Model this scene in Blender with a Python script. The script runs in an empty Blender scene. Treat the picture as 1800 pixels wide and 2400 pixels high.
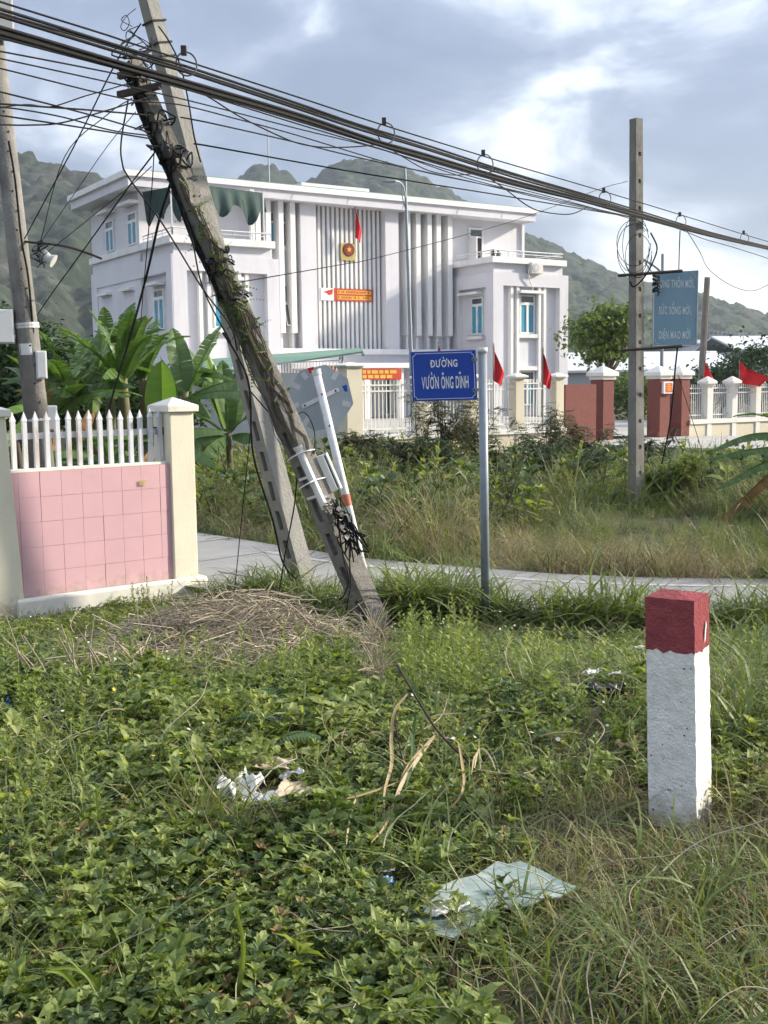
import bpy, math, random
import numpy as np
from mathutils import Vector, Matrix, noise
RND = random.Random(7)
scene = bpy.context.scene
COL = scene.collection

# ------------------------------------------------------------------ camera
FPX, CAM_Z, ROLL = 2620.0, 1.41, 0.012           # focal length in photo pixels (1800 x 2400), eye height, roll
PITCH = math.atan(300.0 / FPX)
CU0 = Vector((0, math.sin(PITCH), math.cos(PITCH)))
CF = Vector((0, math.cos(PITCH), -math.sin(PITCH)))
CR = Vector((1, 0, 0)) * math.cos(ROLL) - CU0 * math.sin(ROLL)
CU = Vector((1, 0, 0)) * math.sin(ROLL) + CU0 * math.cos(ROLL)
CC = Vector((0, 0, CAM_Z))
cam_data = bpy.data.cameras.new('camera')
cam = bpy.data.objects.new('camera', cam_data)
COL.objects.link(cam)
cam.matrix_world = Matrix(((CR.x, CU.x, -CF.x, 0), (CR.y, CU.y, -CF.y, 0), (CR.z, CU.z, -CF.z, CAM_Z), (0, 0, 0, 1)))
cam_data.sensor_fit = 'VERTICAL'
cam_data.sensor_height = 36.0
cam_data.lens = FPX / 2400 * 36
cam_data.clip_start = 0.05
cam_data.clip_end = 6000
scene.camera = cam

# ------------------------------------------------------------------ sky, sun, exposure
SUN_EL = math.radians(24)
SUN_H = Vector((0.976, 0.218, 0)).normalized()     # the sun stands to the right, a little ahead
world = bpy.data.worlds.new('World')
scene.world = world
world.use_nodes = True
wn, wl = world.node_tree.nodes, world.node_tree.links
wn.clear()
def wnode(t, **k):
    n = wn.new(t)
    for a, b in k.items():
        setattr(n, a, b)
    return n
w_out = wnode('ShaderNodeOutputWorld')
sky = wnode('ShaderNodeTexSky', sky_type='NISHITA', sun_disc=False)
sky.sun_elevation = SUN_EL
sky.sun_rotation = math.atan2(SUN_H.x, SUN_H.y)
sky.air_density, sky.dust_density = 1.0, 1.5
bg_sky = wnode('ShaderNodeBackground'); bg_sky.inputs[1].default_value = 0.12
wl.new(sky.outputs[0], bg_sky.inputs[0])
tc = wnode('ShaderNodeTexCoord')
sep = wnode('ShaderNodeSeparateXYZ'); wl.new(tc.outputs['Generated'], sep.inputs[0])
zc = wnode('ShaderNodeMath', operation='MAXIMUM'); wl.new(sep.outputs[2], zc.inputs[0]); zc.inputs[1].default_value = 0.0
cmb = wnode('ShaderNodeMapping'); wl.new(tc.outputs['Generated'], cmb.inputs[0])
cmb.inputs['Scale'].default_value = (1, 1, 1.7); cmb.inputs['Location'].default_value = (6.665, 13.7, 3.3)
n_big = wnode('ShaderNodeTexNoise'); wl.new(cmb.outputs[0], n_big.inputs['Vector'])
n_big.inputs['Scale'].default_value = 5.2; n_big.inputs['Detail'].default_value = 10; n_big.inputs['Roughness'].default_value = 0.52
n_big.inputs['Distortion'].default_value = 0.35
n_low = wnode('ShaderNodeTexNoise'); wl.new(cmb.outputs[0], n_low.inputs['Vector'])
n_low.inputs['Scale'].default_value = 2.0; n_low.inputs['Detail'].default_value = 2
mixn = wnode('ShaderNodeMath', operation='MULTIPLY_ADD'); wl.new(n_low.outputs[0], mixn.inputs[0]); mixn.inputs[1].default_value = 0.7
wl.new(n_big.outputs[0], mixn.inputs[2])
nrm = wnode('ShaderNodeMapRange'); wl.new(mixn.outputs[0], nrm.inputs[0]); nrm.inputs[1].default_value = 0.66; nrm.inputs[2].default_value = 1.10
ramp = wnode('ShaderNodeValToRGB'); wl.new(nrm.outputs[0], ramp.inputs[0])
cr = ramp.color_ramp
cr.elements[0].position = 0.10; cr.elements[0].color = (0.108, 0.132, 0.188, 1)
cr.elements[1].position = 0.94; cr.elements[1].color = (0.80, 0.80, 0.79, 1)
for p_, c_ in ((0.34, (0.135, 0.160, 0.218, 1)), (0.48, (0.185, 0.212, 0.270, 1)), (0.60, (0.30, 0.328, 0.385, 1)), (0.74, (0.48, 0.495, 0.52, 1))):
    e_ = cr.elements.new(p_); e_.color = c_
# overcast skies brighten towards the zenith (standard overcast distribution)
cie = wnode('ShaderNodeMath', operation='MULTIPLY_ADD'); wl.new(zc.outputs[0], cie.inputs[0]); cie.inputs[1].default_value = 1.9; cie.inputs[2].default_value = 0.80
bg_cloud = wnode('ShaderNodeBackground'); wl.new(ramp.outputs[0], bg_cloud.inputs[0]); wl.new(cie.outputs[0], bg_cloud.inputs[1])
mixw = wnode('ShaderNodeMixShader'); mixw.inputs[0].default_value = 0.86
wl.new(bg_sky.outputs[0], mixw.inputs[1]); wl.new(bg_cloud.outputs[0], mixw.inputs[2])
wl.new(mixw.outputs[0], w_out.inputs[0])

sun_d = bpy.data.lights.new('sun', 'SUN')
sun_d.energy = 4.0
sun_d.angle = math.radians(3.0)
sun_d.color = (1.0, 0.91, 0.76)
sun = bpy.data.objects.new('sun', sun_d)
COL.objects.link(sun)
sun_dir = (SUN_H * math.cos(SUN_EL) + Vector((0, 0, math.sin(SUN_EL)))).normalized()
sun.rotation_euler = sun_dir.to_track_quat('Z', 'Y').to_euler()
sun.location = sun_dir * 60

scene.view_settings.view_transform = 'Standard'
scene.view_settings.look = 'None'
scene.view_settings.gamma = 1.0
scene.view_settings.use_curve_mapping = False
scene.view_settings.exposure = 1.1
scene.cycles.max_bounces = 4
scene.cycles.diffuse_bounces = 2
scene.cycles.glossy_bounces = 2
scene.cycles.transmission_bounces = 3
scene.cycles.transparent_max_bounces = 4
scene.cycles.use_adaptive_sampling = True
scene.cycles.adaptive_threshold = 0.04
scene.cycles.debug_use_spatial_splits = True
scene.cycles.volume_bounces = 0
scene.cycles.use_denoising = True

HAZE = 0.00031
# ------------------------------------------------------------------ helpers
def V(*a): return Vector(a)
def ray(px, py):
    return CR * ((px - 900) / FPX) - CU * ((py - 1200) / FPX) + CF
def at(px, py, Y):
    """the point of the place seen at photo position px, py that lies Y metres ahead"""
    r = ray(px, py)
    return CC + r * (Y / r.y)
def on_z(px, py, z):
    r = ray(px, py)
    return CC + r * ((z - CAM_Z) / r.z)

ORG = {}
def tag(o, label=None, cat=None, group=None, kind=None):
    if label: o['label'] = label
    if cat: o['category'] = cat
    if group: o['group'] = group
    if kind: o['kind'] = kind
    return o
def thing(name, label, cat, loc, group=None, kind=None):
    o = bpy.data.objects.new(name, None)
    COL.objects.link(o)
    o.location = loc
    o.empty_display_size = 0.1
    ORG[o] = Vector(loc)
    return tag(o, label, cat, group, kind)

class MB:
    def __init__(s):
        s.v, s.f = [], []
    def add(s, vs, fs):
        b = len(s.v)
        s.v.extend(Vector(q) for q in vs)
        s.f.extend(tuple(i + b for i in q) for q in fs)
        return s
    def box(s, fr, a0, a1, b0, b1, c0, c1):
        vs = [fr(a, b, c) for c in (c0, c1) for b in (b0, b1) for a in (a0, a1)]
        return s.add(vs, [(0, 2, 3, 1), (4, 5, 7, 6), (0, 1, 5, 4), (2, 6, 7, 3), (0, 4, 6, 2), (1, 3, 7, 5)])
    def frustum(s, fr, a0, a1, b0, b1, c0, A0, A1, B0, B1, c1):
        vs = [fr(a, b, c0) for b in (b0, b1) for a in (a0, a1)] + [fr(a, b, c1) for b in (B0, B1) for a in (A0, A1)]
        return s.add(vs, [(0, 2, 3, 1), (4, 5, 7, 6), (0, 1, 5, 4), (2, 6, 7, 3), (0, 4, 6, 2), (1, 3, 7, 5)])
    def tube(s, pts, r0, r1=None, n=6, caps=True):
        pts = [Vector(p) for p in pts]
        m = len(pts)
        if callable(r0): rad = [r0(i / (m - 1)) for i in range(m)]
        else:
            r1 = r0 if r1 is None else r1
            rad = [r0 + (r1 - r0) * i / (m - 1) for i in range(m)]
        b = len(s.v)
        t0 = (pts[1] - pts[0]).normalized()
        x = t0.orthogonal().normalized()
        for i, p in enumerate(pts):
            t = (pts[min(i + 1, m - 1)] - pts[max(i - 1, 0)])
            t = t.normalized() if t.length > 1e-9 else t0
            x = (x - t * x.dot(t))
            x = x.normalized() if x.length > 1e-6 else t.orthogonal().normalized()
            y = t.cross(x)
            for k in range(n):
                a = 2 * math.pi * k / n
                s.v.append(p + (x * math.cos(a) + y * math.sin(a)) * rad[i])
        for i in range(m - 1):
            for k in range(n):
                k2 = (k + 1) % n
                s.f.append((b + i * n + k, b + i * n + k2, b + (i + 1) * n + k2, b + (i + 1) * n + k))
        if caps:
            s.f.append(tuple(b + k for k in range(n - 1, -1, -1)))
            s.f.append(tuple(b + (m - 1) * n + k for k in range(n)))
        return s
    def prism(s, poly, ext):
        ext = Vector(ext); n = len(poly)
        vs = [Vector(p) for p in poly] + [Vector(p) + ext for p in poly]
        fs = [tuple(range(n - 1, -1, -1)), tuple(range(n, 2 * n))]
        fs += [(i, (i + 1) % n, n + (i + 1) % n, n + i) for i in range(n)]
        return s.add(vs, fs)
    def ribbon(s, pts, w, side=None, fold=0.0):
        """a tapering leaf or blade along pts; w(t) half width"""
        pts = [Vector(p) for p in pts]; m = len(pts); b = len(s.v)
        for i, p in enumerate(pts):
            t = (pts[min(i + 1, m - 1)] - pts[max(i - 1, 0)]).normalized()
            sd = side if side is not None else V(0, 0, 1)
            x = t.cross(sd)
            x = x.normalized() if x.length > 1e-5 else t.orthogonal().normalized()
            up = x.cross(t)
            ww = w(i / (m - 1))
            s.v += [p - x * ww + up * ww * fold, p.copy(), p + x * ww + up * ww * fold]
        for i in range(m - 1):
            q = b + 3 * i
            s.f += [(q, q + 1, q + 4, q + 3), (q + 1, q + 2, q + 5, q + 4)]
        return s
    def leaf(s, base, d, up, L, w, droop=0.2, fold=0.25):
        d = d.normalized(); x = d.cross(up)
        x = x.normalized() if x.length > 1e-5 else d.orthogonal().normalized()
        n = x.cross(d)
        b = len(s.v)
        s.v += [Vector(base)]
        for t, k in ((0.33, 0.92), (0.68, 0.72)):
            c = base + d * L * t + n * L * (0.06 * math.sin(t * 3.1) - droop * t * t * t)
            s.v += [c - x * w * k + n * w * fold * k, c, c + x * w * k + n * w * fold * k]
        s.v += [base + d * L - n * L * droop]
        s.f += [(b, b + 2, b + 1), (b, b + 3, b + 2), (b + 1, b + 2, b + 5, b + 4), (b + 2, b + 3, b + 6, b + 5), (b + 4, b + 5, b + 7), (b + 5, b + 6, b + 7)]
        return s
    def mesh(s, name, off=Vector((0, 0, 0))):
        me = bpy.data.meshes.new(name)
        me.from_pydata([tuple(q - off) for q in s.v], [], s.f)
        me.update()
        return me
    def build(s, name, mat, parent=None, smooth=False, bevel=0.0):
        if parent is None:
            lo = Vector([min(q[i] for q in s.v) for i in range(3)]); hi = Vector([max(q[i] for q in s.v) for i in range(3)])
            off = Vector(((lo.x + hi.x) / 2, (lo.y + hi.y) / 2, lo.z))
        else:
            off = ORG[parent]
        me = s.mesh(name, off)
        me.materials.append(mat)
        if smooth:
            me.polygons.foreach_set('use_smooth', [True] * len(me.polygons))
        o = bpy.data.objects.new(name, me)
        COL.objects.link(o)
        ORG[o] = off
        if parent is None: o.location = off
        else: o.parent = parent
        if bevel:
            md = o.modifiers.new('bevel', 'BEVEL'); md.width = bevel; md.segments = 2; md.limit_method = 'ANGLE'
        return o

def spline(pts, n=6):
    """Catmull-Rom through the points"""
    pts = [Vector(p) for p in pts]
    if len(pts) < 3:
        return [pts[0].lerp(pts[-1], i / n) for i in range(n + 1)]
    P = [pts[0] * 2 - pts[1]] + pts + [pts[-1] * 2 - pts[-2]]
    out = []
    for i in range(1, len(P) - 2):
        for k in range(n):
            t = k / n
            a, b, c, d = P[i - 1], P[i], P[i + 1], P[i + 2]
            out.append(0.5 * ((2 * b) + (c - a) * t + (2 * a - 5 * b + 4 * c - d) * t * t + (3 * b - a - 3 * c + d) * t ** 3))
    out.append(pts[-1])
    return out
W = lambda x, y, z: Vector((x, y, z))
def frame(o, ax, ay, az=Vector((0, 0, 1))):
    o, ax, ay, az = Vector(o), Vector(ax), Vector(ay), Vector(az)
    return lambda a, b, c: o + ax * a + ay * b + az * c
def sstep(a, b, x):
    t = min(1, max(0, (x - a) / (b - a))); return t * t * (3 - 2 * t)
def nz(x, y, s=1.0, o=0.0): return noise.noise(Vector((x * s, y * s, o)))

# ------------------------------------------------------------------ materials
MATS = {}
def mat(name, c1, c2=None, rough=0.75, scale=6.0, bump=0.15, bscale=60.0, metal=0.0, stain=None, stain_amt=0.5, stain_scale=1.5, stretch=None, spec=0.3):
    """surface colour drifting between c1 and c2 with noise, fine relief, and stains with a shape of their own"""
    if name in MATS: return MATS[name]
    m = bpy.data.materials.new(name); m.use_nodes = True
    nt = m.node_tree; N, L = nt.nodes, nt.links
    b = N['Principled BSDF']
    b.inputs['Roughness'].default_value = rough
    b.inputs['Metallic'].default_value = metal
    b.inputs['Specular IOR Level'].default_value = spec
    c2 = c2 or tuple(x * 0.86 for x in c1)
    t = N.new('ShaderNodeTexCoord')
    vec = t.outputs['Object']
    n1 = N.new('ShaderNodeTexNoise'); n1.inputs['Scale'].default_value = scale; n1.inputs['Detail'].default_value = 6; n1.inputs['Roughness'].default_value = 0.62
    L.new(vec, n1.inputs['Vector'])
    rp = N.new('ShaderNodeMapRange'); rp.inputs[1].default_value = 0.32; rp.inputs[2].default_value = 0.68
    L.new(n1.outputs[0], rp.inputs[0])
    mx = N.new('ShaderNodeMix'); mx.data_type = 'RGBA'
    mx.inputs[6].default_value = (*c1, 1); mx.inputs[7].default_value = (*c2, 1)
    L.new(rp.outputs[0], mx.inputs[0])
    col = mx.outputs[2]
    if stain:
        mp = N.new('ShaderNodeMapping'); L.new(vec, mp.inputs[0])
        mp.inputs['Scale'].default_value = stretch or (1, 1, 1)
        n2 = N.new('ShaderNodeTexNoise'); n2.inputs['Scale'].default_value = stain_scale; n2.inputs['Detail'].default_value = 8; n2.inputs['Roughness'].default_value = 0.7
        L.new(mp.outputs[0], n2.inputs['Vector'])
        r2 = N.new('ShaderNodeMapRange'); r2.inputs[1].default_value = 0.5; r2.inputs[2].default_value = 0.72; r2.inputs[4].default_value = stain_amt
        L.new(n2.outputs[0], r2.inputs[0])
        m2 = N.new('ShaderNodeMix'); m2.data_type = 'RGBA'
        L.new(r2.outputs[0], m2.inputs[0]); L.new(col, m2.inputs[6]); m2.inputs[7].default_value = (*stain, 1)
        col = m2.outputs[2]
    L.new(col, b.inputs['Base Color'])
    if bump:
        n3 = N.new('ShaderNodeTexNoise'); n3.inputs['Scale'].default_value = bscale; n3.inputs['Detail'].default_value = 4
        L.new(vec, n3.inputs['Vector'])
        bp = N.new('ShaderNodeBump'); bp.inputs['Strength'].default_value = bump; bp.inputs['Distance'].default_value = 0.02
        L.new(n3.outputs[0], bp.inputs['Height']); L.new(bp.outputs[0], b.inputs['Normal'])
    MATS[name] = m
    return m
def leafmat(name, cols, rough=0.5, trans=0.3, tcol=None, noise_scale=0):
    """foliage: colour picked per leaf and per plant, some light passing through"""
    if name in MATS: return MATS[name]
    m = bpy.data.materials.new(name); m.use_nodes = True
    nt = m.node_tree; N, L = nt.nodes, nt.links
    b = N['Principled BSDF']; b.inputs['Roughness'].default_value = rough; b.inputs['Specular IOR Level'].default_value = 0.35
    g = N.new('ShaderNodeNewGeometry'); oi = N.new('ShaderNodeObjectInfo')
    a = N.new('ShaderNodeMath'); a.operation = 'MULTIPLY_ADD'; L.new(g.outputs['Random Per Island'], a.inputs[0]); a.inputs[1].default_value = 0.5
    h = N.new('ShaderNodeMath'); h.operation = 'MULTIPLY'; L.new(oi.outputs['Random'], h.inputs[0]); h.inputs[1].default_value = 0.5
    L.new(h.outputs[0], a.inputs[2])
    pn = N.new('ShaderNodeTexNoise'); pn.inputs['Scale'].default_value = 0.9; pn.inputs['Detail'].default_value = 3; L.new(oi.outputs['Location'], pn.inputs['Vector'])
    pm = N.new('ShaderNodeMath'); pm.operation = 'MULTIPLY_ADD'; L.new(pn.outputs[0], pm.inputs[0]); pm.inputs[1].default_value = 1.3; pm.inputs[2].default_value = -0.65
    pa = N.new('ShaderNodeMath'); pa.operation = 'ADD'; L.new(pm.outputs[0], pa.inputs[0]); L.new(a.outputs[0], pa.inputs[1])
    rp = N.new('ShaderNodeValToRGB'); L.new(pa.outputs[0], rp.inputs[0])
    e = rp.color_ramp.elements
    e[0].position = 0.1; e[0].color = (*cols[0], 1); e[1].position = 0.9; e[1].color = (*cols[-1], 1)
    for i, c in enumerate(cols[1:-1]):
        q = e.new(0.1 + 0.8 * (i + 1) / (len(cols) - 1)); q.color = (*c, 1)
    L.new(rp.outputs[0], b.inputs['Base Color'])
    tr = N.new('ShaderNodeBsdfTranslucent')
    hs = N.new('ShaderNodeMix'); hs.data_type = 'RGBA'; hs.blend_type = 'MULTIPLY'; hs.inputs[0].default_value = 1.0
    L.new(rp.outputs[0], hs.inputs[6]); hs.inputs[7].default_value = (*(tcol or (1.5, 1.5, 0.6)), 1)
    L.new(hs.outputs[2], tr.inputs[0])
    ms = N.new('ShaderNodeMixShader'); ms.inputs[0].default_value = trans
    L.new(b.outputs[0], ms.inputs[1]); L.new(tr.outputs[0], ms.inputs[2])
    L.new(ms.outputs[0], N['Material Output'].inputs[0])
    MATS[name] = m
    return m

m_soil = mat('soil', (0.075, 0.065, 0.04), (0.05, 0.06, 0.025), 0.95, 1.5, 0.6, 25, stain=(0.16, 0.13, 0.08), stain_amt=0.6, stain_scale=2.5)
m_road = mat('road_concrete', (0.31, 0.305, 0.295), (0.24, 0.235, 0.225), 0.9, 1.2, 0.25, 90, stain=(0.17, 0.15, 0.12), stain_amt=0.65, stain_scale=0.9)
m_line = mat('pale_lane_line', (0.5, 0.49, 0.47), (0.29, 0.285, 0.275), 0.8, 9, 0.1)
m_yard = mat('yard_concrete', (0.42, 0.41, 0.38), (0.34, 0.33, 0.31), 0.9, 0.8, 0.1)
m_lav = mat('lavender_render', (0.675, 0.665, 0.70), (0.625, 0.615, 0.65), 0.85, 0.6, 0.08, 30, stain=(0.48, 0.47, 0.50), stain_amt=0.5, stain_scale=0.9, stretch=(1, 1, 0.12))
m_trim = mat('white_trim', (0.80, 0.79, 0.78), (0.74, 0.73, 0.73), 0.8, 1.0, 0.06, 30, stain=(0.52, 0.51, 0.48), stain_amt=0.5, stain_scale=1.1, stretch=(1, 1, 0.15))
m_green_rim = mat('green_roof_sheet', (0.16, 0.28, 0.20), (0.13, 0.23, 0.17), 0.6, 1.0, 0.1)
m_frame = mat('white_window_frame', (0.78, 0.79, 0.78), None, 0.5, 3, 0.02)
m_pane = mat('window_pane', (0.10, 0.12, 0.12), (0.06, 0.075, 0.08), 0.12, 0.6, 0.0, spec=0.6)
m_blue_pane = mat('blue_shutter_pane', (0.04, 0.30, 0.44), (0.035, 0.26, 0.39), 0.35, 0.8, 0.0, spec=0.5)
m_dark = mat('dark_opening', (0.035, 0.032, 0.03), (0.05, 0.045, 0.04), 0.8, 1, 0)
m_rail = mat('pale_metal_rail', (0.62, 0.62, 0.62), None, 0.45, 5, 0.02, metal=0.2)
m_tarp = mat('green_tarpaulin', (0.010, 0.034, 0.030), (0.016, 0.046, 0.04), 0.7, 2, 0.2, 12)
m_red = mat('red_cloth', (0.62, 0.014, 0.02), (0.5, 0.01, 0.016), 0.7, 6, 0.1, 200)
m_orange = mat('banner_red', (0.52, 0.06, 0.02), (0.45, 0.04, 0.02), 0.6, 4, 0.03)
m_yellow = mat('banner_yellow', (0.72, 0.44, 0.06), (0.6, 0.36, 0.05), 0.6, 10, 0.03)
m_gold = mat('emblem_gold', (0.50, 0.40, 0.13), (0.4, 0.31, 0.1), 0.5, 8, 0.05)
m_maroon = mat('emblem_red', (0.28, 0.025, 0.02), None, 0.5, 8, 0.05)
m_cream = mat('cream_render', (0.66, 0.60, 0.46), (0.60, 0.54, 0.42), 0.85, 1.5, 0.08, 40, stain=(0.42, 0.38, 0.3), stain_amt=0.4, stain_scale=1.0, stretch=(1, 1, 0.3))
m_creamw = mat('white_fence_paint', (0.76, 0.74, 0.68), (0.68, 0.66, 0.6), 0.8, 2, 0.05, stain=(0.5, 0.48, 0.42), stain_amt=0.4, stain_scale=1.2)
m_sidewall = mat('grey_plaster', (0.52, 0.52, 0.50), (0.46, 0.46, 0.44), 0.9, 0.8, 0.1, 40, stain=(0.36, 0.35, 0.32), stain_amt=0.45, stain_scale=0.8, stretch=(1, 1, 0.4))
m_granite = mat('red_granite', (0.20, 0.06, 0.045), (0.16, 0.048, 0.038), 0.5, 10, 0.05)
m_stone = mat('grey_rubble_stone', (0.30, 0.29, 0.27), (0.22, 0.215, 0.2), 0.9, 3, 0.5, 20)
m_mortar = mat('mortar', (0.2, 0.19, 0.175), None, 0.95, 6, 0.3)
m_pillar = mat('pale_cream_pillar_paint', (0.72, 0.68, 0.54), (0.66, 0.62, 0.49), 0.8, 2.5, 0.12, 60, stain=(0.45, 0.42, 0.34), stain_amt=0.35, stain_scale=1.6, stretch=(1, 1, 0.35))
m_pcap = mat('white_pillar_cap', (0.74, 0.72, 0.64), (0.66, 0.64, 0.57), 0.8, 4, 0.1, stain=(0.4, 0.38, 0.33), stain_amt=0.3, stain_scale=3)
m_pink = mat('pink_glazed_tile', (0.62, 0.385, 0.415), (0.58, 0.355, 0.385), 0.5, 3, 0.05, 80, stain=(0.52, 0.33, 0.345), stain_amt=0.4, stain_scale=2.2, spec=0.4)
m_grout = mat('pink_grout', (0.47, 0.29, 0.315), None, 0.9, 8, 0.1)
m_picket = mat('rusty_white_picket', (0.66, 0.67, 0.69), (0.56, 0.57, 0.6), 0.6, 4, 0.1, 60, stain=(0.30, 0.15, 0.07), stain_amt=0.75, stain_scale=5, stretch=(1, 1, 0.3))
m_conc = mat('pole_concrete', (0.26, 0.25, 0.225), (0.17, 0.162, 0.145), 0.92, 4, 0.5, 45, stain=(0.05, 0.046, 0.04), stain_amt=0.75, stain_scale=3.0, stretch=(1, 1, 0.25))
m_conc2 = mat('pale_pole_concrete', (0.32, 0.315, 0.29), (0.24, 0.235, 0.215), 0.92, 4, 0.45, 45, stain=(0.1, 0.095, 0.08), stain_amt=0.55, stain_scale=2.0, stretch=(1, 1, 0.2))
m_conc3 = mat('old_dark_pole_concrete', (0.245, 0.232, 0.21), (0.15, 0.14, 0.125), 0.95, 5, 0.6, 40, stain=(0.03, 0.027, 0.022), stain_amt=0.85, stain_scale=2.6, stretch=(1, 1, 0.2))
m_black = mat('black_cable', (0.010, 0.010, 0.011), (0.016, 0.016, 0.017), 0.7, 20, 0.05, spec=0.12)
m_grey_wire = mat('grey_wire', (0.09, 0.09, 0.095), (0.06, 0.06, 0.065), 0.6, 20, 0.05)
m_pvc = mat('white_pvc', (0.70, 0.70, 0.69), (0.6, 0.6, 0.59), 0.45, 5, 0.03, stain=(0.3, 0.28, 0.24), stain_amt=0.5, stain_scale=4)
m_boxgrey = mat('pale_grey_box_paint', (0.62, 0.63, 0.63), (0.56, 0.57, 0.57), 0.5, 5, 0.03)
m_signback = mat('bare_aluminium_sign_back', (0.36, 0.40, 0.44), (0.30, 0.34, 0.38), 0.5, 3, 0.05, metal=0.15)
m_post = mat('painted_steel_post', (0.70, 0.71, 0.72), (0.6, 0.61, 0.63), 0.5, 6, 0.05, stain=(0.35, 0.22, 0.14), stain_amt=0.4, stain_scale=6)
m_redband = mat('faded_red_band', (0.45, 0.12, 0.07), (0.5, 0.2, 0.14), 0.7, 9, 0.05)
m_galv = mat('galvanised_steel', (0.25, 0.285, 0.32), (0.20, 0.235, 0.27), 0.5, 14, 0.06, 160, metal=0.35, stain=(0.36, 0.39, 0.41), stain_amt=0.5, stain_scale=12, stretch=(1, 1, 0.1))
m_signblue = mat('blue_sign_face', (0.005, 0.055, 0.36), (0.005, 0.048, 0.33), 0.4, 3, 0.02, spec=0.4)
m_signwhite = mat('white_sign_lettering', (0.78, 0.79, 0.80), None, 0.5, 5, 0.02)
m_board = mat('faded_blue_board', (0.20, 0.32, 0.40), (0.17, 0.28, 0.36), 0.6, 3, 0.03)
m_boardtext = mat('faded_board_lettering', (0.58, 0.64, 0.67), None, 0.6, 5, 0.02)
m_rust = mat('rusty_bar', (0.07, 0.05, 0.042), (0.045, 0.033, 0.03), 0.8, 10, 0.2)
m_wood = mat('grey_timber', (0.22, 0.2, 0.17), (0.15, 0.135, 0.115), 0.9, 5, 0.4, 30)
m_bark = mat('bark', (0.13, 0.10, 0.075), (0.08, 0.065, 0.05), 0.95, 6, 0.5, 25)
m_shed = mat('white_sheet_roof', (0.62, 0.64, 0.66), (0.54, 0.56, 0.58), 0.5, 0.3, 0.02)
m_shed2 = mat('grey_cladding', (0.40, 0.41, 0.43), (0.34, 0.35, 0.37), 0.7, 0.3, 0.02)
m_ac = mat('ac_casing', (0.70, 0.68, 0.62), None, 0.5, 4, 0.02)
m_straw = leafmat('dry_straw', [(0.25, 0.2, 0.14), (0.37, 0.31, 0.22), (0.48, 0.42, 0.32)], 0.8, 0.1, (1, 0.9, 0.7))
m_reed = leafmat('dead_reed_leaf', [(0.30, 0.20, 0.10), (0.42, 0.33, 0.2), (0.5, 0.45, 0.32)], 0.7, 0.25, (1, 0.9, 0.7))
m_reedg = leafmat('green_reed_leaf', [(0.06, 0.12, 0.035), (0.11, 0.17, 0.06)], 0.5, 0.3)
m_leaf = leafmat('creeping_leaf', [(0.10, 0.148, 0.034), (0.165, 0.215, 0.055), (0.235, 0.28, 0.085), (0.33, 0.365, 0.14)], 0.5, 0.38)
m_leafd = leafmat('dark_weed_leaf', [(0.045, 0.08, 0.022), (0.075, 0.115, 0.034), (0.11, 0.155, 0.055)], 0.5, 0.25)
m_leafl = leafmat('bright_weed_leaf', [(0.12, 0.18, 0.03), (0.18, 0.24, 0.045), (0.25, 0.31, 0.075)], 0.45, 0.35)
m_grass = leafmat('green_grass', [(0.095, 0.135, 0.038), (0.155, 0.20, 0.06), (0.23, 0.265, 0.10)], 0.5, 0.3)
m_grassy = leafmat('yellowing_grass', [(0.15, 0.155, 0.06), (0.23, 0.215, 0.095), (0.33, 0.29, 0.16)], 0.6, 0.25, (1.2, 1.1, 0.6))
m_grassd = leafmat('dry_grass', [(0.19, 0.145, 0.085), (0.29, 0.225, 0.135), (0.40, 0.33, 0.21)], 0.75, 0.2, (1.1, 1, 0.7))
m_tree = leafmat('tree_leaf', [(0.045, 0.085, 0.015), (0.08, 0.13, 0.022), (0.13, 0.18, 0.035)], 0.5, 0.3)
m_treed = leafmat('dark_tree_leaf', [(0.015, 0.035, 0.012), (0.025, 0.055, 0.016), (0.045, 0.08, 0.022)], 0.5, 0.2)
m_shrub = leafmat('brownish_shrub_leaf', [(0.06, 0.065, 0.032), (0.09, 0.10, 0.045), (0.13, 0.13, 0.065)], 0.6, 0.25)
m_cassia = leafmat('yellow_green_bush_leaf', [(0.09, 0.14, 0.02), (0.16, 0.2, 0.025), (0.26, 0.26, 0.03)], 0.5, 0.35)
m_ban = leafmat('banana_leaf', [(0.06, 0.115, 0.028), (0.085, 0.15, 0.04), (0.13, 0.20, 0.065)], 0.36, 0.3, (1.6, 1.7, 0.5))
m_banl = leafmat('young_banana_leaf', [(0.10, 0.19, 0.025), (0.14, 0.24, 0.035)], 0.36, 0.45, (1.5, 1.6, 0.5))
m_band = leafmat('withered_banana_leaf', [(0.16, 0.09, 0.03), (0.27, 0.17, 0.07)], 0.8, 0.2, (1.1, 0.9, 0.6))
m_banstem = mat('banana_stem', (0.13, 0.14, 0.06), (0.10, 0.08, 0.04), 0.7, 4, 0.2, stain=(0.2, 0.13, 0.07), stain_amt=0.7, stain_scale=4, stretch=(1, 1, 0.3))
m_white_petal = leafmat('white_petal', [(0.7, 0.7, 0.66), (0.78, 0.77, 0.72)], 0.6, 0.3, (1, 1, 1))
m_yel_petal = leafmat('yellow_petal', [(0.7, 0.5, 0.02), (0.75, 0.6, 0.05)], 0.6, 0.2, (1, 1, 1))
m_pinkbloom = leafmat('pink_seed_head', [(0.3, 0.16, 0.12), (0.4, 0.24, 0.18)], 0.7, 0.2, (1, 1, 1))

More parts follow.
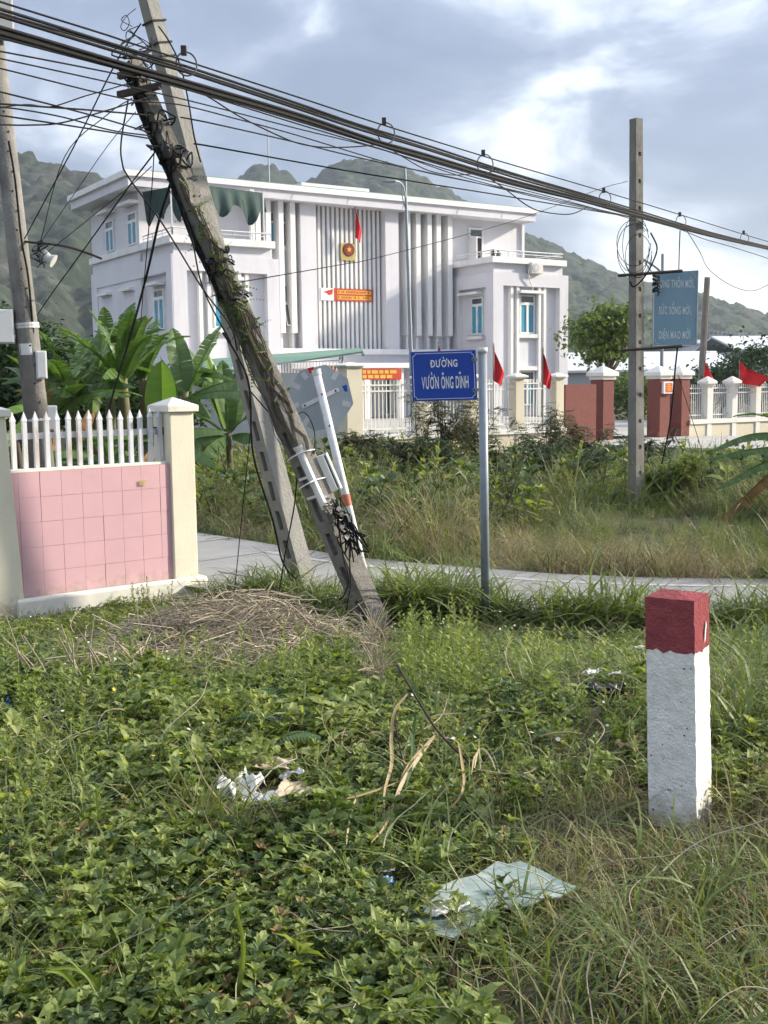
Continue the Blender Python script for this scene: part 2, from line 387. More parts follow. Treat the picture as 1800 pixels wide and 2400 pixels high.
# ------------------------------------------------------------------ ground, road
def gz(x, y):
    z = -0.38 * sstep(4.2, 7.6, y)
    z += -0.14 * sstep(14, 26, y) * (1 - sstep(0, 4, x)) - 0.45 * sstep(13, 27, y) * sstep(0, 4, x)
    near = 1 - sstep(9, 13, y)
    z += near * (0.06 * nz(x, y, 0.9, 3.1) + 0.03 * nz(x, y, 2.3, 8.0)) * (1 if y < 7.5 else 0.4)
    z += 0.16 * math.exp(-((x + 0.95) / 0.8) ** 2 - ((y - 6.8) / 0.6) ** 2)          # the straw lies on a low heap of earth
    wl_ = (x + 2.88) * 0.627 - (y - 8.87) * 0.779
    if x < -0.9 and -0.6 < wl_ < 1.0: z -= 0.08 * (1 - sstep(0.35, 1.0, wl_))
    fence = (x + 0.693) * 0.544 - (y - 28.0) * 0.839
    if fence < 0.0: z = -0.36
    return z
def make_ground():
    xs = sorted(set([-1500, -700, -300, -140, -70, -40, -26, -18] + [i * 0.5 for i in range(-26, 41)] + [24, 30, 45, 80, 160, 350, 800, 1500]))
    ys = sorted(set([-60, -20, -6] + [-3 + i * 0.25 for i in range(0, 70)] + [15 + i * 0.5 for i in range(0, 56)] + [45, 55, 70, 100, 160, 260, 420, 700, 1100, 1600]))
    vs = [(x, y, gz(x, y)) for y in ys for x in xs]
    n = len(xs)
    fs = [(j * n + i, j * n + i + 1, (j + 1) * n + i + 1, (j + 1) * n + i) for j in range(len(ys) - 1) for i in range(n - 1)]
    return MB().add(vs, fs)
g = make_ground().build('ground', m_soil, None, True)
tag(g, 'uneven earth ground under weeds and grass', 'ground', kind='structure')

ROAD_Z = -0.33
far_edge = [(-30, 40), (-14, 24.5), (-8, 18.9), (-4.6, 15.6), (-2.35, 13.4), (-0.95, 11.9), (-0.14, 11.1), (0.98, 10.4), (1.93, 9.95), (3.33, 9.7), (6.5, 9.5), (16, 9.1), (40, 8.0)]
fe = spline([V(x, y, 0) for x, y in far_edge], 8)
def road_side(i):
    t = (fe[min(i + 1, len(fe) - 1)] - fe[max(i - 1, 0)]).normalized()
    return V(t.y, -t.x, 0)
def road_strip(o0, o1, z, i0=0, i1=None):
    mb = MB(); i1 = len(fe) if i1 is None else i1; vs = []
    for i in range(i0, i1):
        s = road_side(i)
        for o in (o0, o1):
            q = fe[i] + s * o
            vs.append((q.x, q.y, z))
    n = i1 - i0
    return mb.add(vs, [(2 * k, 2 * k + 1, 2 * k + 3, 2 * k + 2) for k in range(n - 1)])
road_o = road_strip(0, 2.12, ROAD_Z).build('road', m_road)
tag(road_o, 'narrow grey concrete lane bending behind the leaning poles', 'road', kind='structure')
tag(road_strip(0.35, 0.43, ROAD_Z + 0.004, 40, 96).build('lane_strip', m_line), 'thin pale line along the concrete lane', 'road marking', kind='structure')  # thin pale strip just above the lane, near its far edge

for i in range(30, len(fe) - 6, 5):          # slab joints across the lane
    q0, q1, sd_ = fe[i] + road_side(i) * 0.02, fe[i] + road_side(i) * 2.1, V(road_side(i).y, -road_side(i).x, 0) * 0.011
    z_ = ROAD_Z + 0.003
    MB().add([(q.x, q.y, z_) for q in (q0 - sd_, q0 + sd_, q1 + sd_, q1 - sd_)], [(0, 1, 2, 3)]).build('slab_joint', m_mortar, road_o)
# ------------------------------------------------------------------ hills
def worley(x, y, cell, seed):
    ix, iy = np.floor(x / cell), np.floor(y / cell)
    best = np.full(x.shape, 9.0); hid = np.zeros(x.shape)
    for ox in (-1, 0, 1):
        for oy in (-1, 0, 1):
            cx, cy = ix + ox, iy + oy
            h1 = np.modf(np.abs(np.sin(cx * 127.1 + cy * 311.7 + seed) * 43758.5453))[0]
            h2 = np.modf(np.abs(np.sin(cx * 269.5 + cy * 183.3 + seed) * 43758.5453))[0]
            d = np.hypot(cx + h1 - x / cell, cy + h2 - y / cell)
            better = d < best
            hid = np.where(better, h2, hid); best = np.where(better, d, best)
    return best, hid
def hill(name, label, Y, prof, front, back, x0, x1, step, rows, cell, height, seed, m):
    px = np.array([q[0] for q in prof], float); py = np.array([q[1] for q in prof], float)
    hx = (px - 900) / FPX * Y
    hzv = CAM_Z + ((911 - 0.012 * px) - py) / FPX * Y
    xs = np.arange(x0, x1, step)
    t = np.concatenate([np.linspace(0, 1, rows), np.linspace(1.04, 1.5, 12)])
    X, T = np.meshgrid(xs, t)
    ridge = np.interp(X, hx, hzv)
    D = np.where(T <= 1, front + (Y - front) * T, Y + (back - Y) * (T - 1) / 0.5)
    X2 = X * (0.35 + 0.65 * D / Y)
    prof_t = np.where(T <= 1, (D / Y) * np.clip(T, 0, 1) ** 0.9, np.clip(1 - (T - 1) * 1.6, 0, 1))
    Z = ridge * prof_t
    wob = np.sin(X * 0.021 + seed) * np.sin(D * 0.017 + seed * 2) + 0.6 * np.sin(X * 0.05 + D * 0.03 + seed) + 0.4 * np.sin(X * 0.09 - D * 0.07)
    Z = Z + wob * ridge * 0.045 * np.sin(np.clip(T, 0, 1) * math.pi)
    gul = np.abs(np.sin(X * 0.055 + 0.9 * np.sin(D * 0.021 + seed) + seed)) + 0.5 * np.abs(np.sin(X * 0.13 + 1.3 * np.sin(D * 0.045) + 2 * seed))
    Z = Z - (1.0 - gul) * 6.0 * np.sin(np.clip(T, 0, 1) * math.pi) ** 0.8
    d1, h1 = worley(X2 + 3 * np.sin(D * 0.3), D + 3 * np.sin(X * 0.23), cell, seed)
    d2, h2 = worley(X2 + 31, D + 17, cell * 0.42, seed + 5)
    Z = Z + height * (0.4 + 0.6 * h1) * np.clip(1 - d1 ** 2 * 1.4, -0.3, 1) + height * 0.35 * np.clip(1 - d2 ** 2 * 1.4, -0.3, 1) - height * 0.95
    vs = np.stack([X2, D, Z - 0.4], -1).reshape(-1, 3)
    n = len(xs); r = len(t)
    idx = np.arange(n * r).reshape(r, n)
    fs = np.stack([idx[:-1, :-1], idx[:-1, 1:], idx[1:, 1:], idx[1:, :-1]], -1).reshape(-1, 4)
    me = bpy.data.meshes.new(name)
    me.from_pydata(vs.tolist(), [], fs.tolist()); me.update()
    me.polygons.foreach_set('use_smooth', [True] * len(me.polygons))
    me.materials.append(m)
    o = bpy.data.objects.new(name, me); COL.objects.link(o)
    tag(o, label, 'hill', kind='structure')
    return o
m_hill = mat('forest_hillside', (0.014, 0.022, 0.012), (0.026, 0.036, 0.019), 0.95, 0.12, 0.6, 0.5, stain=(0.085, 0.075, 0.066), stain_amt=0.7, stain_scale=0.03)
m_hill2 = mat('forest_hillside_far', (0.014, 0.023, 0.012), (0.026, 0.038, 0.019), 0.95, 0.12, 0.6, 0.5, stain=(0.045, 0.055, 0.03), stain_amt=0.5, stain_scale=0.02)
def crowns(m, scale):
    """each tree crown keeps a green of its own"""
    nt = m.node_tree; N, L = nt.nodes, nt.links
    b = N['Principled BSDF']; old = b.inputs['Base Color'].links[0].from_socket
    vo = N.new('ShaderNodeTexVoronoi'); vo.inputs['Scale'].default_value = scale
    t = N.new('ShaderNodeTexCoord'); L.new(t.outputs['Object'], vo.inputs['Vector'])
    sp = N.new('ShaderNodeSeparateColor'); L.new(vo.outputs['Color'], sp.inputs[0])
    mr = N.new('ShaderNodeMapRange'); mr.inputs[3].default_value = 0.6; mr.inputs[4].default_value = 1.55; L.new(sp.outputs[0], mr.inputs[0])
    mx = N.new('ShaderNodeVectorMath'); mx.operation = 'SCALE'; L.new(old, mx.inputs[0]); L.new(mr.outputs[0], mx.inputs['Scale'])
    L.new(mx.outputs[0], b.inputs['Base Color'])
crowns(m_hill, 0.22); crowns(m_hill2, 0.2)
hill('hill', 'wooded hill slope behind the left utility pole', 430, [(-900, 260), (-300, 320), (-60, 350), (40, 364), (110, 374), (177, 398), (250, 410), (300, 440), (380, 520), (480, 640), (600, 760), (760, 870), (1200, 905)],
     150, 620, -330, 60, 1.7, 190, 5.0, 4.2, 1.3, m_hill)
hill('hill', 'wooded hill sloping down to the right behind the office building', 640, [(-300, 560), (200, 520), (480, 475), (560, 440), (590, 418), (612, 402), (640, 396), (675, 408), (700, 428), (730, 440), (755, 424), (795, 394), (835, 384), (900, 388), (960, 402), (1010, 430), (1060, 458), (1140, 507), (1226, 552), (1319, 588), (1429, 637), (1480, 657), (1636, 690), (1800, 738), (2000, 800), (2300, 870)],
     230, 900, -260, 330, 2.0, 190, 6.0, 4.8, 4.7, m_hill2)

# ------------------------------------------------------------------ lettering
GLYPHS = {}
def glyph(ch, bold):
    if (ch, bold) not in GLYPHS:
        cu = bpy.data.curves.new('lettering', 'FONT'); cu.body = ch; cu.offset = bold; cu.resolution_u = 4
        o = bpy.data.objects.new('lettering', cu); COL.objects.link(o)
        dg = bpy.context.evaluated_depsgraph_get(); dg.update()
        me = o.evaluated_get(dg).to_mesh()
        GLYPHS[(ch, bold)] = ([q.co.copy() for q in me.vertices], [tuple(q.vertices) for q in me.polygons])
        o.evaluated_get(dg).to_mesh_clear()
        bpy.data.objects.remove(o); bpy.data.curves.remove(cu)
    return GLYPHS[(ch, bold)]
# letter, marks: - stroke, ' horn, ` grave, / acute, ^ circumflex, ~ tilde, . dot below
ACCENT = {'Đ': ('D', '-'), 'Ư': ('U', "'"), 'Ờ': ('O', "'`"), 'Ớ': ('O', "'/"), 'Ứ': ('U', "'/"), 'Ô': ('O', '^'), 'Ố': ('O', '^/'), 'Ĩ': ('I', '~'), 'Ệ': ('E', '^.'), 'Ạ': ('A', '.')}
def text_mb(body, fr, a0, a1, c0, cap, bold=0.0, out=0.003):
    """letters fitted between a0 and a1 on the base line c0, cap height cap; fr(a, b, c) with b towards the viewer"""
    V2, F2, x = [], [], 0.0
    st = 0.055 + bold
    def bar(xa, ya, xb, yb, w):
        d = Vector((xb - xa, yb - ya)).normalized(); n_ = Vector((-d.y, d.x)) * w
        k = len(V2); V2.extend([(xa + n_.x, ya + n_.y), (xa - n_.x, ya - n_.y), (xb - n_.x, yb - n_.y), (xb + n_.x, yb + n_.y)]); F2.append((k, k + 1, k + 2, k + 3))
    for ch in body:
        if ch == ' ': x += 0.34; continue
        base, marks = ACCENT.get(ch, (ch, ''))
        vs, fs = glyph(base, bold)
        x0, x1 = min(q.x for q in vs), max(q.x for q in vs); k = len(V2)
        V2.extend((q.x - x0 + x, q.y) for q in vs); F2.extend(tuple(i + k for i in q) for q in fs)
        w = x1 - x0; c = x + w / 2; top = 0.80
        for m_ in marks:
            if m_ == '-': bar(x - 0.1, 0.36, x + 0.24, 0.36, st * 0.8)
            if m_ == "'": bar(x + w - 0.06, 0.66, x + w + 0.10, 0.70, st * 0.8); bar(x + w + 0.07, 0.66, x + w + 0.11, 0.84, st * 0.7)
            if m_ == '^': bar(c - 0.16, top, c, top + 0.14, st * 0.75); bar(c, top + 0.14, c + 0.16, top, st * 0.75); top += 0.16
            if m_ == '`': bar(c - 0.14, top + 0.18, c + 0.06, top, st * 0.8)
            if m_ == '/': bar(c - 0.04 + (0.1 if '^' in marks else 0), top, c + 0.14 + (0.1 if '^' in marks else 0), top + 0.17, st * 0.8)
            if m_ == '~': bar(c - 0.18, top + 0.02, c - 0.06, top + 0.12, st * 0.7); bar(c - 0.06, top + 0.12, c + 0.06, top + 0.04, st * 0.7); bar(c + 0.06, top + 0.04, c + 0.18, top + 0.14, st * 0.7)
            if m_ == '.': bar(c - 0.055, -0.17, c + 0.055, -0.17, 0.055)
        x += w + 0.13 + (0.1 if "'" in marks else 0)
    x -= 0.13
    return MB().add([fr(a0 + qx / x * (a1 - a0), out + 0.0003 * (i % 3), c0 + qy / 0.70 * cap) for i, (qx, qy) in enumerate(V2)], F2)

# ------------------------------------------------------------------ office building
BU, BN = V(0.839, 0.544, 0), V(0.544, -0.839, 0)
BO = V(-10.892, 51.551, 0)
Bf = frame(BO, BU, BN)                       # s along the facade, d out of it, z up
bld = thing('office_building', 'three-storey lavender and white office building with tall white slats and flat roof', 'building', Bf(11.2, -3, -0.36))
def bp(name, m, *boxes, parent=None, bevel=0.0):
    mb = MB()
    for q in boxes: mb.box(Bf, *q)
    return mb.build(name, m, parent or bld, bevel=bevel)
bp('wall', m_lav, (0, 22.4, -6.5, 0, -0.36, 10.17))
# stepped blocks at both ends, each with a framed recess
BLK = {}
for k, s0 in enumerate((0.0, 17.39)):
    L = s0; Rr = s0 + 5.1
    lo_d = -6.7 if k == 0 else 0.002
    blk = bp('wing_wall', m_lav, (L + 0.25, Rr - 0.02, lo_d if k == 0 else 0.002, 3.35, -0.36, 7.03))
    bp('wing_frame', m_lav, (L, L + 0.66, 3.35, 3.7, -0.36, 7.03), (Rr - 0.6, Rr, 3.35, 3.7, -0.36, 7.03), (L + 0.66, Rr - 0.6, 3.35, 3.7, 6.36, 7.03))
    bp('parapet', m_lav, (L + 0.12, Rr - 0.3, lo_d + 0.02, 3.56, 7.032, 7.5))
    bp('parapet_band', m_trim, (L - 0.12, Rr - 0.2, lo_d, 3.8, 7.5, 7.8))
    if k == 0:
        bp('side_frame', m_lav, (L - 0.05, L + 0.25, 3.1, 3.69, -0.36, 7.02), (L - 0.05, L + 0.25, -6.7, -5.85, -0.36, 7.02), (L - 0.05, L + 0.25, -5.85, 3.1, 6.3, 7.02))
    else:
        bp('side_frame', m_lav, (L, L + 0.25, 3.1, 3.35, -0.36, 7.02), (L, L + 0.25, 0.002, 0.75, -0.36, 7.02), (L, L + 0.25, 0.75, 3.1, 6.3, 7.02))
def window_front(s0, s1, d, z0, z1, zt=None, blue=True, leaves=2):
    """a framed window facing the street: frame, leaves or panes and a transom light"""
    fw = 0.07
    bs = [(s0, s0 + fw, d, d + 0.09, z0, z1), (s1 - fw, s1, d, d + 0.09, z0, z1), (s0 + fw, s1 - fw, d, d + 0.09, z1 - fw, z1), (s0 + fw, s1 - fw, d, d + 0.09, z0, z0 + fw)]
    if zt: bs.append((s0 + fw, s1 - fw, d, d + 0.088, zt - fw, zt + fw))
    top = (zt - fw) if zt else z1 - fw
    if leaves == 2:
        c = (s0 + s1) / 2
        bs.append((c - 0.07, c + 0.07, d, d + 0.086, z0 + fw, top))
    w = bp('window', m_frame, *bs)
    if zt: bp('pane', m_pane, (s0 + fw, s1 - fw, d + 0.01, d + 0.03, zt + fw, z1 - fw), parent=w)
    cuts = [(s0 + fw, (s0 + s1) / 2 - 0.07), ((s0 + s1) / 2 + 0.07, s1 - fw)] if leaves == 2 else [(s0 + fw, s1 - fw)]
    for a, b in cuts:
        bp('pane', m_blue_pane if blue else m_pane, (a + 0.02, b - 0.02, d + 0.01, d + 0.04, z0 + fw, top), parent=w)
    return w
def window_side(s, d0, d1, z0, z1, zt):
    """a framed window in the wall facing left"""
    fw = 0.07; c = (d0 + d1) / 2; s1 = s - 0.09
    w = bp('window', m_frame, (s1, s, d0, d0 + fw, z0, z1), (s1, s, d1 - fw, d1, z0, z1), (s1, s, d0 + fw, d1 - fw, z1 - fw, z1), (s1, s, d0 + fw, d1 - fw, z0, z0 + fw),
           (s1 + 0.002, s, d0 + fw, d1 - fw, zt - fw, zt + fw), (s1 + 0.004, s, c - 0.07, c + 0.07, z0 + fw, zt - fw))
    bp('pane', m_pane, (s - 0.03, s - 0.01, d0 + fw, d1 - fw, zt + fw, z1 - fw), parent=w)
    for a, b in ((d0 + fw, c - 0.07), (c + 0.07, d1 - fw)):
        bp('pane', m_blue_pane, (s - 0.04, s - 0.01, a + 0.02, b - 0.02, z0 + fw, zt - fw), parent=w)
for o in (0.0, 17.39):
    for a in (1.22, 1.62, 3.10, 3.46):
        bp('fin', m_trim, (o + a, o + a + 0.17, 3.352, 3.62, -0.36, 6.36))
    window_front(o + 2.0, o + 3.0, 3.352, 3.95, 5.95, 5.5)
    bp('window_hood', m_trim, (o + 1.72, o + 3.28, 3.352, 3.85, 6.02, 6.16))
    bp('window_sill', m_trim, (o + 1.8, o + 3.09, 3.352, 3.6, 3.72, 3.93))
    bp('spandrel', m_lav, (o + 1.8, o + 3.09, 3.352, 3.42, 2.25, 3.72))
    bp('window_sill', m_trim, (o + 1.8, o + 3.09, 3.352, 3.6, 2.03, 2.25))
    window_front(o + 2.0, o + 3.0, 3.352, 0.2, 2.0, 1.5)
window_side(17.64, 1.6, 2.6, 3.92, 5.85, 5.45)
bp('window_hood', m_trim, (17.2, 17.66, 0.85, 2.55, 6.0, 6.12))
bp('window_sill', m_trim, (17.4, 17.66, 1.4, 2.7, 3.68, 3.85))
for a in (1.0, -2.2, -5.2):
    window_side(0.25, a, a + 1.15, 3.92, 5.7, 5.3)
    bp('window_hood', m_trim, (-0.25, 0.25, a - 0.15, a + 1.3, 5.85, 5.98))
for a in (-4.25, -1.25):
    window_side(-0.002, a, a + 1.1, 7.85, 9.3, 9.25 - 0.35)
    bp('window_hood', m_trim, (-0.45, -0.002, a - 0.3, a + 1.3, 9.62, 9.76))
# centre: pilasters, slats, fins and narrow windows
for a, b in ((7.97, 8.84), (12.88, 13.68)):
    bp('pilaster', m_lav, (a, b, 0.002, 0.6, 3.18, 10.17))
for k in range(15):
    a = 8.9 + k * 0.267
    bp('slat', m_trim, (a, a + 0.135, 0.02, 0.2, 3.18, 10.17))
for a in (5.55, 6.1): bp('fin', m_trim, (a, a + 0.26, 0.002, 0.62, 7.42, 10.17))
for a in (6.78, 7.42): bp('fin', m_trim, (a, a + 0.26, 0.002, 0.62, 3.93, 10.17), (a + 0.08, a + 0.2, 0.002, 0.4, 3.18, 3.93))
for a in (14.14, 14.78, 15.5, 16.08, 16.82): bp('fin', m_trim, (a, a + 0.27, 0.002, 0.62, 3.9, 10.17), (a + 0.09, a + 0.21, 0.002, 0.4, 3.18, 3.9))
def ring_frame(s0, s1, z0, z1, fw, d0, d1):
    """a window frame as one closed ring"""
    vs = [Bf(a, d, z) for d in (d0, d1) for a, z in ((s0, z0), (s1, z0), (s1, z1), (s0, z1), (s0 + fw, z0 + fw), (s1 - fw, z0 + fw), (s1 - fw, z1 - fw), (s0 + fw, z1 - fw))]
    fs = []
    for i in range(4):
        j = (i + 1) % 4
        fs += [(8 + i, 8 + j, 12 + j, 12 + i), (i, 4 + i, 4 + j, j), (i, j, 8 + j, 8 + i), (4 + i, 12 + i, 12 + j, 4 + j)]
    return MB().add(vs, fs).build('window', m_frame, bld)
def narrow_bay(s0, s1, upper_teal):
    bp('sill_band', m_trim, (s0 - 0.08, s1 + 0.08, 0.002, 0.14, 7.95, 8.1))
    w = ring_frame(s0, s1, 8.1, 9.7, 0.05, 0.002, 0.1)
    bp('transom', m_frame, (s0 + 0.05, s1 - 0.05, 0.002, 0.095, 9.2, 9.28), parent=w)
    bp('pane', m_pane, (s0 + 0.05, s1 - 0.05, 0.01, 0.03, 9.28, 9.65), parent=w)
    bp('pane', m_blue_pane if upper_teal else m_dark, (s0 + 0.05, s1 - 0.05, 0.01, 0.032, 8.15, 9.2), parent=w)
    w = bp('window', m_frame, (s0, s0 + 0.05, 0.002, 0.1, 5.45, 6.3), (s1 - 0.05, s1, 0.002, 0.1, 5.45, 6.3), (s0 + 0.05, s1 - 0.05, 0.002, 0.1, 6.24, 6.3), (s0, s1, 0.002, 0.12, 5.37, 5.45))
    bp('sill', m_frame, (s0, s1, 0.002, 0.12, 4.15, 4.23), parent=w)
    bp('pane', m_pane, (s0 + 0.05, s1 - 0.05, 0.01, 0.03, 5.45, 6.24), parent=w)
    bp('opening', m_dark, (s0, s1, 0.004, 0.012, 4.23, 5.37), parent=w)
    # the lower sash is pushed open, hinged at its top edge
    ang = math.radians(17)
    sf = frame(Bf(0, 0.1, 5.37), BU, BN * math.cos(ang) + V(0, 0, 1) * math.sin(ang), V(0, 0, -1) * math.cos(ang) + BN * math.sin(ang))
    mb = MB()
    for q in ((s0, s0 + 0.05, 0, 0.04, 0, 1.15), (s1 - 0.05, s1, 0, 0.04, 0, 1.15), (s0 + 0.05, s1 - 0.05, 0, 0.04, 0, 0.06), (s0 + 0.05, s1 - 0.05, 0, 0.04, 1.08, 1.15)): mb.box(sf, *q)
    ss = mb.build('sash', m_frame, w)
    MB().box(sf, s0 + 0.05, s1 - 0.05, 0.01, 0.03, 0.06, 1.08).build('sash_pane', m_pane, w)
for a, b, teal in ((6.5, 6.85, True), (7.2, 7.5, False), (8.12, 8.46, False), (14.2, 14.62, False), (14.95, 15.2, True), (15.55, 15.9, False), (16.85, 17.18, False)):
    narrow_bay(a, b, teal)
bp('ledge', m_trim, (5.12, 17.38, 0.002, 0.95, 2.9, 3.178))
bp('ledge_soffit', m_lav, (5.3, 17.3, 0.002, 0.75, 2.45, 2.898))
bp('porch_roof', m_trim, (7.2, 14.4, 0.76, 2.9, 2.2, 2.44))
for a in (7.4, 10.2, 12.2, 14.0): bp('porch_column', m_trim, (a, a + 0.3, 2.4, 2.7, -0.36, 2.2))
for a in (8.2, 10.8, 13.0): window_front(a, a + 1.0, 0.004, -0.2, 1.9, None, False)
# upper storey behind the right-hand terrace: door standing open
d = bp('door_frame', m_frame, (18.6, 18.7, 0.002, 0.1, 7.2, 9.75), (19.5, 19.6, 0.002, 0.1, 7.2, 9.75), (18.7, 19.5, 0.002, 0.1, 9.65, 9.75), (18.7, 19.5, 0.002, 0.1, 9.22, 9.3))
bp('pane', m_pane, (18.7, 19.5, 0.01, 0.03, 9.3, 9.65), parent=d)
bp('opening', m_dark, (18.7, 19.5, 0.004, 0.02, 7.2, 9.22), parent=d)
bp('door', m_frame, (18.6, 18.66, 0.1, 0.75, 7.2, 9.2), parent=d)
bp('corner_pipe', m_trim, (22.3, 22.46, 0.002, 0.12, 7.2, 10.1))
def railing(name, pts, z0, z1, step):
    mb = MB()
    for (a, b) in zip(pts[:-1], pts[1:]):
        A, B_ = Vector((*a, 0)), Vector((*b, 0)); n = max(2, int((B_ - A).length / step))
        mb.tube([Bf(a[0], a[1], z1), Bf(b[0], b[1], z1)], 0.035, n=5)
        mb.tube([Bf(a[0], a[1], (z0 + z1) / 2 + 0.03), Bf(b[0], b[1], (z0 + z1) / 2 + 0.03)], 0.018, n=4)
        for i in range(n + 1):
            q = A.lerp(B_, i / n); mb.tube([Bf(q.x, q.y, z0), Bf(q.x, q.y, z1)], 0.022, n=4)
    return mb.build(name, m_rail, bld)
railing('terrace_railing', [(17.5, 0.3), (17.5, 3.6), (22.2, 3.6), (22.2, 0.1)], 7.8, 8.14, 0.9)
railing('terrace_railing', [(0.1, 0.2), (0.1, 3.6), (4.8, 3.6)], 7.8, 8.14, 0.9)
# roof
roof = bp('roof', m_lav, (-0.85, 22.45, -6.9, 1.08, 10.172, 10.58))
bp('roof_cap', m_trim, (-1.0, 22.6, -7.0, 1.2, 10.582, 10.84), parent=roof)
bp('roof_rim', m_green_rim, (0.4, 21.8, -6.4, 0.7, 10.842, 10.97), parent=roof)
bp('roof_box', m_trim, (8.3, 12.2, -3.0, 0.2, 10.972, 11.22), parent=roof)
for a in (7.2, 10.3, 13.6, 17.0, 20.0):
    MB().box(frame(Bf(a, 1.081, 10.2), BU, BN, V(0, 0, 1) + BU * 0.35), 0, 0.06, 0, 0.012, 0.02, 0.3).build('drain_mark', m_sidewall, roof)
# canvas hung over the left terrace
def tarp(s0, s1, d0, d1, z0, z1, seed):
    vs, fs = [], []; n, m = 26, 8
    for j in range(m + 1):
        for i in range(n + 1):
            a = i / n; b = j / m
            drop = (z1 - z0) * b * (0.55 + 0.45 * math.sin(a * 9 + seed) ** 2 * b + 0.3 * nz(a * 3, seed))
            vs.append(Bf(s0 + (s1 - s0) * a, d0 + (d1 - d0) * a + 0.12 * math.sin(a * 34 + seed) * b + 0.3 * b, z1 - drop))
    for j in range(m):
        for i in range(n):
            q = j * (n + 1) + i
            fs.append((q, q + 1, q + n + 2, q + n + 1))
    return MB().add(vs, fs)
tarp(0.05, 0.9, 0.4, 3.3, 8.55, 10.05, 1.0).build('tarpaulin', m_tarp, bld, True)
tarp(0.9, 4.9, 3.4, 2.7, 8.6, 10.08, 4.0).build('tarpaulin', m_tarp, bld, True)
bp('tarpaulin_pole', m_rail, (0.08, 0.14, 3.5, 3.56, 7.8, 10.1)); bp('tarpaulin_pole', m_rail, (4.5, 4.56, 3.4, 3.46, 7.8, 10.0))
bp('terrace_post', m_trim, (4.2, 4.4, 2.6, 2.8, 7.8, 10.17))
# emblem, banner and flag on the slats
emb = thing('wall_emblem', 'gold square emblem with red disc and star on the white slats', 'emblem', Bf(10.86, 0.62, 7.4))
pts = []
for k in range(48):
    a = 2 * math.pi * k / 48
    r = 0.44 / max(abs(math.cos(a)), abs(math.sin(a))) ** 0.8 + 0.025 * math.sin(a * 14)
    pts.append(Bf(10.86 + r * math.cos(a), 0.205, 8.02 + r * 0.98 * math.sin(a)))
MB().prism(pts, BN * 0.06).build('plaque', m_gold, emb)
def disc(r, d0, d1, n=28): return MB().prism([Bf(10.88 + r * math.cos(2 * math.pi * k / n), d0, 8.12 + r * math.sin(2 * math.pi * k / n)) for k in range(n)], BN * (d1 - d0))
disc(0.33, 0.267, 0.285).build('ring', m_dark, emb); disc(0.28, 0.287, 0.305).build('disc', m_maroon, emb)
MB().prism([Bf(10.88 + (0.17 if k % 2 == 0 else 0.07) * math.sin(math.pi * k / 5), 0.307, 8.13 + (0.17 if k % 2 == 0 else 0.07) * math.cos(math.pi * k / 5)) for k in range(10)], BN * 0.02).build('star', m_yellow, emb)
def Bg(a_, b_, c_): return Bf(a_ + 0.25, b_, c_)
ban = thing('slogan_banner', 'red banner with yellow lettering strips and white end on the slats', 'banner', Bg(10.6, 0.6, 5.6))
MB().box(Bg, 9.75, 12.05, 0.210, 0.235, 5.58, 6.2).build('red_cloth', m_orange, ban)
MB().box(Bg, 9.0, 9.748, 0.210, 0.235, 5.58, 6.2).build('white_cloth', m_frame, ban)
MB().prism([Bg(9.12, 0.237, 5.98), Bg(9.3, 0.237, 6.05), Bg(9.7, 0.237, 6.15), Bg(9.66, 0.237, 5.9), Bg(9.45, 0.237, 5.84), Bg(9.35, 0.237, 5.95)], BN * 0.006).build('printed_shape', m_orange, ban)
for z in (5.66, 5.93):
    MB().box(Bg, 9.95, 11.95, 0.237, 0.242, z, z + 0.19).build('lettering_strip', m_yellow, ban)
    mb = MB(); r = random.Random(int(z * 100)); a = 10.0
    while a < 11.85:
        w_ = r.uniform(0.04, 0.08)
        if r.random() < 0.82: mb.box(Bg, a, a + w_, 0.244, 0.247, z + 0.05, z + 0.14 + r.uniform(0, 0.02))
        a += w_ + 0.03
    mb.build('lettering', m_orange, ban)

def flag(label, top, w, h, pole_len, ax, lean=0.0, seed=0.0, fold=0.5):
    """a red flag hanging limp from the top of a thin pole"""
    top = Vector(top)
    t = thing('red_flag', label, 'flag', top - V(0, 0, pole_len), 'red flags')
    MB().tube([top - V(0, 0, pole_len), top + V(lean * 0.02, 0, 0.03)], 0.014, n=6).build('flag_pole', m_wood, t)
    n, m = 12, 14; vs, fs = [], []
    for j in range(m + 1):
        for i in range(n + 1):
            a, b = i / n, j / m
            ww = w * (0.12 + 0.88 * min(1, b * 1.7)) * (1 - 0.3 * max(0, b - 0.55) / 0.45)
            vs.append(top + Vector(ax) * (a * ww + 0.012) + V(0, 0, -h * b - 0.28 * h * a * (1 - 0.4 * b)) + V(0.4, -1, 0) * (0.16 * w * fold * math.sin(a * 8 + b * 3 + seed)))
    for j in range(m):
        for i in range(n):
            q = j * (n + 1) + i; fs.append((q, q + 1, q + n + 2, q + n + 1))
    MB().add(vs, fs).build('cloth', m_red, t, True)
    return t
flag('tall narrow red flag hanging in front of the white slats', Bf(10.98, 0.75, 10.3), 0.42, 1.6, 2.4, BU * 0.98, 0, 1.2, 1.0)

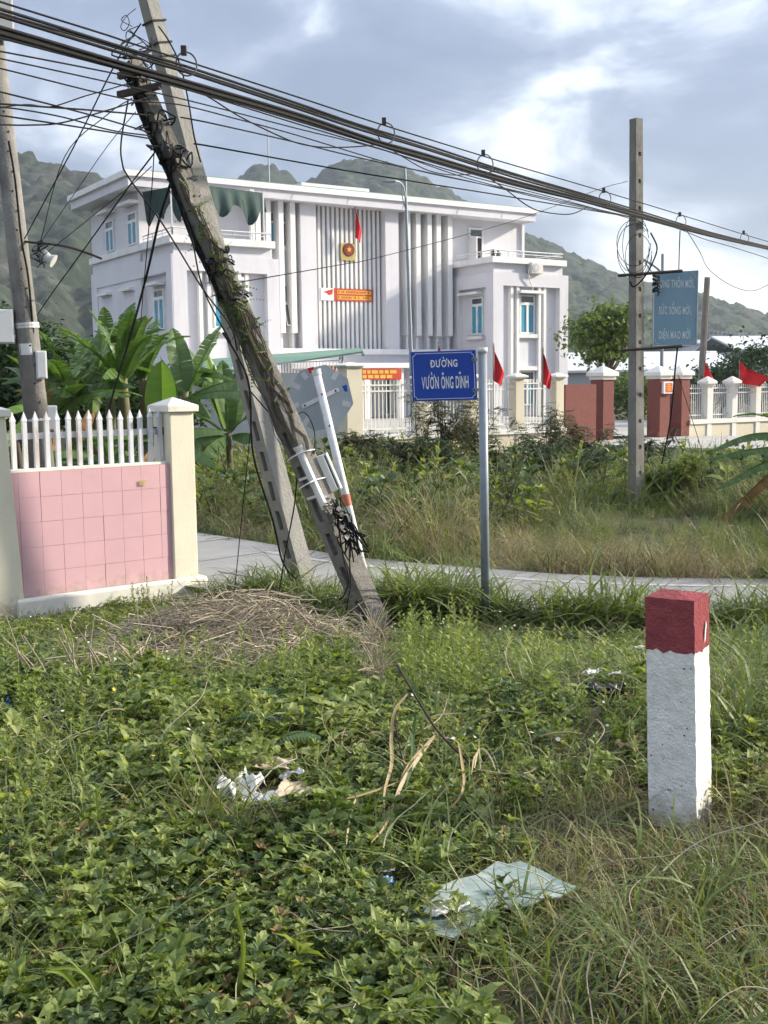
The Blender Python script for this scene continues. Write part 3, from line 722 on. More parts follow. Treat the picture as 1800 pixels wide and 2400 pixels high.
ac = thing('air_conditioner', 'air conditioner outdoor unit on the right wing wall', 'air conditioner', Bf(20.2, 3.95, 7.1))
MB().box(Bf, 19.72, 20.5, 3.6, 3.95, 7.02, 7.6).build('casing', m_ac, ac, bevel=0.03)
MB().prism([Bf(20.0 + 0.22 * math.cos(k * math.pi / 12), 3.952, 7.31 + 0.22 * math.sin(k * math.pi / 12)) for k in range(24)], BN * 0.02).build('fan_grille', m_sidewall, ac)
MB().prism([Bf(20.0 + 0.08 * math.cos(k * math.pi / 6), 3.974, 7.31 + 0.08 * math.sin(k * math.pi / 6)) for k in range(12)], BN * 0.01).build('fan_hub', m_ac, ac)
MB().tube(spline([Bf(19.72, 3.8, 7.3), Bf(19.6, 3.86, 7.0), Bf(19.75, 3.8, 6.6), Bf(19.95, 3.78, 6.3), Bf(19.95, 3.7, 6.1)]), 0.03, n=5).build('hose', m_ac, ac)
m1 = MB().tube([Bf(8.2, -3, 11.2), Bf(8.15, -3, 16.1)], 0.045, 0.02, 6).build('lightning_mast', m_galv)
tag(m1, 'thin tall mast rising from the office building roof', 'mast')
for q, (a, z) in enumerate(((18.0, 7.8), (18.35, 7.82))):
    fp = thing('flower_pot', ('small dark pot plant beside the open terrace door, nearer the slats', 'small dark pot plant beside the open terrace door, nearer the door')[q], 'pot plant', Bf(a, 2.9, 7.8), 'pots on the terrace')
    MB().tube([Bf(a, 2.9, 7.8), Bf(a, 2.9, 8.0)], 0.09, 0.12, 8).build('pot', m_bark, fp)
    mb = MB(); r = random.Random(q)
    for k in range(40):
        d_ = V(r.gauss(0, 1), r.gauss(0, 1), abs(r.gauss(0.6, 0.6))).normalized()
        mb.leaf(Bf(a, 2.9, 8.02), d_, V(0, 0, 1), r.uniform(0.1, 0.3), 0.05)
    mb.build('leaves', m_treed, fp)

# ------------------------------------------------------------------ compound: yard, fence, gate
Fo = V(-0.693, 28.0, 0)
Ff = frame(Fo, BU, BN)
yard = MB().add([Ff(-12, -26, -0.3), Ff(-0.0, -26, -0.3), Ff(22, -26, -0.3), Ff(22, -0.3, -0.3), Ff(0, -0.3, -0.3), Ff(-0.3, -26.2, -0.3)], [(1, 2, 3, 4)]).build('yard', m_yard)
tag(yard, 'paved yard behind the compound fence', 'yard', kind='structure')
def stepped_cap(mb, fr, a0, a1, b0, b1, z, h, o=0.06):
    mb.box(fr, a0 - o * 0.4, a1 + o * 0.4, b0 - o * 0.4, b1 + o * 0.4, z, z + h * 0.25)
    mb.box(fr, a0 - o, a1 + o, b0 - o, b1 + o, z + h * 0.25 + 0.001, z + h * 0.5)
    c, e = (a0 + a1) / 2, (b0 + b1) / 2
    mb.frustum(fr, a0 - o, a1 + o, b0 - o, b1 + o, z + h * 0.5 + 0.001, c - 0.02, c + 0.02, e - 0.02, e + 0.02, z + h)
    return mb
fen = thing('compound_fence', 'cream fence with white bars on a low wall below the lavender building', 'fence', Ff(3.5, 0, -0.55))
MB().box(Ff, 0.22, 7.02, -0.18, 0.0, -0.55, 0.0).build('base_wall', m_cream, fen)
MB().box(Ff, 0.22, 7.02, -0.22, 0.05, 0.002, 0.13).build('coping', m_creamw, fen)
MB().box(Ff, -0.24, 0.2, -0.42, 0.03, -0.6, 1.82).build('corner_column', m_cream, fen)
stepped_cap(MB(), Ff, -0.24, 0.2, -0.42, 0.03, 1.822, 0.14, 0.07).build('column_cap', m_creamw, fen)
posts = [1.95, 3.6, 5.16, 6.62]
for a in posts:
    MB().box(Ff, a, a + 0.28, -0.24, 0.04, 0.132, 1.5).build('post', m_cream, fen)
    stepped_cap(MB(), Ff, a, a + 0.28, -0.24, 0.04, 1.502, 0.17, 0.09).build('post_cap', m_creamw, fen)
    MB().box(Ff, a + 0.03, a + 0.25, 0.001, 0.03, -0.55, 0.0).build('pier', m_cream, fen)
def bars(fr, a0, a1, z0, z1, parent, m, step=0.11, r=0.013):
    mb = MB()
    for z in (z0 + 0.12, z1 - 0.12, z1 - 0.27):
        mb.box(fr, a0, a1, -0.105, -0.085, z - 0.02, z + 0.02)
    n = max(2, int((a1 - a0) / step))
    for i in range(1, n):
        a = a0 + (a1 - a0) * i / n
        mb.box(fr, a - r, a + r, -0.122, -0.106, z0, z1)
    return mb.build('bar_panel', m, parent)
edges = [0.2] + posts + [7.0]
for i in range(len(edges) - 1):
    bars(Ff, edges[i] + (0.28 if i else 0), edges[i + 1], 0.15, 1.5, fen, m_creamw)
sw = thing('boundary_wall', 'plain grey boundary wall running back behind the banana plants', 'wall', Ff(-0.1, -7, -0.6))
MB().box(Ff, -0.2, 0.0, -16, -0.43, -0.6, 1.74).build('wall', m_sidewall, sw)
mb = MB()
for i in range(90):
    b = -15.5 + i * 0.17; mb.box(Ff, -0.11, -0.09, b, b + 0.02, 1.742, 2.0)
mb.box(Ff, -0.112, -0.088, -15.6, -0.5, 2.0, 2.03); mb.build('top_railing', m_rail, sw)
cp = thing('carport', 'green sheet carport roof sloping up behind the octagonal sign', 'carport', V(-4.0, 35, -0.3))
A, B_, C_, D_ = at(851, 823, 31.5), at(425, 884, 33.5), at(425, 846, 40), at(848, 815, 38)
MB().prism([A, B_, C_, D_], V(0, 0, -0.05)).build('roof_sheet', m_green_rim, cp)
MB().tube([A + V(0, 0, -0.1), D_ + V(0, 0, -0.1)], 0.05, n=4).build('edge_beam', m_galv, cp)
for q in (A.lerp(B_, 0.12), A.lerp(B_, 0.6), D_.lerp(C_, 0.1)):
    MB().tube([V(q.x, q.y, -0.3), q + V(0, 0, -0.06)], 0.04, n=6).build('carport_post', m_galv, cp)
# red banners hung behind the fence
for lab, pa, pb, Y, sd in (('red banner with rows of yellow lettering behind the fence bars', (846, 890), (942, 863), 36.0, 3), ('short red banner with yellow lettering above the grey wall', (768, 873), (812, 856), 33.0, 4)):
    A_, B2 = at(*pa, Y), at(*pb, Y); a0, a1, z0, z1 = 0.0, (B2 - A_).x / BU.x, A_.z, B2.z
    Kf = frame(V(A_.x, A_.y, 0), BU, BN)
    t = thing('fence_banner', lab, 'banner', Kf((a0 + a1) / 2, 0, z0), 'yard banners')
    MB().box(Kf, a0, a1, -0.03, 0, z0, z1).build('red_cloth', m_orange, t)
    mb = MB(); r = random.Random(sd)
    for z in (z0 + (z1 - z0) * 0.12, z0 + (z1 - z0) * 0.55):
        a = a0 + 0.06
        while a < a1 - 0.35:
            w_ = r.uniform(0.12, 0.26); mb.box(Kf, a, a + w_, 0.002, 0.006, z, z + (z1 - z0) * 0.3); a += w_ + 0.05
    mb.build('lettering', m_yellow, t)
    for a in (a0 + 0.05, a1 - 0.05): MB().box(Kf, a - 0.03, a + 0.03, -0.1, -0.04, -0.3, z1).build('banner_post', m_rail, t)
# yellow barrier sign and dark barriers in the yard
bs = thing('barrier', 'small yellow sign on a dark barrier behind the fence bars', 'barrier', Ff(2.0, -5, -0.3))
MB().box(Ff, 1.65, 2.35, -5.02, -5.0, 0.75, 1.0).build('yellow_sign', m_yellow, bs)
for a in (1.7, 2.25): MB().box(Ff, a, a + 0.06, -5.1, -5.04, -0.3, 0.9).build('leg', m_dark, bs)
MB().box(Ff, 1.2, 1.68, -5.1, -5.04, 0.1, 0.45).build('panel', m_dark, bs)
# gate
gate = thing('gate', 'red granite gate pillars with white pyramid caps and low red wall', 'gate', Ff(9.5, -0.2, -0.36))
MB().box(Ff, 7.02, 8.2, -0.2, -0.02, -0.5, 1.33).build('red_wall', m_granite, gate)
for a0, a1 in ((8.46, 8.88), (10.8, 11.22), (11.74, 12.1)):
    MB().box(Ff, a0, a1, -0.52, 0.0, -0.45, 1.46).build('pillar', m_granite, gate)
    stepped_cap(MB(), Ff, a0, a1, -0.52, 0.0, 1.462, 0.4, 0.1).build('pillar_cap', m_creamw, gate)
nb = thing('notice_box', 'white notice box with orange sheet on the gate pillar', 'notice', Ff(11.05, 0.02, 1.03))
MB().box(Ff, 10.86, 11.26, 0.002, 0.09, 1.02, 1.38).build('box', m_frame, nb)
MB().box(Ff, 10.93, 11.22, 0.092, 0.098, 1.06, 1.34).build('orange_sheet', mat('orange_sheet', (0.62, 0.12, 0.03), None, 0.6, 5, 0), nb)
mb = MB()
for k, (w_, z) in enumerate(((0.10, 1.28), (0.17, 1.22), (0.12, 1.17), (0.16, 1.12))): mb.box(Ff, 11.075 - w_ / 2, 11.075 + w_ / 2, 0.099, 0.101, z, z + 0.022)
mb.build('lettering', m_yellow, nb)
rf = thing('gate_side_fence', 'white fence with fine bars to the right of the gate', 'fence', Ff(14, 0, -0.36))
MB().box(Ff, 12.1, 17.2, -0.18, 0.0, -0.4, 0.06).build('base_wall', m_cream, rf)
MB().box(Ff, 12.1, 17.2, -0.22, 0.05, 0.062, 0.2).build('coping', m_creamw, rf)
rposts = [12.86, 14.02, 15.16, 16.3]
for a in rposts:
    MB().box(Ff, a, a + 0.24, -0.22, 0.04, 0.202, 1.22).build('post', m_creamw, rf)
    stepped_cap(MB(), Ff, a, a + 0.24, -0.22, 0.04, 1.222, 0.3, 0.09).build('post_cap', m_creamw, rf)
    MB().box(Ff, a + 0.02, a + 0.22, 0.001, 0.03, -0.4, 0.06).build('pier', m_creamw, rf)
edges = [12.1] + rposts
for i in range(len(edges) - 1):
    bars(Ff, edges[i] + (0.24 if i else 0), edges[i + 1], 0.21, 1.28, rf, m_rail, 0.09, 0.011)
# platform with rubble stone face in front of the gate
P0, P1_ = V(3.6, 31.9, 0), V(9.13, 27.67, 0)
pd = (P1_ - P0).normalized(); pn = V(pd.y, -pd.x, 0)
back = V(0.61, 0.79, 0)
plat = thing('gate_platform', None, None, P1_ + V(0, 0, -0.9), kind='structure'); tag(plat, 'raised concrete forecourt with rubble stone face before the gate', 'platform')
mb = MB()
top = [P0, P1_, P1_ + back * 7.5, P0 + back * 4.5]
mb.prism([q + V(0, 0, -1.1) for q in top], V(0, 0, 0.8)).build('forecourt_slab', m_yard, plat)
PLf = frame(P0, pd, -pn)                 # b < 0 points towards the viewer
PLen = (P1_ - P0).length
MB().box(PLf, 0, PLen + 0.02, -0.06, -0.001, -0.5, -0.31).build('concrete_edge', m_yard, plat)
r = random.Random(5); mbm = MB(); mbm.box(PLf, 0, PLen, -0.035, -0.002, -1.1, -0.502).build('mortar', m_mortar, plat)
def stone(fr, a0, a1, z0, z1, parent, seed):
    rr = random.Random(seed); cx, cz_ = (a0 + a1) / 2, (z0 + z1) / 2
    ring = []
    for k in range(8):
        an = 2 * math.pi * (k + 0.5) / 8
        ring.append((cx + (a1 - a0) / 2 * max(-0.93, min(0.93, 1.25 * math.cos(an))) * rr.uniform(0.9, 1.0), cz_ + (z1 - z0) / 2 * max(-0.93, min(0.93, 1.25 * math.sin(an))) * rr.uniform(0.9, 1.0)))
    dp = rr.uniform(0.05, 0.09)
    vs = [fr(a, -0.03, z) for a, z in ring] + [fr(cx + (a - cx) * 0.82, -dp, cz_ + (z - cz_) * 0.82) for a, z in ring]
    fs = [(i, (i + 1) % 8, 8 + (i + 1) % 8, 8 + i) for i in range(8)] + [tuple(range(8, 16))]
    MB().add(vs, fs).build('stone', m_stone, parent)
k = 0
for z0, z1 in ((-0.72, -0.505), (-0.96, -0.72)):
    a = 1.2 + r.random() * 0.2
    while a < PLen - 0.1:
        w_ = min(r.uniform(0.24, 0.42), PLen - a); stone(PLf, a, a + w_, z0, z1, plat, k); a += w_; k += 1
SDf = frame(P1_, back, pd * -1)
MB().box(SDf, 0.02, 7.4, -0.035, -0.002, -1.1, -0.32).build('side_mortar', m_mortar, plat)
for z0, z1 in ((-0.52, -0.33), (-0.74, -0.52), (-0.96, -0.74)):
    a = 0.02
    while a < 2.6:
        w_ = r.uniform(0.22, 0.4); stone(SDf, a, a + w_, z0, z1, plat, k); a += w_; k += 1

# flags on the fence line
flag('red flag above the fence just right of the blue street sign', at(1156, 806, 29.5), 0.34, 0.95, 2.2, V(0.9, 0.2, 0), 0, 0.4)
flag('red flag above the fence in front of the right wing window', at(1272, 817, 30.6), 0.3, 0.95, 2.2, V(0.9, 0.2, 0), 0, 2.0, 0.8)
flag('red flag whose tip shows over the blue street sign', at(1027, 804, 29.0), 0.3, 0.8, 2.2, V(0.9, 0.2, 0), 0, 3.0)
flag('narrow red flag over the white fence next to the tall timber post', at(1650, 841, 35.4), 0.36, 0.8, 2.0, V(0.9, -0.2, 0), 0, 1.0, 0.7)
flag('broad red flag over the white fence right of the timber post', at(1733, 846, 36.0), 0.98, 0.7, 2.0, V(0.9, -0.2, 0), 0, 5.0, 0.35)

# street lamp in the yard
sl = thing('street_lamp', 'grey street lamp post with curved arm before the building facade', 'street lamp', V(*on_z(962, 1000, -0.3).xy, -0.3))
base = at(969, 985, 40.0); topq = at(949, 393, 40.0)
sl.location = V(base.x, base.y, -0.3); ORG[sl] = Vector(sl.location)
MB().tube([V(base.x, base.y, -0.3), topq], 0.085, 0.045, 10).build('pole', m_galv, sl)
jn = base.lerp(topq, 0.86)
MB().tube(spline([at(952, 475, 40), at(946, 440, 39.9), at(938, 428, 39.8), at(925, 424, 39.6), at(912, 425, 39.4)], 5), 0.03, n=6).build('arm', m_galv, sl)
MB().tube(spline([at(951, 492, 40), at(944, 465, 39.9), at(941, 432, 39.8)], 5), 0.02, n=5).build('brace', m_galv, sl)
MB().box(frame(at(912, 425, 39.4), V(1, 0.2, 0), V(-0.2, 1, 0)), -0.2, 0.22, -0.08, 0.08, -0.05, 0.03).build('lamp_head', m_galv, sl, bevel=0.02)

# ------------------------------------------------------------------ sheds and posts far right
def shed(name, label, px0, px1, py_eave, py_ridge, Y, depth, m_r, m_w, ground=-0.4):
    a, b = at(px0, py_eave, Y), at(px1, py_eave, Y)
    z1 = (a.z + b.z) / 2; zr = at(px0, py_ridge, Y + depth / 2).z
    t = thing(name, label, 'building', V((a.x + b.x) / 2, Y + depth / 2, ground))
    MB().box(W, a.x, b.x, Y, Y + depth, ground, z1).build('wall', m_w, t)
    o = 0.5
    MB().prism([V(a.x - o, Y - o, z1 + 0.01), V(a.x - o, Y - o, z1 + 0.2), V(a.x - o, Y + depth / 2, zr + 0.2), V(a.x - o, Y + depth + o, z1 + 0.2), V(a.x - o, Y + depth + o, z1 + 0.01), V(a.x - o, Y + depth / 2, zr)], V(b.x - a.x + 2 * o, 0, 0)).build('roof', m_r, t)
    return t, a, b, z1
shed('warehouse', 'long white roofed warehouse low behind the gate', 1300, 1720, 872, 832, 95, 14, m_shed, m_shed2)
shed('warehouse', 'white warehouse roof behind the gate pillar caps', 1180, 1560, 855, 842, 130, 12, m_shed, m_shed2)
shed('warehouse', 'grey box shaped plant building beside the timber post', 1640, 1695, 808, 800, 140, 10, m_shed2, m_shed)
shed('warehouse', 'dull grey plant building under the far hillside', 1695, 1735, 806, 803, 150, 10, m_shed2, m_shed2)
t, a_, b_, z_ = shed('warehouse', 'pale gabled shed at the right edge with dark window', 1735, 1900, 822, 792, 110, 16, m_shed, m_shed2)
MB().box(W, a_.x + 0.8, a_.x + 2.6, 109.9, 109.98, z_ - 1.5, z_ - 0.6).build('window', m_dark, t)
cv = thing('conveyor', 'thin raised conveyor bridge crossing the foot of the hill', 'conveyor', at(1720, 800, 150))
MB().tube([at(1662, 790, 150), at(1800, 800, 146)], 0.45, n=4).build('deck', m_shed2, cv)
mb = MB()
for k in range(14):
    q = at(1662 + k * 10, 789 + k * 0.75, 149.5); mb.tube([q, q + V(0, 0, 0.9)], 0.06, n=4)
mb.tube([at(1662, 776, 149.5), at(1800, 787, 145.5)], 0.06, n=4); mb.build('handrail', m_shed2, cv)
for px_ in (1668, 1745, 1790): q = at(px_, 796, 149); MB().tube([q, V(q.x, q.y, -0.5)], 0.25, n=5).build('support', m_shed2, cv)
tp_t, tp_b = at(1658, 650, 46), at(1646, 850, 46)
tp = MB().tube([tp_t + (tp_b - tp_t) * 1.55, tp_t], 0.15, 0.12, 8).build('timber_post', m_wood)
tag(tp, 'tall weathered timber post with no wires beside the blue board', 'post')
gp = thing('lamp_post', 'thin grey lamp post with bowed bracket behind the blue board', 'street lamp', V(*at(1550, 1000, 40).xy, -0.3))
pb_ = at(1550, 1000, 40)
MB().tube([V(pb_.x, pb_.y, -0.3), at(1553, 595, 40)], 0.07, 0.05, 8).build('pole', m_galv, gp)
MB().tube(spline([at(1552, 640, 40), at(1535, 625, 39.8), at(1515, 612, 39.6), at(1500, 603, 39.4)], 5), 0.04, n=5).build('bracket', m_galv, gp)
MB().tube(spline([at(1552, 655, 40), at(1530, 640, 39.8), at(1512, 615, 39.6)], 5), 0.025, n=5).build('brace', m_galv, gp)

# ------------------------------------------------------------------ pink tiled wall with pickets
WA, WB = V(-2.88, 8.87, 0), V(-1.85, 9.70, 0)      # front face of the panel, left end and right end
wd = (WB - WA).normalized(); wn_ = V(wd.y, -wd.x, 0)
Wf = frame(WA, wd, -wn_)                            # b > 0 runs into the wall
WL = (WB - WA).length
Z0, Z1 = -0.28, 0.745
pw = thing('tiled_wall', 'low pink tiled wall between two cream pillars', 'wall', Wf(WL / 2, 0.1, -0.4))
MB().box(Wf, -0.2, WL, 0.02, 0.16, -0.45, Z1 - 0.004).build('wall_core', m_grout, pw)
MB().box(Wf, -0.2, WL + 0.02, 0.03, 0.17, Z1 - 0.002, Z1 + 0.018).build('wall_top', m_pcap, pw)
MB().box(Wf, -0.1, WL + 0.3, -0.07, 0.2, -0.5, -0.27).build('footing', m_pcap, pw, bevel=0.02)
th, tw = 0.203, 0.178
r = random.Random(3)
off = WL - 0.06
for row in range(5):
    z1 = Z1 - 0.003 - row * th; z0 = max(z1 - th, Z0 + 0.012)
    a = WL
    wfirst = 0.1
    while a > -0.2:
        w_ = wfirst if a == WL else tw
        a0 = max(a - w_, -0.2)
        dz = r.uniform(-0.0015, 0.0015)
        MB().box(Wf, a0 + 0.0012, a - 0.0012, 0.015 + dz, 0.021, z0 + 0.0012, z1 - 0.0012).build('tile', m_pink, pw)
        a = a0
        if a <= -0.1999: break
mb = MB()
for k in range(3): mb.box(Wf, WL - 0.3, WL - 0.235 + 0.006 * k, 0.0015, 0.0035, 0.575 + k * 0.016, 0.585 + k * 0.016)
mb.build('sticker', mat('faded_yellow_sticker', (0.55, 0.42, 0.2), None, 0.7, 9, 0), pw)
def pillar(label, a0, a1, b0, b1, ztop, lean_=0.0):
    Wf = frame(WA + wd * 0.02 * (lean_ != 0) * 1.0, wd, -wn_, V(0, 0, 1) + wd * lean_)
    t = thing('gate_pillar', label, 'pillar', Wf((a0 + a1) / 2, (b0 + b1) / 2, -0.45))
    MB().box(Wf, a0, a1, b0, b1, -0.5, ztop).build('shaft', m_pillar, t, bevel=0.008)
    mb = MB(); c, e = (a0 + a1) / 2, (b0 + b1) / 2; o = 0.035
    mb.box(Wf, a0 - o, a1 + o, b0 - o, b1 + o, ztop + 0.001, ztop + 0.055)
    mb.build('cap_slab', m_pcap, t, bevel=0.006)
    mb = MB().frustum(Wf, a0 - o, a1 + o, b0 - o, b1 + o, ztop + 0.056, c - 0.01, c + 0.01, e - 0.01, e + 0.01, ztop + 0.125)
    mb.build('cap_pyramid', m_pcap, t, bevel=0.004)
    return t
pillar('cream pillar with pyramid cap at the road end of the pink wall', WL + 0.001, WL + 0.235, -0.012, 0.3, 1.19)
pillar('cream pillar cut off by the left edge of the picture', -0.40, -0.07, -0.03, 0.28, 1.19, -0.055)
rail = MB().box(Wf, -0.15, WL - 0.002, 0.135, 0.15, 1.0, 1.05)
rail.build('picket_rail', m_picket, pw)
MB().box(Wf, WL - 0.05, WL - 0.003, 0.1, 0.2, 0.995, 1.06).build('rail_bracket', m_rust, pw)
n_p = 16
for k in range(n_p):
    a = -0.09 + k * (WL + 0.07) / (n_p - 1) - 0.012
    t_ = r.uniform(-0.006, 0.006); zt = 1.19 + r.uniform(-0.008, 0.008)
    mb = MB()
    f2 = frame(Wf(a, 0.098, 0.745), wd, -wn_, V(0, 0, 1) + wd * t_)
    h = zt - 0.745
    mb.box(f2, -0.017, 0.017, 0, 0.034, 0.018, h - 0.045)
    mb.frustum(f2, -0.022, 0.022, -0.003, 0.037, h - 0.045, -0.001, 0.001, 0.016, 0.018, h + 0.03)
    mb.build('picket', m_picket, pw)

# ------------------------------------------------------------------ leaning concrete poles
def slotted_pole(name, label, base, top, w0, w1, nl, m, slots, holes=False, slot_len=0.17, pitch=0.26, start=0.35):
    base, top = Vector(base), Vector(top)
    ax = (top - base); Lp = ax.length; ax.normalize()
    e1 = (Vector(nl) - ax * Vector(nl).dot(ax)).normalized(); e2 = ax.cross(e1)
    if e2.x < 0: e2 = -e2
    t = thing(name, label, 'utility pole', base)
    hw = lambda z: (w0 + (w1 - w0) * z / Lp) / 2
    pt = lambda a, b, z: base + e1 * a + e2 * b + ax * z      # a along the slotted face normal, b across it
    mb = MB(); N_ = 24
    rr = random.Random(len(label))
    zs = [Lp * i / N_ for i in range(N_ + 1)]
    jit = [[1 + rr.uniform(-0.018, 0.018) for _ in range(4)] for _ in zs]
    cr_ = [(1, -1), (1, 1), (-1, 1), (-1, -1)]
    for i in range(N_):
        q = [pt(hw(z) * cr_[k][0] * J[k], hw(z) * cr_[k][1] * J[k], z) for z, J in ((zs[i], jit[i]), (zs[i + 1], jit[i + 1])) for k in range(4)]
        mb.add(q, [(1, 2, 6, 5), (2, 3, 7, 6), (3, 0, 4, 7)])
    mb.add([pt(hw(Lp) * c[0], hw(Lp) * c[1], Lp) for c in cr_], [(0, 1, 2, 3)])
    # slotted face, with real recesses
    def quad(a, b0, b1, z0, z1):
        mb.add([pt(a(z0), b0(z0), z0), pt(a(z0), b1(z0), z0), pt(a(z1), b1(z1), z1), pt(a(z1), b0(z1), z1)], [(0, 1, 2, 3)])
    one, lo, hi, mlo, mhi = hw, (lambda z: -hw(z)), hw, (lambda z: -0.36 * hw(z)), (lambda z: 0.36 * hw(z))
    quad(one, lo, mlo, 0, Lp); quad(one, mhi, hi, 0, Lp)
    z = 0.0; k = 0
    ivs = []
    s0 = start
    while k < slots and s0 + slot_len < Lp - 0.1:
        ivs.append((s0, s0 + slot_len)); s0 += pitch; k += 1
    for a, b in ivs:
        quad(one, mlo, mhi, z, a)
        dp = 0.5 if not holes else 0.35
        inner = lambda zz, d=dp: hw(zz) * (1 - d)
        quad(inner, mlo, mhi, a, b)
        for sgn in (-0.36, 0.36):
            mb.add([pt(hw(a), sgn * hw(a), a), pt(inner(a), sgn * hw(a), a), pt(inner(b), sgn * hw(b), b), pt(hw(b), sgn * hw(b), b)], [(0, 1, 2, 3)])
        for zz in (a, b):
            mb.add([pt(hw(zz), -0.36 * hw(zz), zz), pt(hw(zz), 0.36 * hw(zz), zz), pt(inner(zz), 0.36 * hw(zz), zz), pt(inner(zz), -0.36 * hw(zz), zz)], [(0, 1, 2, 3)])
        z = b
    quad(one, mlo, mhi, z, Lp)
    mb.build('shaft', m, t)
    return t, pt, Lp, hw
p1_base = on_z(893, 1496, -0.42); p1_top = at(308, 146, 7.9)
p1_base = p1_base - (p1_top - p1_base).normalized() * 0.25
P1, p1, L1, hw1 = slotted_pole('leaning_pole', 'vine covered concrete pole leaning far over towards the upper left', p1_base, p1_top, 0.162, 0.096, (-0.72, -0.69, 0), m_conc3, 6, start=0.42)
p2_base = on_z(720, 1400, -0.40); p2_top = at(318, -110, 8.75)
p2_base = p2_base - (p2_top - p2_base).normalized() * 0.2
P2, p2, L2, hw2 = slotted_pole('leaning_pole', 'taller pale concrete pole leaning behind the vine covered one', p2_base, p2_top, 0.165, 0.10, (-0.68, -0.73, 0), m_conc2, 8, start=0.32)
# fittings on the vine covered pole
def p1z(py): return L1 * ((1496 - py) / (1496 - 146)) * 0.955 + 0.25
cd = thing('conduit', 'white plastic conduit strapped to the leaning vine covered pole', 'conduit', p1(0.06, 0.06, p1z(1180)))
MB().tube([p1(0.07, 0.085, p1z(1178)), p1(0.06, 0.065, p1z(1034))], 0.027, n=10).build('pipe', m_pvc, cd)
MB().tube([p1(0.06, 0.065, p1z(1036)), p1(0.06, 0.065, p1z(1030))], 0.034, n=10).build('collar', m_pvc, cd)
for py in (1118, 1052):
    q = p1z(py); h = hw1(q)
    mb = MB()
    ring = [p1(h + 0.006, -h - 0.006, q), p1(h + 0.045, 0.02, q + 0.012), p1(h + 0.06, 0.09, q + 0.02), p1(h - 0.01, h + 0.03, q + 0.02), p1(-h, h + 0.004, q)]
    mb.tube(spline(ring, 3), 0.006, n=4); mb.build('strap', m_pvc, cd)
for k, py in enumerate((1100, 1145)):
    q = p1z(py); h = hw1(q)
    s_ = MB().box(frame(p1(h + 0.004, 0.0, q), (p1(0, 1, 0) - p1(0, 0, 0)), (p1(1, 0, 0) - p1(0, 0, 0)), (p1(0, 0, 1) - p1(0, 0, 0))), -h * 0.6, h * 0.75, 0, 0.008, -0.009, 0.009)
    s_.build('clip', m_pvc, cd)
th_ = MB().tube([p1(0.02, -hw1(0.3) - 0.012, 0.18), p1(0.02, -hw1(1.4) - 0.012, 1.4), p1(0.02, -hw1(2.2) - 0.012, 2.2)], 0.011, n=6).build('conduit', m_pvc)
tag(th_, 'thin white conduit running down the edge of the leaning vine covered pole', 'conduit')
jb = thing('junction_box', 'white junction box tilted against the leaning vine covered pole', 'box', at(775, 1150, 7.95))
bo = at(784, 1150, 7.98); bax = (p1_top - p1_base).normalized()
jr = V(0.9, -0.2, 0); jr = (jr - bax * jr.dot(bax)).normalized(); jn_ = bax.cross(jr); jn_ = jn_ if jn_.y < 0 else -jn_
jf = frame(bo, jr, jn_, bax)
MB().box(jf, -0.045, 0.045, 0, 0.06, -0.0, 0.275).build('box', m_boxgrey, jb, bevel=0.006)
MB().box(jf, 0.0465, 0.054, 0.004, 0.05, 0.02, 0.262).build('lid_edge', m_rust, jb)
MB().box(jf, 0.0545, 0.066, 0.006, 0.046, 0.0, 0.275).build('lid', m_boxgrey, jb)
# black cable tangle below the box
tang = thing('cable_tangle', 'tangle of black cable ends at the foot of the white conduit', 'cable', at(800, 1230, 7.9))
r = random.Random(12)
for k in range(26):
    a = at(r.uniform(775, 800), r.uniform(1165, 1205), r.uniform(7.8, 7.95))
    pts = [a]
    steps = r.randint(4, 6); ex, ey = r.uniform(800, 862), r.uniform(1250, 1318)
    for i in range(1, steps):
        f_ = i / (steps - 1)
        px_, py_ = 787 + (ex - 787) * f_ + r.gauss(0, 8), 1185 + (ey - 1185) * f_ + r.gauss(0, 9)
        pts.append(at(px_, py_, 7.8 + r.uniform(-0.05, 0.07)))
    MB().tube(spline(pts, 4), r.uniform(0.0035, 0.007), n=5).build('cable', m_black, tang)
for k in range(3):
    px_, py_ = ((800, 1215), (806, 1240), (770, 1185))[k]
    mb = MB(); c = at(px_, py_, 7.76)
    for i in range(14):
        q = V(r.gauss(0, 1), r.gauss(0, 1), r.gauss(0, 1)).normalized()
        mb.leaf(c + q * 0.01 + bax * r.uniform(-0.045, 0.045), q, V(0, 0, 1), 0.045, 0.022)
    mb.build('tape_wrap', mat('dirty_white_tape', (0.55, 0.51, 0.42), None, 0.8, 10, 0.1), tang)

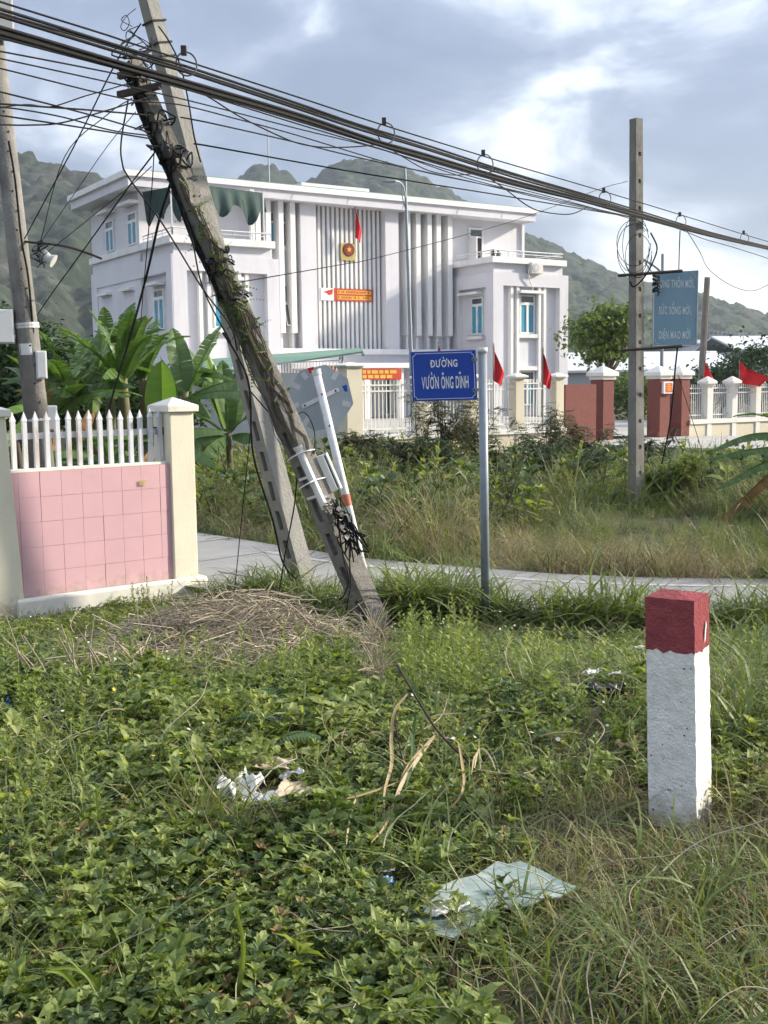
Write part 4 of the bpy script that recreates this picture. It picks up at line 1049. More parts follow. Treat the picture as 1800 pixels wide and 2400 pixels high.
# climbing plant on the pole
vine = thing('climbing_plant', 'green fern like vine climbing the leaning concrete pole', 'vine', p1(0.1, 0, p1z(900)))
mb, ms, mr = MB(), MB(), MB(); r = random.Random(21)
for k in range(18):
    z0 = p1z(r.uniform(820, 1100)); z1 = p1z(r.uniform(330, 760)); ph = r.uniform(0, 6.28); pts = []
    for i in range(14):
        z = z0 + (z1 - z0) * i / 13; h = hw1(z) + 0.008
        an = ph + r.gauss(0, 0.25); an = -1.2 + (an % 3.3)
        pts.append(p1(h * max(-1, min(1, 1.5 * math.cos(an))), h * max(-1, min(1, 1.5 * math.sin(an))), z))
    (mr if k % 3 else ms).tube(spline(pts, 2), r.uniform(0.003, 0.007), n=4)
for k in range(150):
    py = 700 + r.gauss(0, 100)
    if r.random() < 0.12: py = r.uniform(400, 560)
    if py > 1010: continue
    z = p1z(py); h = hw1(z) + 0.004
    if z > L1 or z < 0.3: continue
    an = r.uniform(-1.7, 2.2)
    ca, sa = max(-1, min(1, 1.45 * math.cos(an))), max(-1, min(1, 1.45 * math.sin(an)))
    o = p1(h * ca, h * sa, z); outw = (p1(ca, sa, z) - p1(0, 0, z)).normalized()
    d_ = (outw * 0.8 + V(r.gauss(0, 0.7), r.gauss(0, 0.5), r.gauss(-0.1, 0.8))).normalized()
    if r.random() < 0.35:       # little fern frond
        Lq = r.uniform(0.07, 0.15); sd = d_.cross(V(0, 0, 1)).normalized()
        for j in range(6):
            c = o + d_ * Lq * j / 6 - V(0, 0, 0.25) * Lq * (j / 6) ** 2
            for sg in (-1, 1): mb.leaf(c, sd * sg + d_ * 0.3, outw, 0.03 * (1 - j / 8), 0.008, 0.2)
    else:
        mb.leaf(o, d_, outw, r.uniform(0.025, 0.06), r.uniform(0.008, 0.015), 0.3)
mb.build('leaves', leafmat('vine_leaf', [(0.04, 0.07, 0.014), (0.07, 0.12, 0.02), (0.13, 0.19, 0.035)], 0.5, 0.3), vine)
ms.build('stems', m_banstem, vine); mr.build('aerial_roots', m_bark, vine)

# ------------------------------------------------------------------ octagonal sign seen from behind
oc = at(750, 933, 9.35); o_top = at(742, 873, 9.3); o_bot = at(868, 1405, 9.3)
oct_ = thing('octagonal_sign', 'grey back of an octagonal road sign on a tilted white post', 'road sign', o_bot)
pax = (o_top - o_bot).normalized()
MB().tube([o_bot - pax * 0.2, o_top], 0.034, n=14).build('post', m_post, oct_, True)
MB().tube([o_top - pax * 0.02, o_top + pax * 0.025], 0.039, n=14).build('post_cap', m_post, oct_)
t1, t2 = (1155 - 873) / (1405 - 873), (1182 - 873) / (1405 - 873)
MB().tube([o_top.lerp(o_bot, t1), o_top.lerp(o_bot, t2)], 0.0352, n=14).build('red_band', m_redband, oct_)
sx_ = (V(1, 0.12, 0) - pax * V(1, 0.12, 0).dot(pax)).normalized(); sn = sx_.cross(pax); sn = sn if sn.y < 0 else -sn
Of = frame(oc + V(0, 0.05, 0), sx_, pax, sn)
R8 = 0.282
MB().prism([Of(R8 * math.cos(math.pi / 8 + k * math.pi / 4), R8 * math.sin(math.pi / 8 + k * math.pi / 4), -0.004) for k in range(8)], sn * 0.003).build('plate', m_signback, oct_)
OB = frame(oc + V(0, 0.05, 0), (sx_ + pax * 0.22).normalized(), (pax - sx_ * 0.22).normalized(), sn)
MB().box(OB, -0.17, 0.17, -0.017, 0.017, 0.0, 0.012).build('bracket', m_post, oct_)
for a in (-0.145, 0.14): MB().tube([OB(a, 0, 0.012), OB(a, 0, 0.02)], 0.009, n=8).build('bolt', m_rust, oct_)
for q in (0.1, 0.5): c = o_top.lerp(o_bot, 0.06 + q * 0.34); MB().tube([c + sn * 0.03, c + sn * 0.042], 0.008, n=8).build('bolt', m_rust, oct_)
mt = mat('pale_tape', (0.55, 0.57, 0.58), None, 0.5, 9, 0)
for k, (an, ln) in enumerate(((2.45, 0.075), (1.95, 0.06), (0.75, 0.075), (-0.45, 0.07), (-2.35, 0.08), (3.2, 0.07))):
    f2 = frame(Of(0.225 * math.cos(an), 0.225 * math.sin(an), -0.001), sx_ * math.cos(an) + pax * math.sin(an), pax * math.cos(an) - sx_ * math.sin(an), sn)
    MB().box(f2, -ln / 2, ln / 2, -0.02, 0.022, 0.0, 0.0015).build('tape', mt, oct_)
f2 = frame(Of(-0.02, 0.245, -0.001), sx_, pax, sn); MB().prism([f2(-0.03, 0.02, 0), f2(0.025, 0.02, 0), f2(0.012, -0.028, 0), f2(-0.018, -0.028, 0)], sn * 0.002).build('red_patch', m_red, oct_)
f2 = frame(Of(0.22, 0.03, -0.001), sx_, pax, sn); MB().prism([f2(-0.02, 0.025, 0), f2(0.022, 0.03, 0), f2(0.015, -0.028, 0), f2(-0.008, -0.025, 0)], sn * 0.002).build('blue_patch', m_signblue, oct_)

# ------------------------------------------------------------------ blue street name sign
sb = at(1139, 1480, 8.0); st = at(1131, 822, 8.0)
sg = thing('street_sign', 'blue street name sign with white lettering on a grey steel pole', 'street sign', V(sb.x, sb.y, -0.45))
MB().tube([sb - V(0, 0, 0.1), st], 0.0315, n=20).build('pole', m_galv, sg, True)
MB().tube([st + V(0, 0, -0.015), st + V(0, 0, 0.022)], 0.036, n=20).build('pole_cap', m_boxgrey, sg, True)
bl, br_, tl = at(967, 941, 8.02), at(1119, 937, 7.955), at(962, 825, 8.02)
sax = (br_ - bl).normalized(); sw_ = (br_ - bl).length; sup = (tl - bl); sh = sup.length; sup.normalize(); sno = sax.cross(sup)
sno = sno if sno.y < 0 else -sno
Sf = frame(bl, sax, sno, sup)
MB().box(Sf, 0, sw_, -0.006, 0, 0, sh).build('panel', m_signblue, sg, bevel=0.002)
mb = MB(); i_, c_, w_ = 0.013, 0.022, 0.0035
xa, xb, za_, zb = i_, sw_ - i_, i_, sh - i_
mb.box(Sf, xa + c_, xb - c_, 0.0005, 0.0015, za_, za_ + w_); mb.box(Sf, xa + c_, xb - c_, 0.0005, 0.0015, zb - w_, zb)
mb.box(Sf, xa, xa + w_, 0.0005, 0.0015, za_ + c_, zb - c_); mb.box(Sf, xb - w_, xb, 0.0005, 0.0015, za_ + c_, zb - c_)
for cx, cz_, a0 in ((xa, za_, 0), (xb, za_, math.pi / 2), (xb, zb, math.pi), (xa, zb, 3 * math.pi / 2)):
    for k in range(6):
        u0, u1 = a0 + math.pi / 2 * k / 6, a0 + math.pi / 2 * (k + 1) / 6
        mb.add([Sf(cx + rr_ * math.cos(u_), 0.0015, cz_ + rr_ * math.sin(u_)) for rr_, u_ in ((c_ - w_, u0), (c_, u0), (c_, u1), (c_ - w_, u1))], [(0, 1, 2, 3)])
mb.build('border', m_signwhite, sg)
text_mb('ĐƯỜNG', Sf, sw_ * 0.305, sw_ * 0.715, sh * 0.68, 0.050, 0.022).build('lettering', m_signwhite, sg)
text_mb('VƯỜN ÔNG DĨNH', Sf, sw_ * 0.155, sw_ * 0.875, sh * 0.25, 0.083, 0.02).build('lettering', m_signwhite, sg)
for z in (sh * 0.2, sh * 0.81):
    MB().box(Sf, sw_ - 0.03, sw_ + 0.012, 0.001, 0.012, z - 0.012, z + 0.012).build('clamp', m_galv, sg)
    MB().tube([Sf(sw_ - 0.018, 0.012, z), Sf(sw_ - 0.018, 0.02, z)], 0.006, n=8).build('bolt', m_rust, sg)

# ------------------------------------------------------------------ kerb marker stone
mk = on_z(1634, 1948, 0.0); SZ, HT, HR = 0.158, 0.735, 0.168
mt_ = thing('marker_stone', 'square roadside marker stone, white with a dark red top', 'marker stone', V(mk.x, mk.y, 0.0))
fl, frt = V(-0.842, 0.539, 0), V(0.539, 0.842, 0)          # along the left face and along the right face, from the near edge
lean = V(-0.032, 0.0, 1)
Mf = frame(mk, fl, frt, lean)
def rough_block(z0, z1, seed, top=False, grow=0.0):
    mb = MB(); na, nzq = 14, max(4, int((z1 - z0) / 0.013))
    def pt_(a, b, z):
        tp = 1 - 0.035 * (z / HT)
        q = Mf((a - SZ / 2) * tp + SZ / 2, (b - SZ / 2) * tp + SZ / 2, z)
        nn = noise.noise_vector(q * 38) * 0.0022 + noise.noise_vector(q * 120) * 0.0012
        return q + nn
    per = [(SZ * i / na, 0) for i in range(na)] + [(SZ, SZ * i / na) for i in range(na)] + [(SZ - SZ * i / na, SZ) for i in range(na)] + [(0, SZ - SZ * i / na) for i in range(na)]
    n = len(per)
    def rnd(a, b):     # corners worn round
        m_ = 0.006
        return (min(max(a, 0), SZ), min(max(b, 0), SZ))
    vs = [pt_(*((a - SZ / 2) * (1 + grow) + SZ / 2, (b - SZ / 2) * (1 + grow) + SZ / 2), z0 + (z1 - z0) * j / nzq + (0.014 * noise.noise(V(a * 45, b * 45, 3.0)) - 0.05 * b * (a < 0.001) * 0 if top and j == 0 else 0)) for j in range(nzq + 1) for a, b in per]
    fs = [(j * n + i, j * n + (i + 1) % n, (j + 1) * n + (i + 1) % n, (j + 1) * n + i) for j in range(nzq) for i in range(n)]
    mb.add(vs, fs)
    if top:
        g_ = [pt_(SZ * i / na, SZ * j / na, z1 + 0.012 * (1 - max(abs(i / na - 0.5), abs(j / na - 0.5)) * 2)) for j in range(na + 1) for i in range(na + 1)]
        mb.add(g_, [(j * (na + 1) + i, j * (na + 1) + i + 1, (j + 1) * (na + 1) + i + 1, (j + 1) * (na + 1) + i) for j in range(na) for i in range(na)])
    return mb
m_mwhite = mat('rough_white_paint', (0.76, 0.76, 0.74), (0.66, 0.66, 0.64), 0.9, 14, 0.35, 120, stain=(0.42, 0.40, 0.36), stain_amt=0.6, stain_scale=14, stretch=(1, 1, 0.5), spec=0.1)
m_mred = mat('rough_red_paint', (0.27, 0.068, 0.074), (0.21, 0.054, 0.06), 0.9, 14, 0.4, 120, stain=(0.30, 0.07, 0.075), stain_amt=0.8, stain_scale=18, spec=0.1)
def mud(m, z_top):
    nt = m.node_tree; N, L = nt.nodes, nt.links; b = N['Principled BSDF']; old = b.inputs['Base Color'].links[0].from_socket
    t = N.new('ShaderNodeTexCoord'); sp = N.new('ShaderNodeSeparateXYZ'); L.new(t.outputs['Object'], sp.inputs[0])
    n_ = N.new('ShaderNodeTexNoise'); n_.inputs['Scale'].default_value = 16; n_.inputs['Detail'].default_value = 8; L.new(t.outputs['Object'], n_.inputs['Vector'])
    ad = N.new('ShaderNodeMath'); ad.operation = 'MULTIPLY_ADD'; L.new(n_.outputs[0], ad.inputs[0]); ad.inputs[1].default_value = -0.32; L.new(sp.outputs[2], ad.inputs[2])
    mr = N.new('ShaderNodeMapRange'); mr.inputs[1].default_value = z_top; mr.inputs[2].default_value = z_top - 0.14; mr.inputs[4].default_value = 0.7; L.new(ad.outputs[0], mr.inputs[0])
    mx = N.new('ShaderNodeMix'); mx.data_type = 'RGBA'; L.new(mr.outputs[0], mx.inputs[0]); L.new(old, mx.inputs[6]); mx.inputs[7].default_value = (0.30, 0.26, 0.19, 1)
    L.new(mx.outputs[2], b.inputs['Base Color'])
mud(m_mwhite, -0.04); mud(m_pink, 0.07); mud(m_pillar, 0.05)
rough_block(-0.15, HT - 0.02, 1).build('shaft', m_mwhite, mt_)
rough_block(HT - HR - 0.0005, HT, 2, True, 0.018).build('painted_top', m_mred, mt_)
chip = MB().prism([Mf(-0.0022, SZ * a, HT - HR + z) for a, z in ((0.55, 0.02), (0.62, 0.03), (0.70, 0.075), (0.66, 0.09), (0.6, 0.06))], fl * -0.002)
chip.build('paint_chip', m_mwhite, mt_)
r = random.Random(9)
for k in range(26):
    a, z = r.uniform(0.01, SZ - 0.01), r.uniform(0.03, HT - HR - 0.02); s_ = r.uniform(0.0012, 0.0035)
    q = Mf(a, 0, z)
    MB().prism([Mf(a + s_ * math.cos(u_) * r.uniform(0.6, 1.3), -0.0035, z + s_ * math.sin(u_) * r.uniform(0.6, 1.3)) for u_ in [i * 1.047 for i in range(6)]], frt * -0.0012).build('pit', m_dark, mt_)

# ------------------------------------------------------------------ right-hand pole and blue board
rb = V(*at(1491, 1235, 15.6).xy, -0.85); rt = at(1491, 279, 15.6)
rp_, rpt, rL, rhw = slotted_pole('utility_pole', 'square concrete utility pole standing upright beside the blue board', rb, rt, 0.165, 0.125, (0.55, -0.83, 0), m_conc, 15, True, 0.055, 0.36, 0.6)
MB().box(frame(rpt(0, 0, 0), (rpt(0, 1, 0) - rpt(0, 0, 0)), (rpt(1, 0, 0) - rpt(0, 0, 0))), -rhw(1.5) - 0.012, -rhw(1.5) - 0.002, -0.03, 0.03, 1.42, 1.6).build('paper_notice', m_frame, rp_)
brd = thing('slogan_board', 'faded blue board with pale lettering bolted to the utility pole', 'board', at(1580, 810, 15.62))
BBl, BBr, BTl = at(1529, 811, 15.62), at(1633, 812, 15.75), at(1530, 640, 15.62)
bax_ = (BBr - BBl); bw = bax_.length; bax_.normalize(); bhh = (BTl - BBl).length; bno = bax_.cross(V(0, 0, 1)); bno = bno if bno.y < 0 else -bno
BBf = frame(BBl, bax_ + V(0, 0, 0.012), bno)
MB().prism([BBf(0, 0, 0), BBf(bw, 0, 0.01), BBf(bw, 0, bhh + 0.045), BBf(0, 0, bhh)], bno * -0.02).build('panel', m_board, brd)
mb = MB()
for q in ((0, 0.012, 0.002, 0.012, 0, bhh), (bw - 0.012, bw, 0.002, 0.012, 0.012, bhh + 0.04), (0.013, bw - 0.013, 0.002, 0.012, 0.0, 0.012)): mb.box(BBf, *q)
mb.build('board_frame', m_rail, brd)
for txt, a0, a1, z in (('NÔNG THÔN MỚI,', 0.045, bw - 0.055, 0.80), ('SỨC SỐNG MỚI,', 0.09, bw - 0.09, 0.435), ('DIỆN MẠO MỚI', 0.095, bw - 0.10, 0.10)):
    text_mb(txt, BBf, a0, a1, z, 0.105, 0.02).build('lettering', m_boardtext, brd)
for cx, cz_, sg_ in ((0.03, 0.03, 1), (bw - 0.03, 0.035, -1), (bw - 0.03, bhh, -1)):
    mb = MB(); k_ = -1 if cz_ > 0.5 else 1
    mb.tube(spline([BBf(cx + sg_ * 0.06, 0.006, cz_), BBf(cx + sg_ * 0.02, 0.006, cz_ + k_ * 0.015), BBf(cx + sg_ * 0.012, 0.006, cz_ + k_ * 0.03), BBf(cx, 0.006, cz_ + k_ * 0.08)], 4), 0.004, n=4); mb.build('corner_ornament', m_boardtext, brd)
for k, (a, b) in enumerate((((1449, 646), (1599, 635)), ((1457, 821), (1598, 811)))):
    tag(MB().tube([at(a[0], a[1], 15.45), at(b[0], b[1], 15.5)], 0.022, n=6).build('crossbar', m_rust), ('upper dark crossbar on the utility pole holding the board', 'lower dark crossbar on the utility pole holding the board')[k], 'bar', 'board crossbars')

# ------------------------------------------------------------------ round pole at the left with boxes and lamp
lp_t, lp_b = at(-30, -60, 11.4), at(124, 1297, 11.5)
lpole = thing('utility_pole', 'round concrete utility pole behind the picket fence', 'utility pole', lp_b)
MB().tube([lp_b - V(0, 0, 0.2), lp_t], 0.135, 0.085, 20).build('shaft', m_conc, lpole, True)
def lpat(py): return lp_t.lerp(lp_b, (py + 60) / 1357)
def lpr(py): return 0.085 + 0.05 * (py + 60) / 1357
for py in (735, 742, 964, 1003): MB().tube([lpat(py), lpat(py + 6)], lpr(py) + 0.006, n=20).build('strap', m_rail, lpole)
mb = MB(); f0 = lpat(800)
for k in range(9):
    a0 = -2.35 + k * 0.14
    vs = [lpat(py) + V(math.cos(a) * (lpr(py) + 0.004), math.sin(a) * (lpr(py) + 0.004), 0) for a in (a0, a0 + 0.14) for py in (785, 812)]
    mb.add(vs, [(0, 1, 3, 2)])
mb.build('paper_label', m_frame, lpole)
r = random.Random(2)
for k in range(16):
    q = lpat(250 + k * 45); rr_ = lpr(250 + k * 45)
    an = -1.2 + (k % 2) * 0.25
    c = q + V(math.cos(an) * rr_, math.sin(an) * rr_, 0)
    MB().tube([c, c + V(math.cos(an), math.sin(an), 0) * 0.004], 0.012, n=6).build('step_hole', m_dark, lpole)
def cabinet(label, px, py, Y, w, d, h, m=m_boxgrey, yaw=0.35):
    c = at(px, py, Y); f_ = frame(c, V(math.cos(yaw), math.sin(yaw), 0), V(-math.sin(yaw), math.cos(yaw), 0))
    t = thing('meter_box', label, 'box', c, 'boxes on the left utility pole')
    MB().box(f_, -w / 2, w / 2, 0, d, 0, h).build('case', m, t, bevel=0.008)
    MB().box(f_, -w / 2 + 0.012, w / 2 - 0.012, -0.012, -0.001, 0.012, h - 0.012).build('door', m, t, bevel=0.004)
    return t
cabinet('pale meter box on the left side of the round utility pole', 14, 805, 11.3, 0.17, 0.14, 0.34)
cabinet('narrow white box on the right side of the round utility pole', 99, 888, 11.33, 0.105, 0.1, 0.28)
cabinet('white box with slotted door low on the round pole behind the pickets', 121, 1008, 11.5, 0.13, 0.12, 0.25)
cabinet('grey cabinet at the very top left corner near the cables', 8, 82, 11.2, 0.2, 0.2, 0.45, m_sidewall)
la = thing('hanging_lamp', 'white lamp shade on a rusty arm below the wires at left', 'lamp', at(110, 610, 11.3))
MB().tube(spline([at(55, 566, 11.4), at(140, 575, 11.3), at(190, 588, 11.2), at(238, 606, 11.1)], 4), 0.012, n=5).build('arm', m_rust, la)
MB().tube([at(103, 585, 11.3), at(112, 604, 11.3), at(126, 612, 11.3)], lambda t: 0.015 + 0.055 * t, n=12).build('shade', m_sidewall, la)
mb = MB(); r = random.Random(5)
for k in range(8):
    pts = [at(92 + r.gauss(0, 4), 572 + r.gauss(0, 4), 11.3)]
    for i in range(4): pts.append(at(92 + r.gauss(0, 12), 575 + i * 14 + r.gauss(0, 5), 11.28))
    mb.tube(spline(pts, 3), 0.004, n=4)
mb.build('wire_knot', m_black, la)

# ------------------------------------------------------------------ overhead cables
def depth_of(px): return 1 / (0.1538 - px * 0.0871 / 1491)
def wire(name, label, pts, rad, m=None, cat='cable', n=5, group=None, seg=6):
    P = [at(q[0], q[1], q[2] if len(q) > 2 else depth_of(q[0])) for q in pts]
    o = MB().tube(spline(P, seg), rad, n=n).build(name, m or m_black, None, True)
    return tag(o, label, cat, group)
def bundle(label, pts, offs, rad):
    t = thing('cable_bundle', label, 'cable', at(pts[0][0], pts[0][1], depth_of(pts[0][0])), 'overhead cables')
    for k, (dy, dd) in enumerate(offs):
        P = []
        for i, q in enumerate(pts):
            Y = depth_of(q[0]) + dd
            P.append(at(q[0], q[1], Y) + V(0, 0, dy * (1 + 0.25 * math.sin(i * 2.3 + k * 1.7))))
        MB().tube(spline(P, 6), rad * (1, 0.8, 1.1, 0.7)[k % 4], n=6).build('cable', m_black, t, True)
top_pts = [(-120, -36), (0, 4), (232, 76), (304, 100), (430, 141), (700, 228), (892, 291), (1137, 367), (1200, 386), (1416, 449), (1594, 503), (1752, 552), (1900, 595)]
wire('messenger_wire', 'topmost single cable that carries the ring hangers', top_pts, 0.0065, cat='cable', group='overhead cables')
bundle('upper thick bundle of black overhead cables', [(-120, -5), (0, 30), (295, 118), (456, 169), (700, 249), (838, 295), (1000, 346), (1200, 409), (1370, 458), (1505, 500), (1660, 545), (1800, 580), (1900, 604)], ((0.017, 0), (-0.002, 0.01), (-0.02, 0.0)), 0.0108)
bundle('lower thickest bundle of black overhead cables', [(-120, 43), (0, 74), (295, 156), (422, 194), (700, 274), (880, 333), (1000, 369), (1200, 426), (1370, 470), (1505, 507), (1660, 549), (1800, 582), (1900, 606)], ((0.02, 0), (0.004, 0.012), (-0.012, 0.0), (-0.026, 0.008)), 0.0128)
thin = [
 ('first thin cable below the bundles, passing both pole tops', [(-60, 112), (0, 120), (274, 173), (420, 205), (700, 291), (880, 345), (1100, 412), (1370, 482), (1476, 512)], 0.0055),
 ('second thin cable below the bundles, nearly straight', [(-60, 128), (0, 137), (338, 211), (500, 250), (700, 302), (900, 352), (1100, 419), (1300, 468), (1476, 508)], 0.005),
 ('third thin cable below the bundles, sagging at the pole', [(-60, 150), (0, 160), (295, 232), (420, 245), (560, 280), (700, 318), (960, 395), (1200, 446), (1476, 507)], 0.005),
 ('fourth thin cable from the left edge to the vine covered pole', [(-60, 203), (0, 215), (200, 266), (350, 310, 7.75)], 0.0055),
 ('fifth thin cable from the left edge, slack before the pole', [(-60, 238), (0, 243), (100, 250), (200, 257), (350, 270, 7.75)], 0.006),
 ('sixth thin cable from the left edge, lowest of those tied to the pole', [(-60, 262), (0, 270), (180, 297), (354, 325, 7.75)], 0.0055),
 ('grey slack cable curving up from the left edge to the pole top', [(-60, 290), (0, 292), (70, 293), (148, 287), (270, 253), (363, 223, 7.7)], 0.005),
 ('slack loop of cable rising to the bundle before the pole top', [(-40, 258), (60, 245), (120, 250), (200, 225), (270, 205), (310, 192, 7.6)], 0.004),
 ('two strand cable dropping from the left edge past the lamp', [(-40, 248), (40, 255), (150, 275), (260, 305), (352, 318, 7.8)], 0.005),
 ('lowest long cable running right across the roof line of the building', [(455, 337, 8.4), (500, 344, 8.6), (795, 397, 10), (1000, 430), (1200, 462), (1475, 508)], 0.0065),
 ('thin cable crossing over the building roof below the main bundles', [(424, 275, 8.2), (500, 290), (690, 333), (860, 374), (1100, 425), (1300, 472), (1476, 509)], 0.0055),
 ('cable that crosses the others steeply and sags in the middle', [(455, 208, 7.9), (500, 234), (560, 272), (640, 312), (700, 336), (760, 345), (830, 344), (890, 338)], 0.0055),
 ('slack cable hanging in a bow between two ring hangers', [(905, 342), (940, 365), (1000, 398), (1060, 410), (1120, 406), (1180, 400)], 0.005),
 ('slack cable hanging in a bow beside the roof end', [(1137, 412), (1180, 440), (1230, 478), (1268, 495), (1335, 502), (1380, 484)], 0.0065),
 ('cable peeling off to the lower right beyond the pole', [(1505, 508), (1600, 540), (1650, 560), (1730, 583), (1860, 625)], 0.006),
 ('slack cable hanging in a deep bow at the right edge', [(1610, 541), (1640, 590), (1662, 632), (1712, 668), (1760, 682), (1800, 668), (1860, 640)], 0.0055),
 ('short cable hanging straight down to the end of the upper crossbar', [(1594, 540), (1592, 590), (1591, 634, 15.5)], 0.008),
 ('thin service wire slanting up across the building facade', [(500, 672, 13), (800, 620, 20), (900, 600, 24), (1200, 519, 30), (1400, 445, 33), (1470, 425, 30)], 0.008),
]
for lab, pts, rad in thin: wire('overhead_cable', lab, pts, rad, group='overhead cables')
for k, (px_, py_) in enumerate(((437, 150), (905, 312), (1137, 385), (1418, 466), (1596, 520), (1745, 560))):
    Y = depth_of(px_) - 0.03; s_ = Y / FPX
    rr_ = (26, 23, 22, 17, 15, 13)[k] * s_
    c = at(px_, py_, Y)
    h_ = thing('ring_hanger', ('first', 'second', 'third', 'fourth', 'fifth', 'sixth')[k] + ' ring hanger from the left on the top overhead cable', 'ring hanger', c - V(0, 0, rr_), 'ring hangers')
    MB().tube([c + V(rr_ * math.cos(a) * 0.85, 0.3 * rr_ * math.cos(a), rr_ * math.sin(a)) for a in [2 * math.pi * i / 20 for i in range(21)]], 0.006, n=5).build('ring', m_grey_wire, h_)
    MB().box(frame(c + V(-0.2 * rr_, 0, rr_ * 1.12), V(1, 0, 0), V(0, 1, 0)), -0.018, 0.018, -0.015, 0.015, -0.03, 0.03).build('clamp', m_rust, h_)
drops = [
 ('black guy wire from the pale pole top down to the round pole', [(330, 55, 8.6), (270, 150, 8.8), (180, 330, 9.6), (100, 480, 10.6), (57, 560, 11.3)], 0.006),
 ('second guy wire from the vine covered pole down to the lamp arm', [(310, 230, 7.8), (250, 270, 8.6), (150, 370, 10), (95, 565, 11.2)], 0.004),
 ('wire slanting from the pole down across the hillside', [(362, 358, 7.8), (300, 440, 8.6), (200, 580, 10.2), (115, 697, 11.6), (60, 780, 12)], 0.006),
 ('pale thin wire slanting across the left end of the roof', [(318, 262, 7.9), (250, 345, 8.8), (170, 460, 10), (95, 568, 11.2)], 0.003),
 ('faint wire slanting from the roof corner to the lamp', [(355, 390, 8), (300, 440, 9), (200, 520, 10.4), (100, 600, 11.2)], 0.0035),
 ('thick twisted black cable dropping from the pole past the banana leaves', [(400, 428, 7.9), (372, 520, 8.2), (346, 635, 8.8), (305, 790, 10), (262, 934, 11), (240, 1030, 11.5)], 0.010),
 ('long cable bowing down from the pole top and back to the pole', [(300, 236, 7.7), (284, 330, 7.6), (286, 380, 7.6), (302, 417, 7.6), (381, 525, 7.6), (475, 677, 7.65), (540, 764, 7.75), (556, 822, 7.85)], 0.006),
 ('cable hanging from the pole in front of the left wing', [(428, 490, 7.85), (450, 560, 7.8), (476, 677, 7.8), (541, 804, 7.9)], 0.006),
 ('thin wire dropping across the balcony to the banana plants', [(362, 345, 7.9), (356, 440, 8.2), (345, 580, 8.8), (335, 690, 9.5), (330, 760, 10)], 0.004),
 ('cable looping down the right side of the pale pole top', [(372, 62, 8.5), (395, 95, 8.4), (422, 152, 8.3), (440, 230, 8.3), (455, 320, 8.4), (470, 380, 8.5)], 0.006),
 ('cable trailing down the slotted side of the pale pole to the ground', [(523, 780, 8.2), (559, 839, 8.4), (585, 910, 8.6), (594, 1066, 8.7), (640, 1220, 8.8), (663, 1317, 8.9), (698, 1363, 8.95), (720, 1395, 8.9)], 0.009),
 ('black cable hanging between the two leaning poles to the grass', [(697, 1090, 7.9), (695, 1130, 8), (689, 1190, 8.1), (668, 1300, 8.2), (653, 1395, 8.2), (640, 1450, 8.1)], 0.0055),
 ('thin wire hanging down before the lane to the grass', [(588, 1000, 8.6), (577, 1110, 8.7), (565, 1230, 8.8), (552, 1360, 8.8), (545, 1420, 8.7)], 0.004),
 ('black cable curling down the face of the vine covered pole', [(790, 1200, 7.78), (797, 1260, 7.75), (808, 1320, 7.72), (818, 1360, 7.7), (806, 1395, 7.68), (795, 1405, 7.68)], 0.006),
 ('black cable end dangling beside the foot of the vine covered pole', [(818, 1280, 7.72), (820, 1330, 7.7), (821, 1375, 7.68), (812, 1432, 7.66)], 0.005),
 ('thin cable arching from the pole over the octagonal sign', [(696, 972, 7.95), (712, 966, 8.0), (728, 985, 8.05), (738, 1020, 8.0), (736, 1065, 7.9)], 0.0045),
 ('cable strung between the leaning poles below the vines', [(585, 915, 8.5), (620, 955, 8.2), (652, 990, 8.0), (690, 1030, 7.9)], 0.006),
 ('black wires running down the side of the round pole', [(20, 330, 11.2), (35, 420, 11.25), (50, 560, 11.3), (66, 650, 11.35), (80, 800, 11.4), (85, 830, 11.4)], 0.011),
 ('curly thin wire coil hanging off the pale pole', [(318, 20, 8.6), (295, 40, 8.5), (283, 62, 8.4), (292, 72, 8.4), (303, 55, 8.4), (296, 36, 8.4), (285, 48, 8.4), (310, 62, 8.5)], 0.003),
 ('dark cable dropping from the lower crossbar end down to the bushes', [(1588, 815, 15.5), (1582, 870, 15.6), (1572, 980, 16), (1555, 1070, 16.3), (1543, 1115, 16.5)], 0.012),
 ('thin guy wire from the lower crossbar slanting to the stone face', [(1590, 880, 17), (1615, 960, 19), (1640, 1040, 21), (1655, 1095, 22)], 0.006),
 ('cable looping tight round the right-hand pole above the board', [(1476, 660, 15.4), (1486, 672, 15.4), (1510, 650, 15.4), (1530, 615, 15.4), (1540, 580, 15.45), (1525, 545, 15.45)], 0.011),
]
for lab, pts, rad in drops: wire('hanging_cable', lab, pts, rad, group='hanging cables')
coil = thing('cable_coil', 'loose coil of cable round the right-hand pole above the board', 'cable', at(1500, 640, 15.45))
r = random.Random(33)
for k in range(5):
    cx, cy = 1500 + r.gauss(0, 12), 590 + r.gauss(0, 12); rx, ry = r.uniform(20, 42), r.uniform(50, 72)
    MB().tube([at(cx + rx * math.cos(a), cy + ry * math.sin(a), 15.42 + (0.16 if math.sin(a * 1) > 2 else 0.0) - 0.02 * k) for a in [2 * math.pi * i / 24 for i in range(22 + (k % 3))]], 0.0045, n=5).build('loop', m_black if k % 3 else m_grey_wire, coil)
knot = thing('cable_tie_knot', 'black cable knot tied over the corner of the blue board', 'cable', at(1537, 690, 15.4))
for k in range(6):
    y0 = 648 + k * 7
    MB().tube(spline([at(1530, y0 + r.gauss(0, 1.5), 15.45), at(1538, y0 + r.uniform(-4, 4), 15.38), at(1546, y0 + 2, 15.45)], 3), 0.014, n=5).build('cable', m_black, knot)
MB().tube(spline([at(1544, 645, 15.4), at(1541, 670, 15.38), at(1544, 685, 15.38), at(1541, 694, 15.38)], 4), 0.008, n=5).build('cable', m_black, knot)
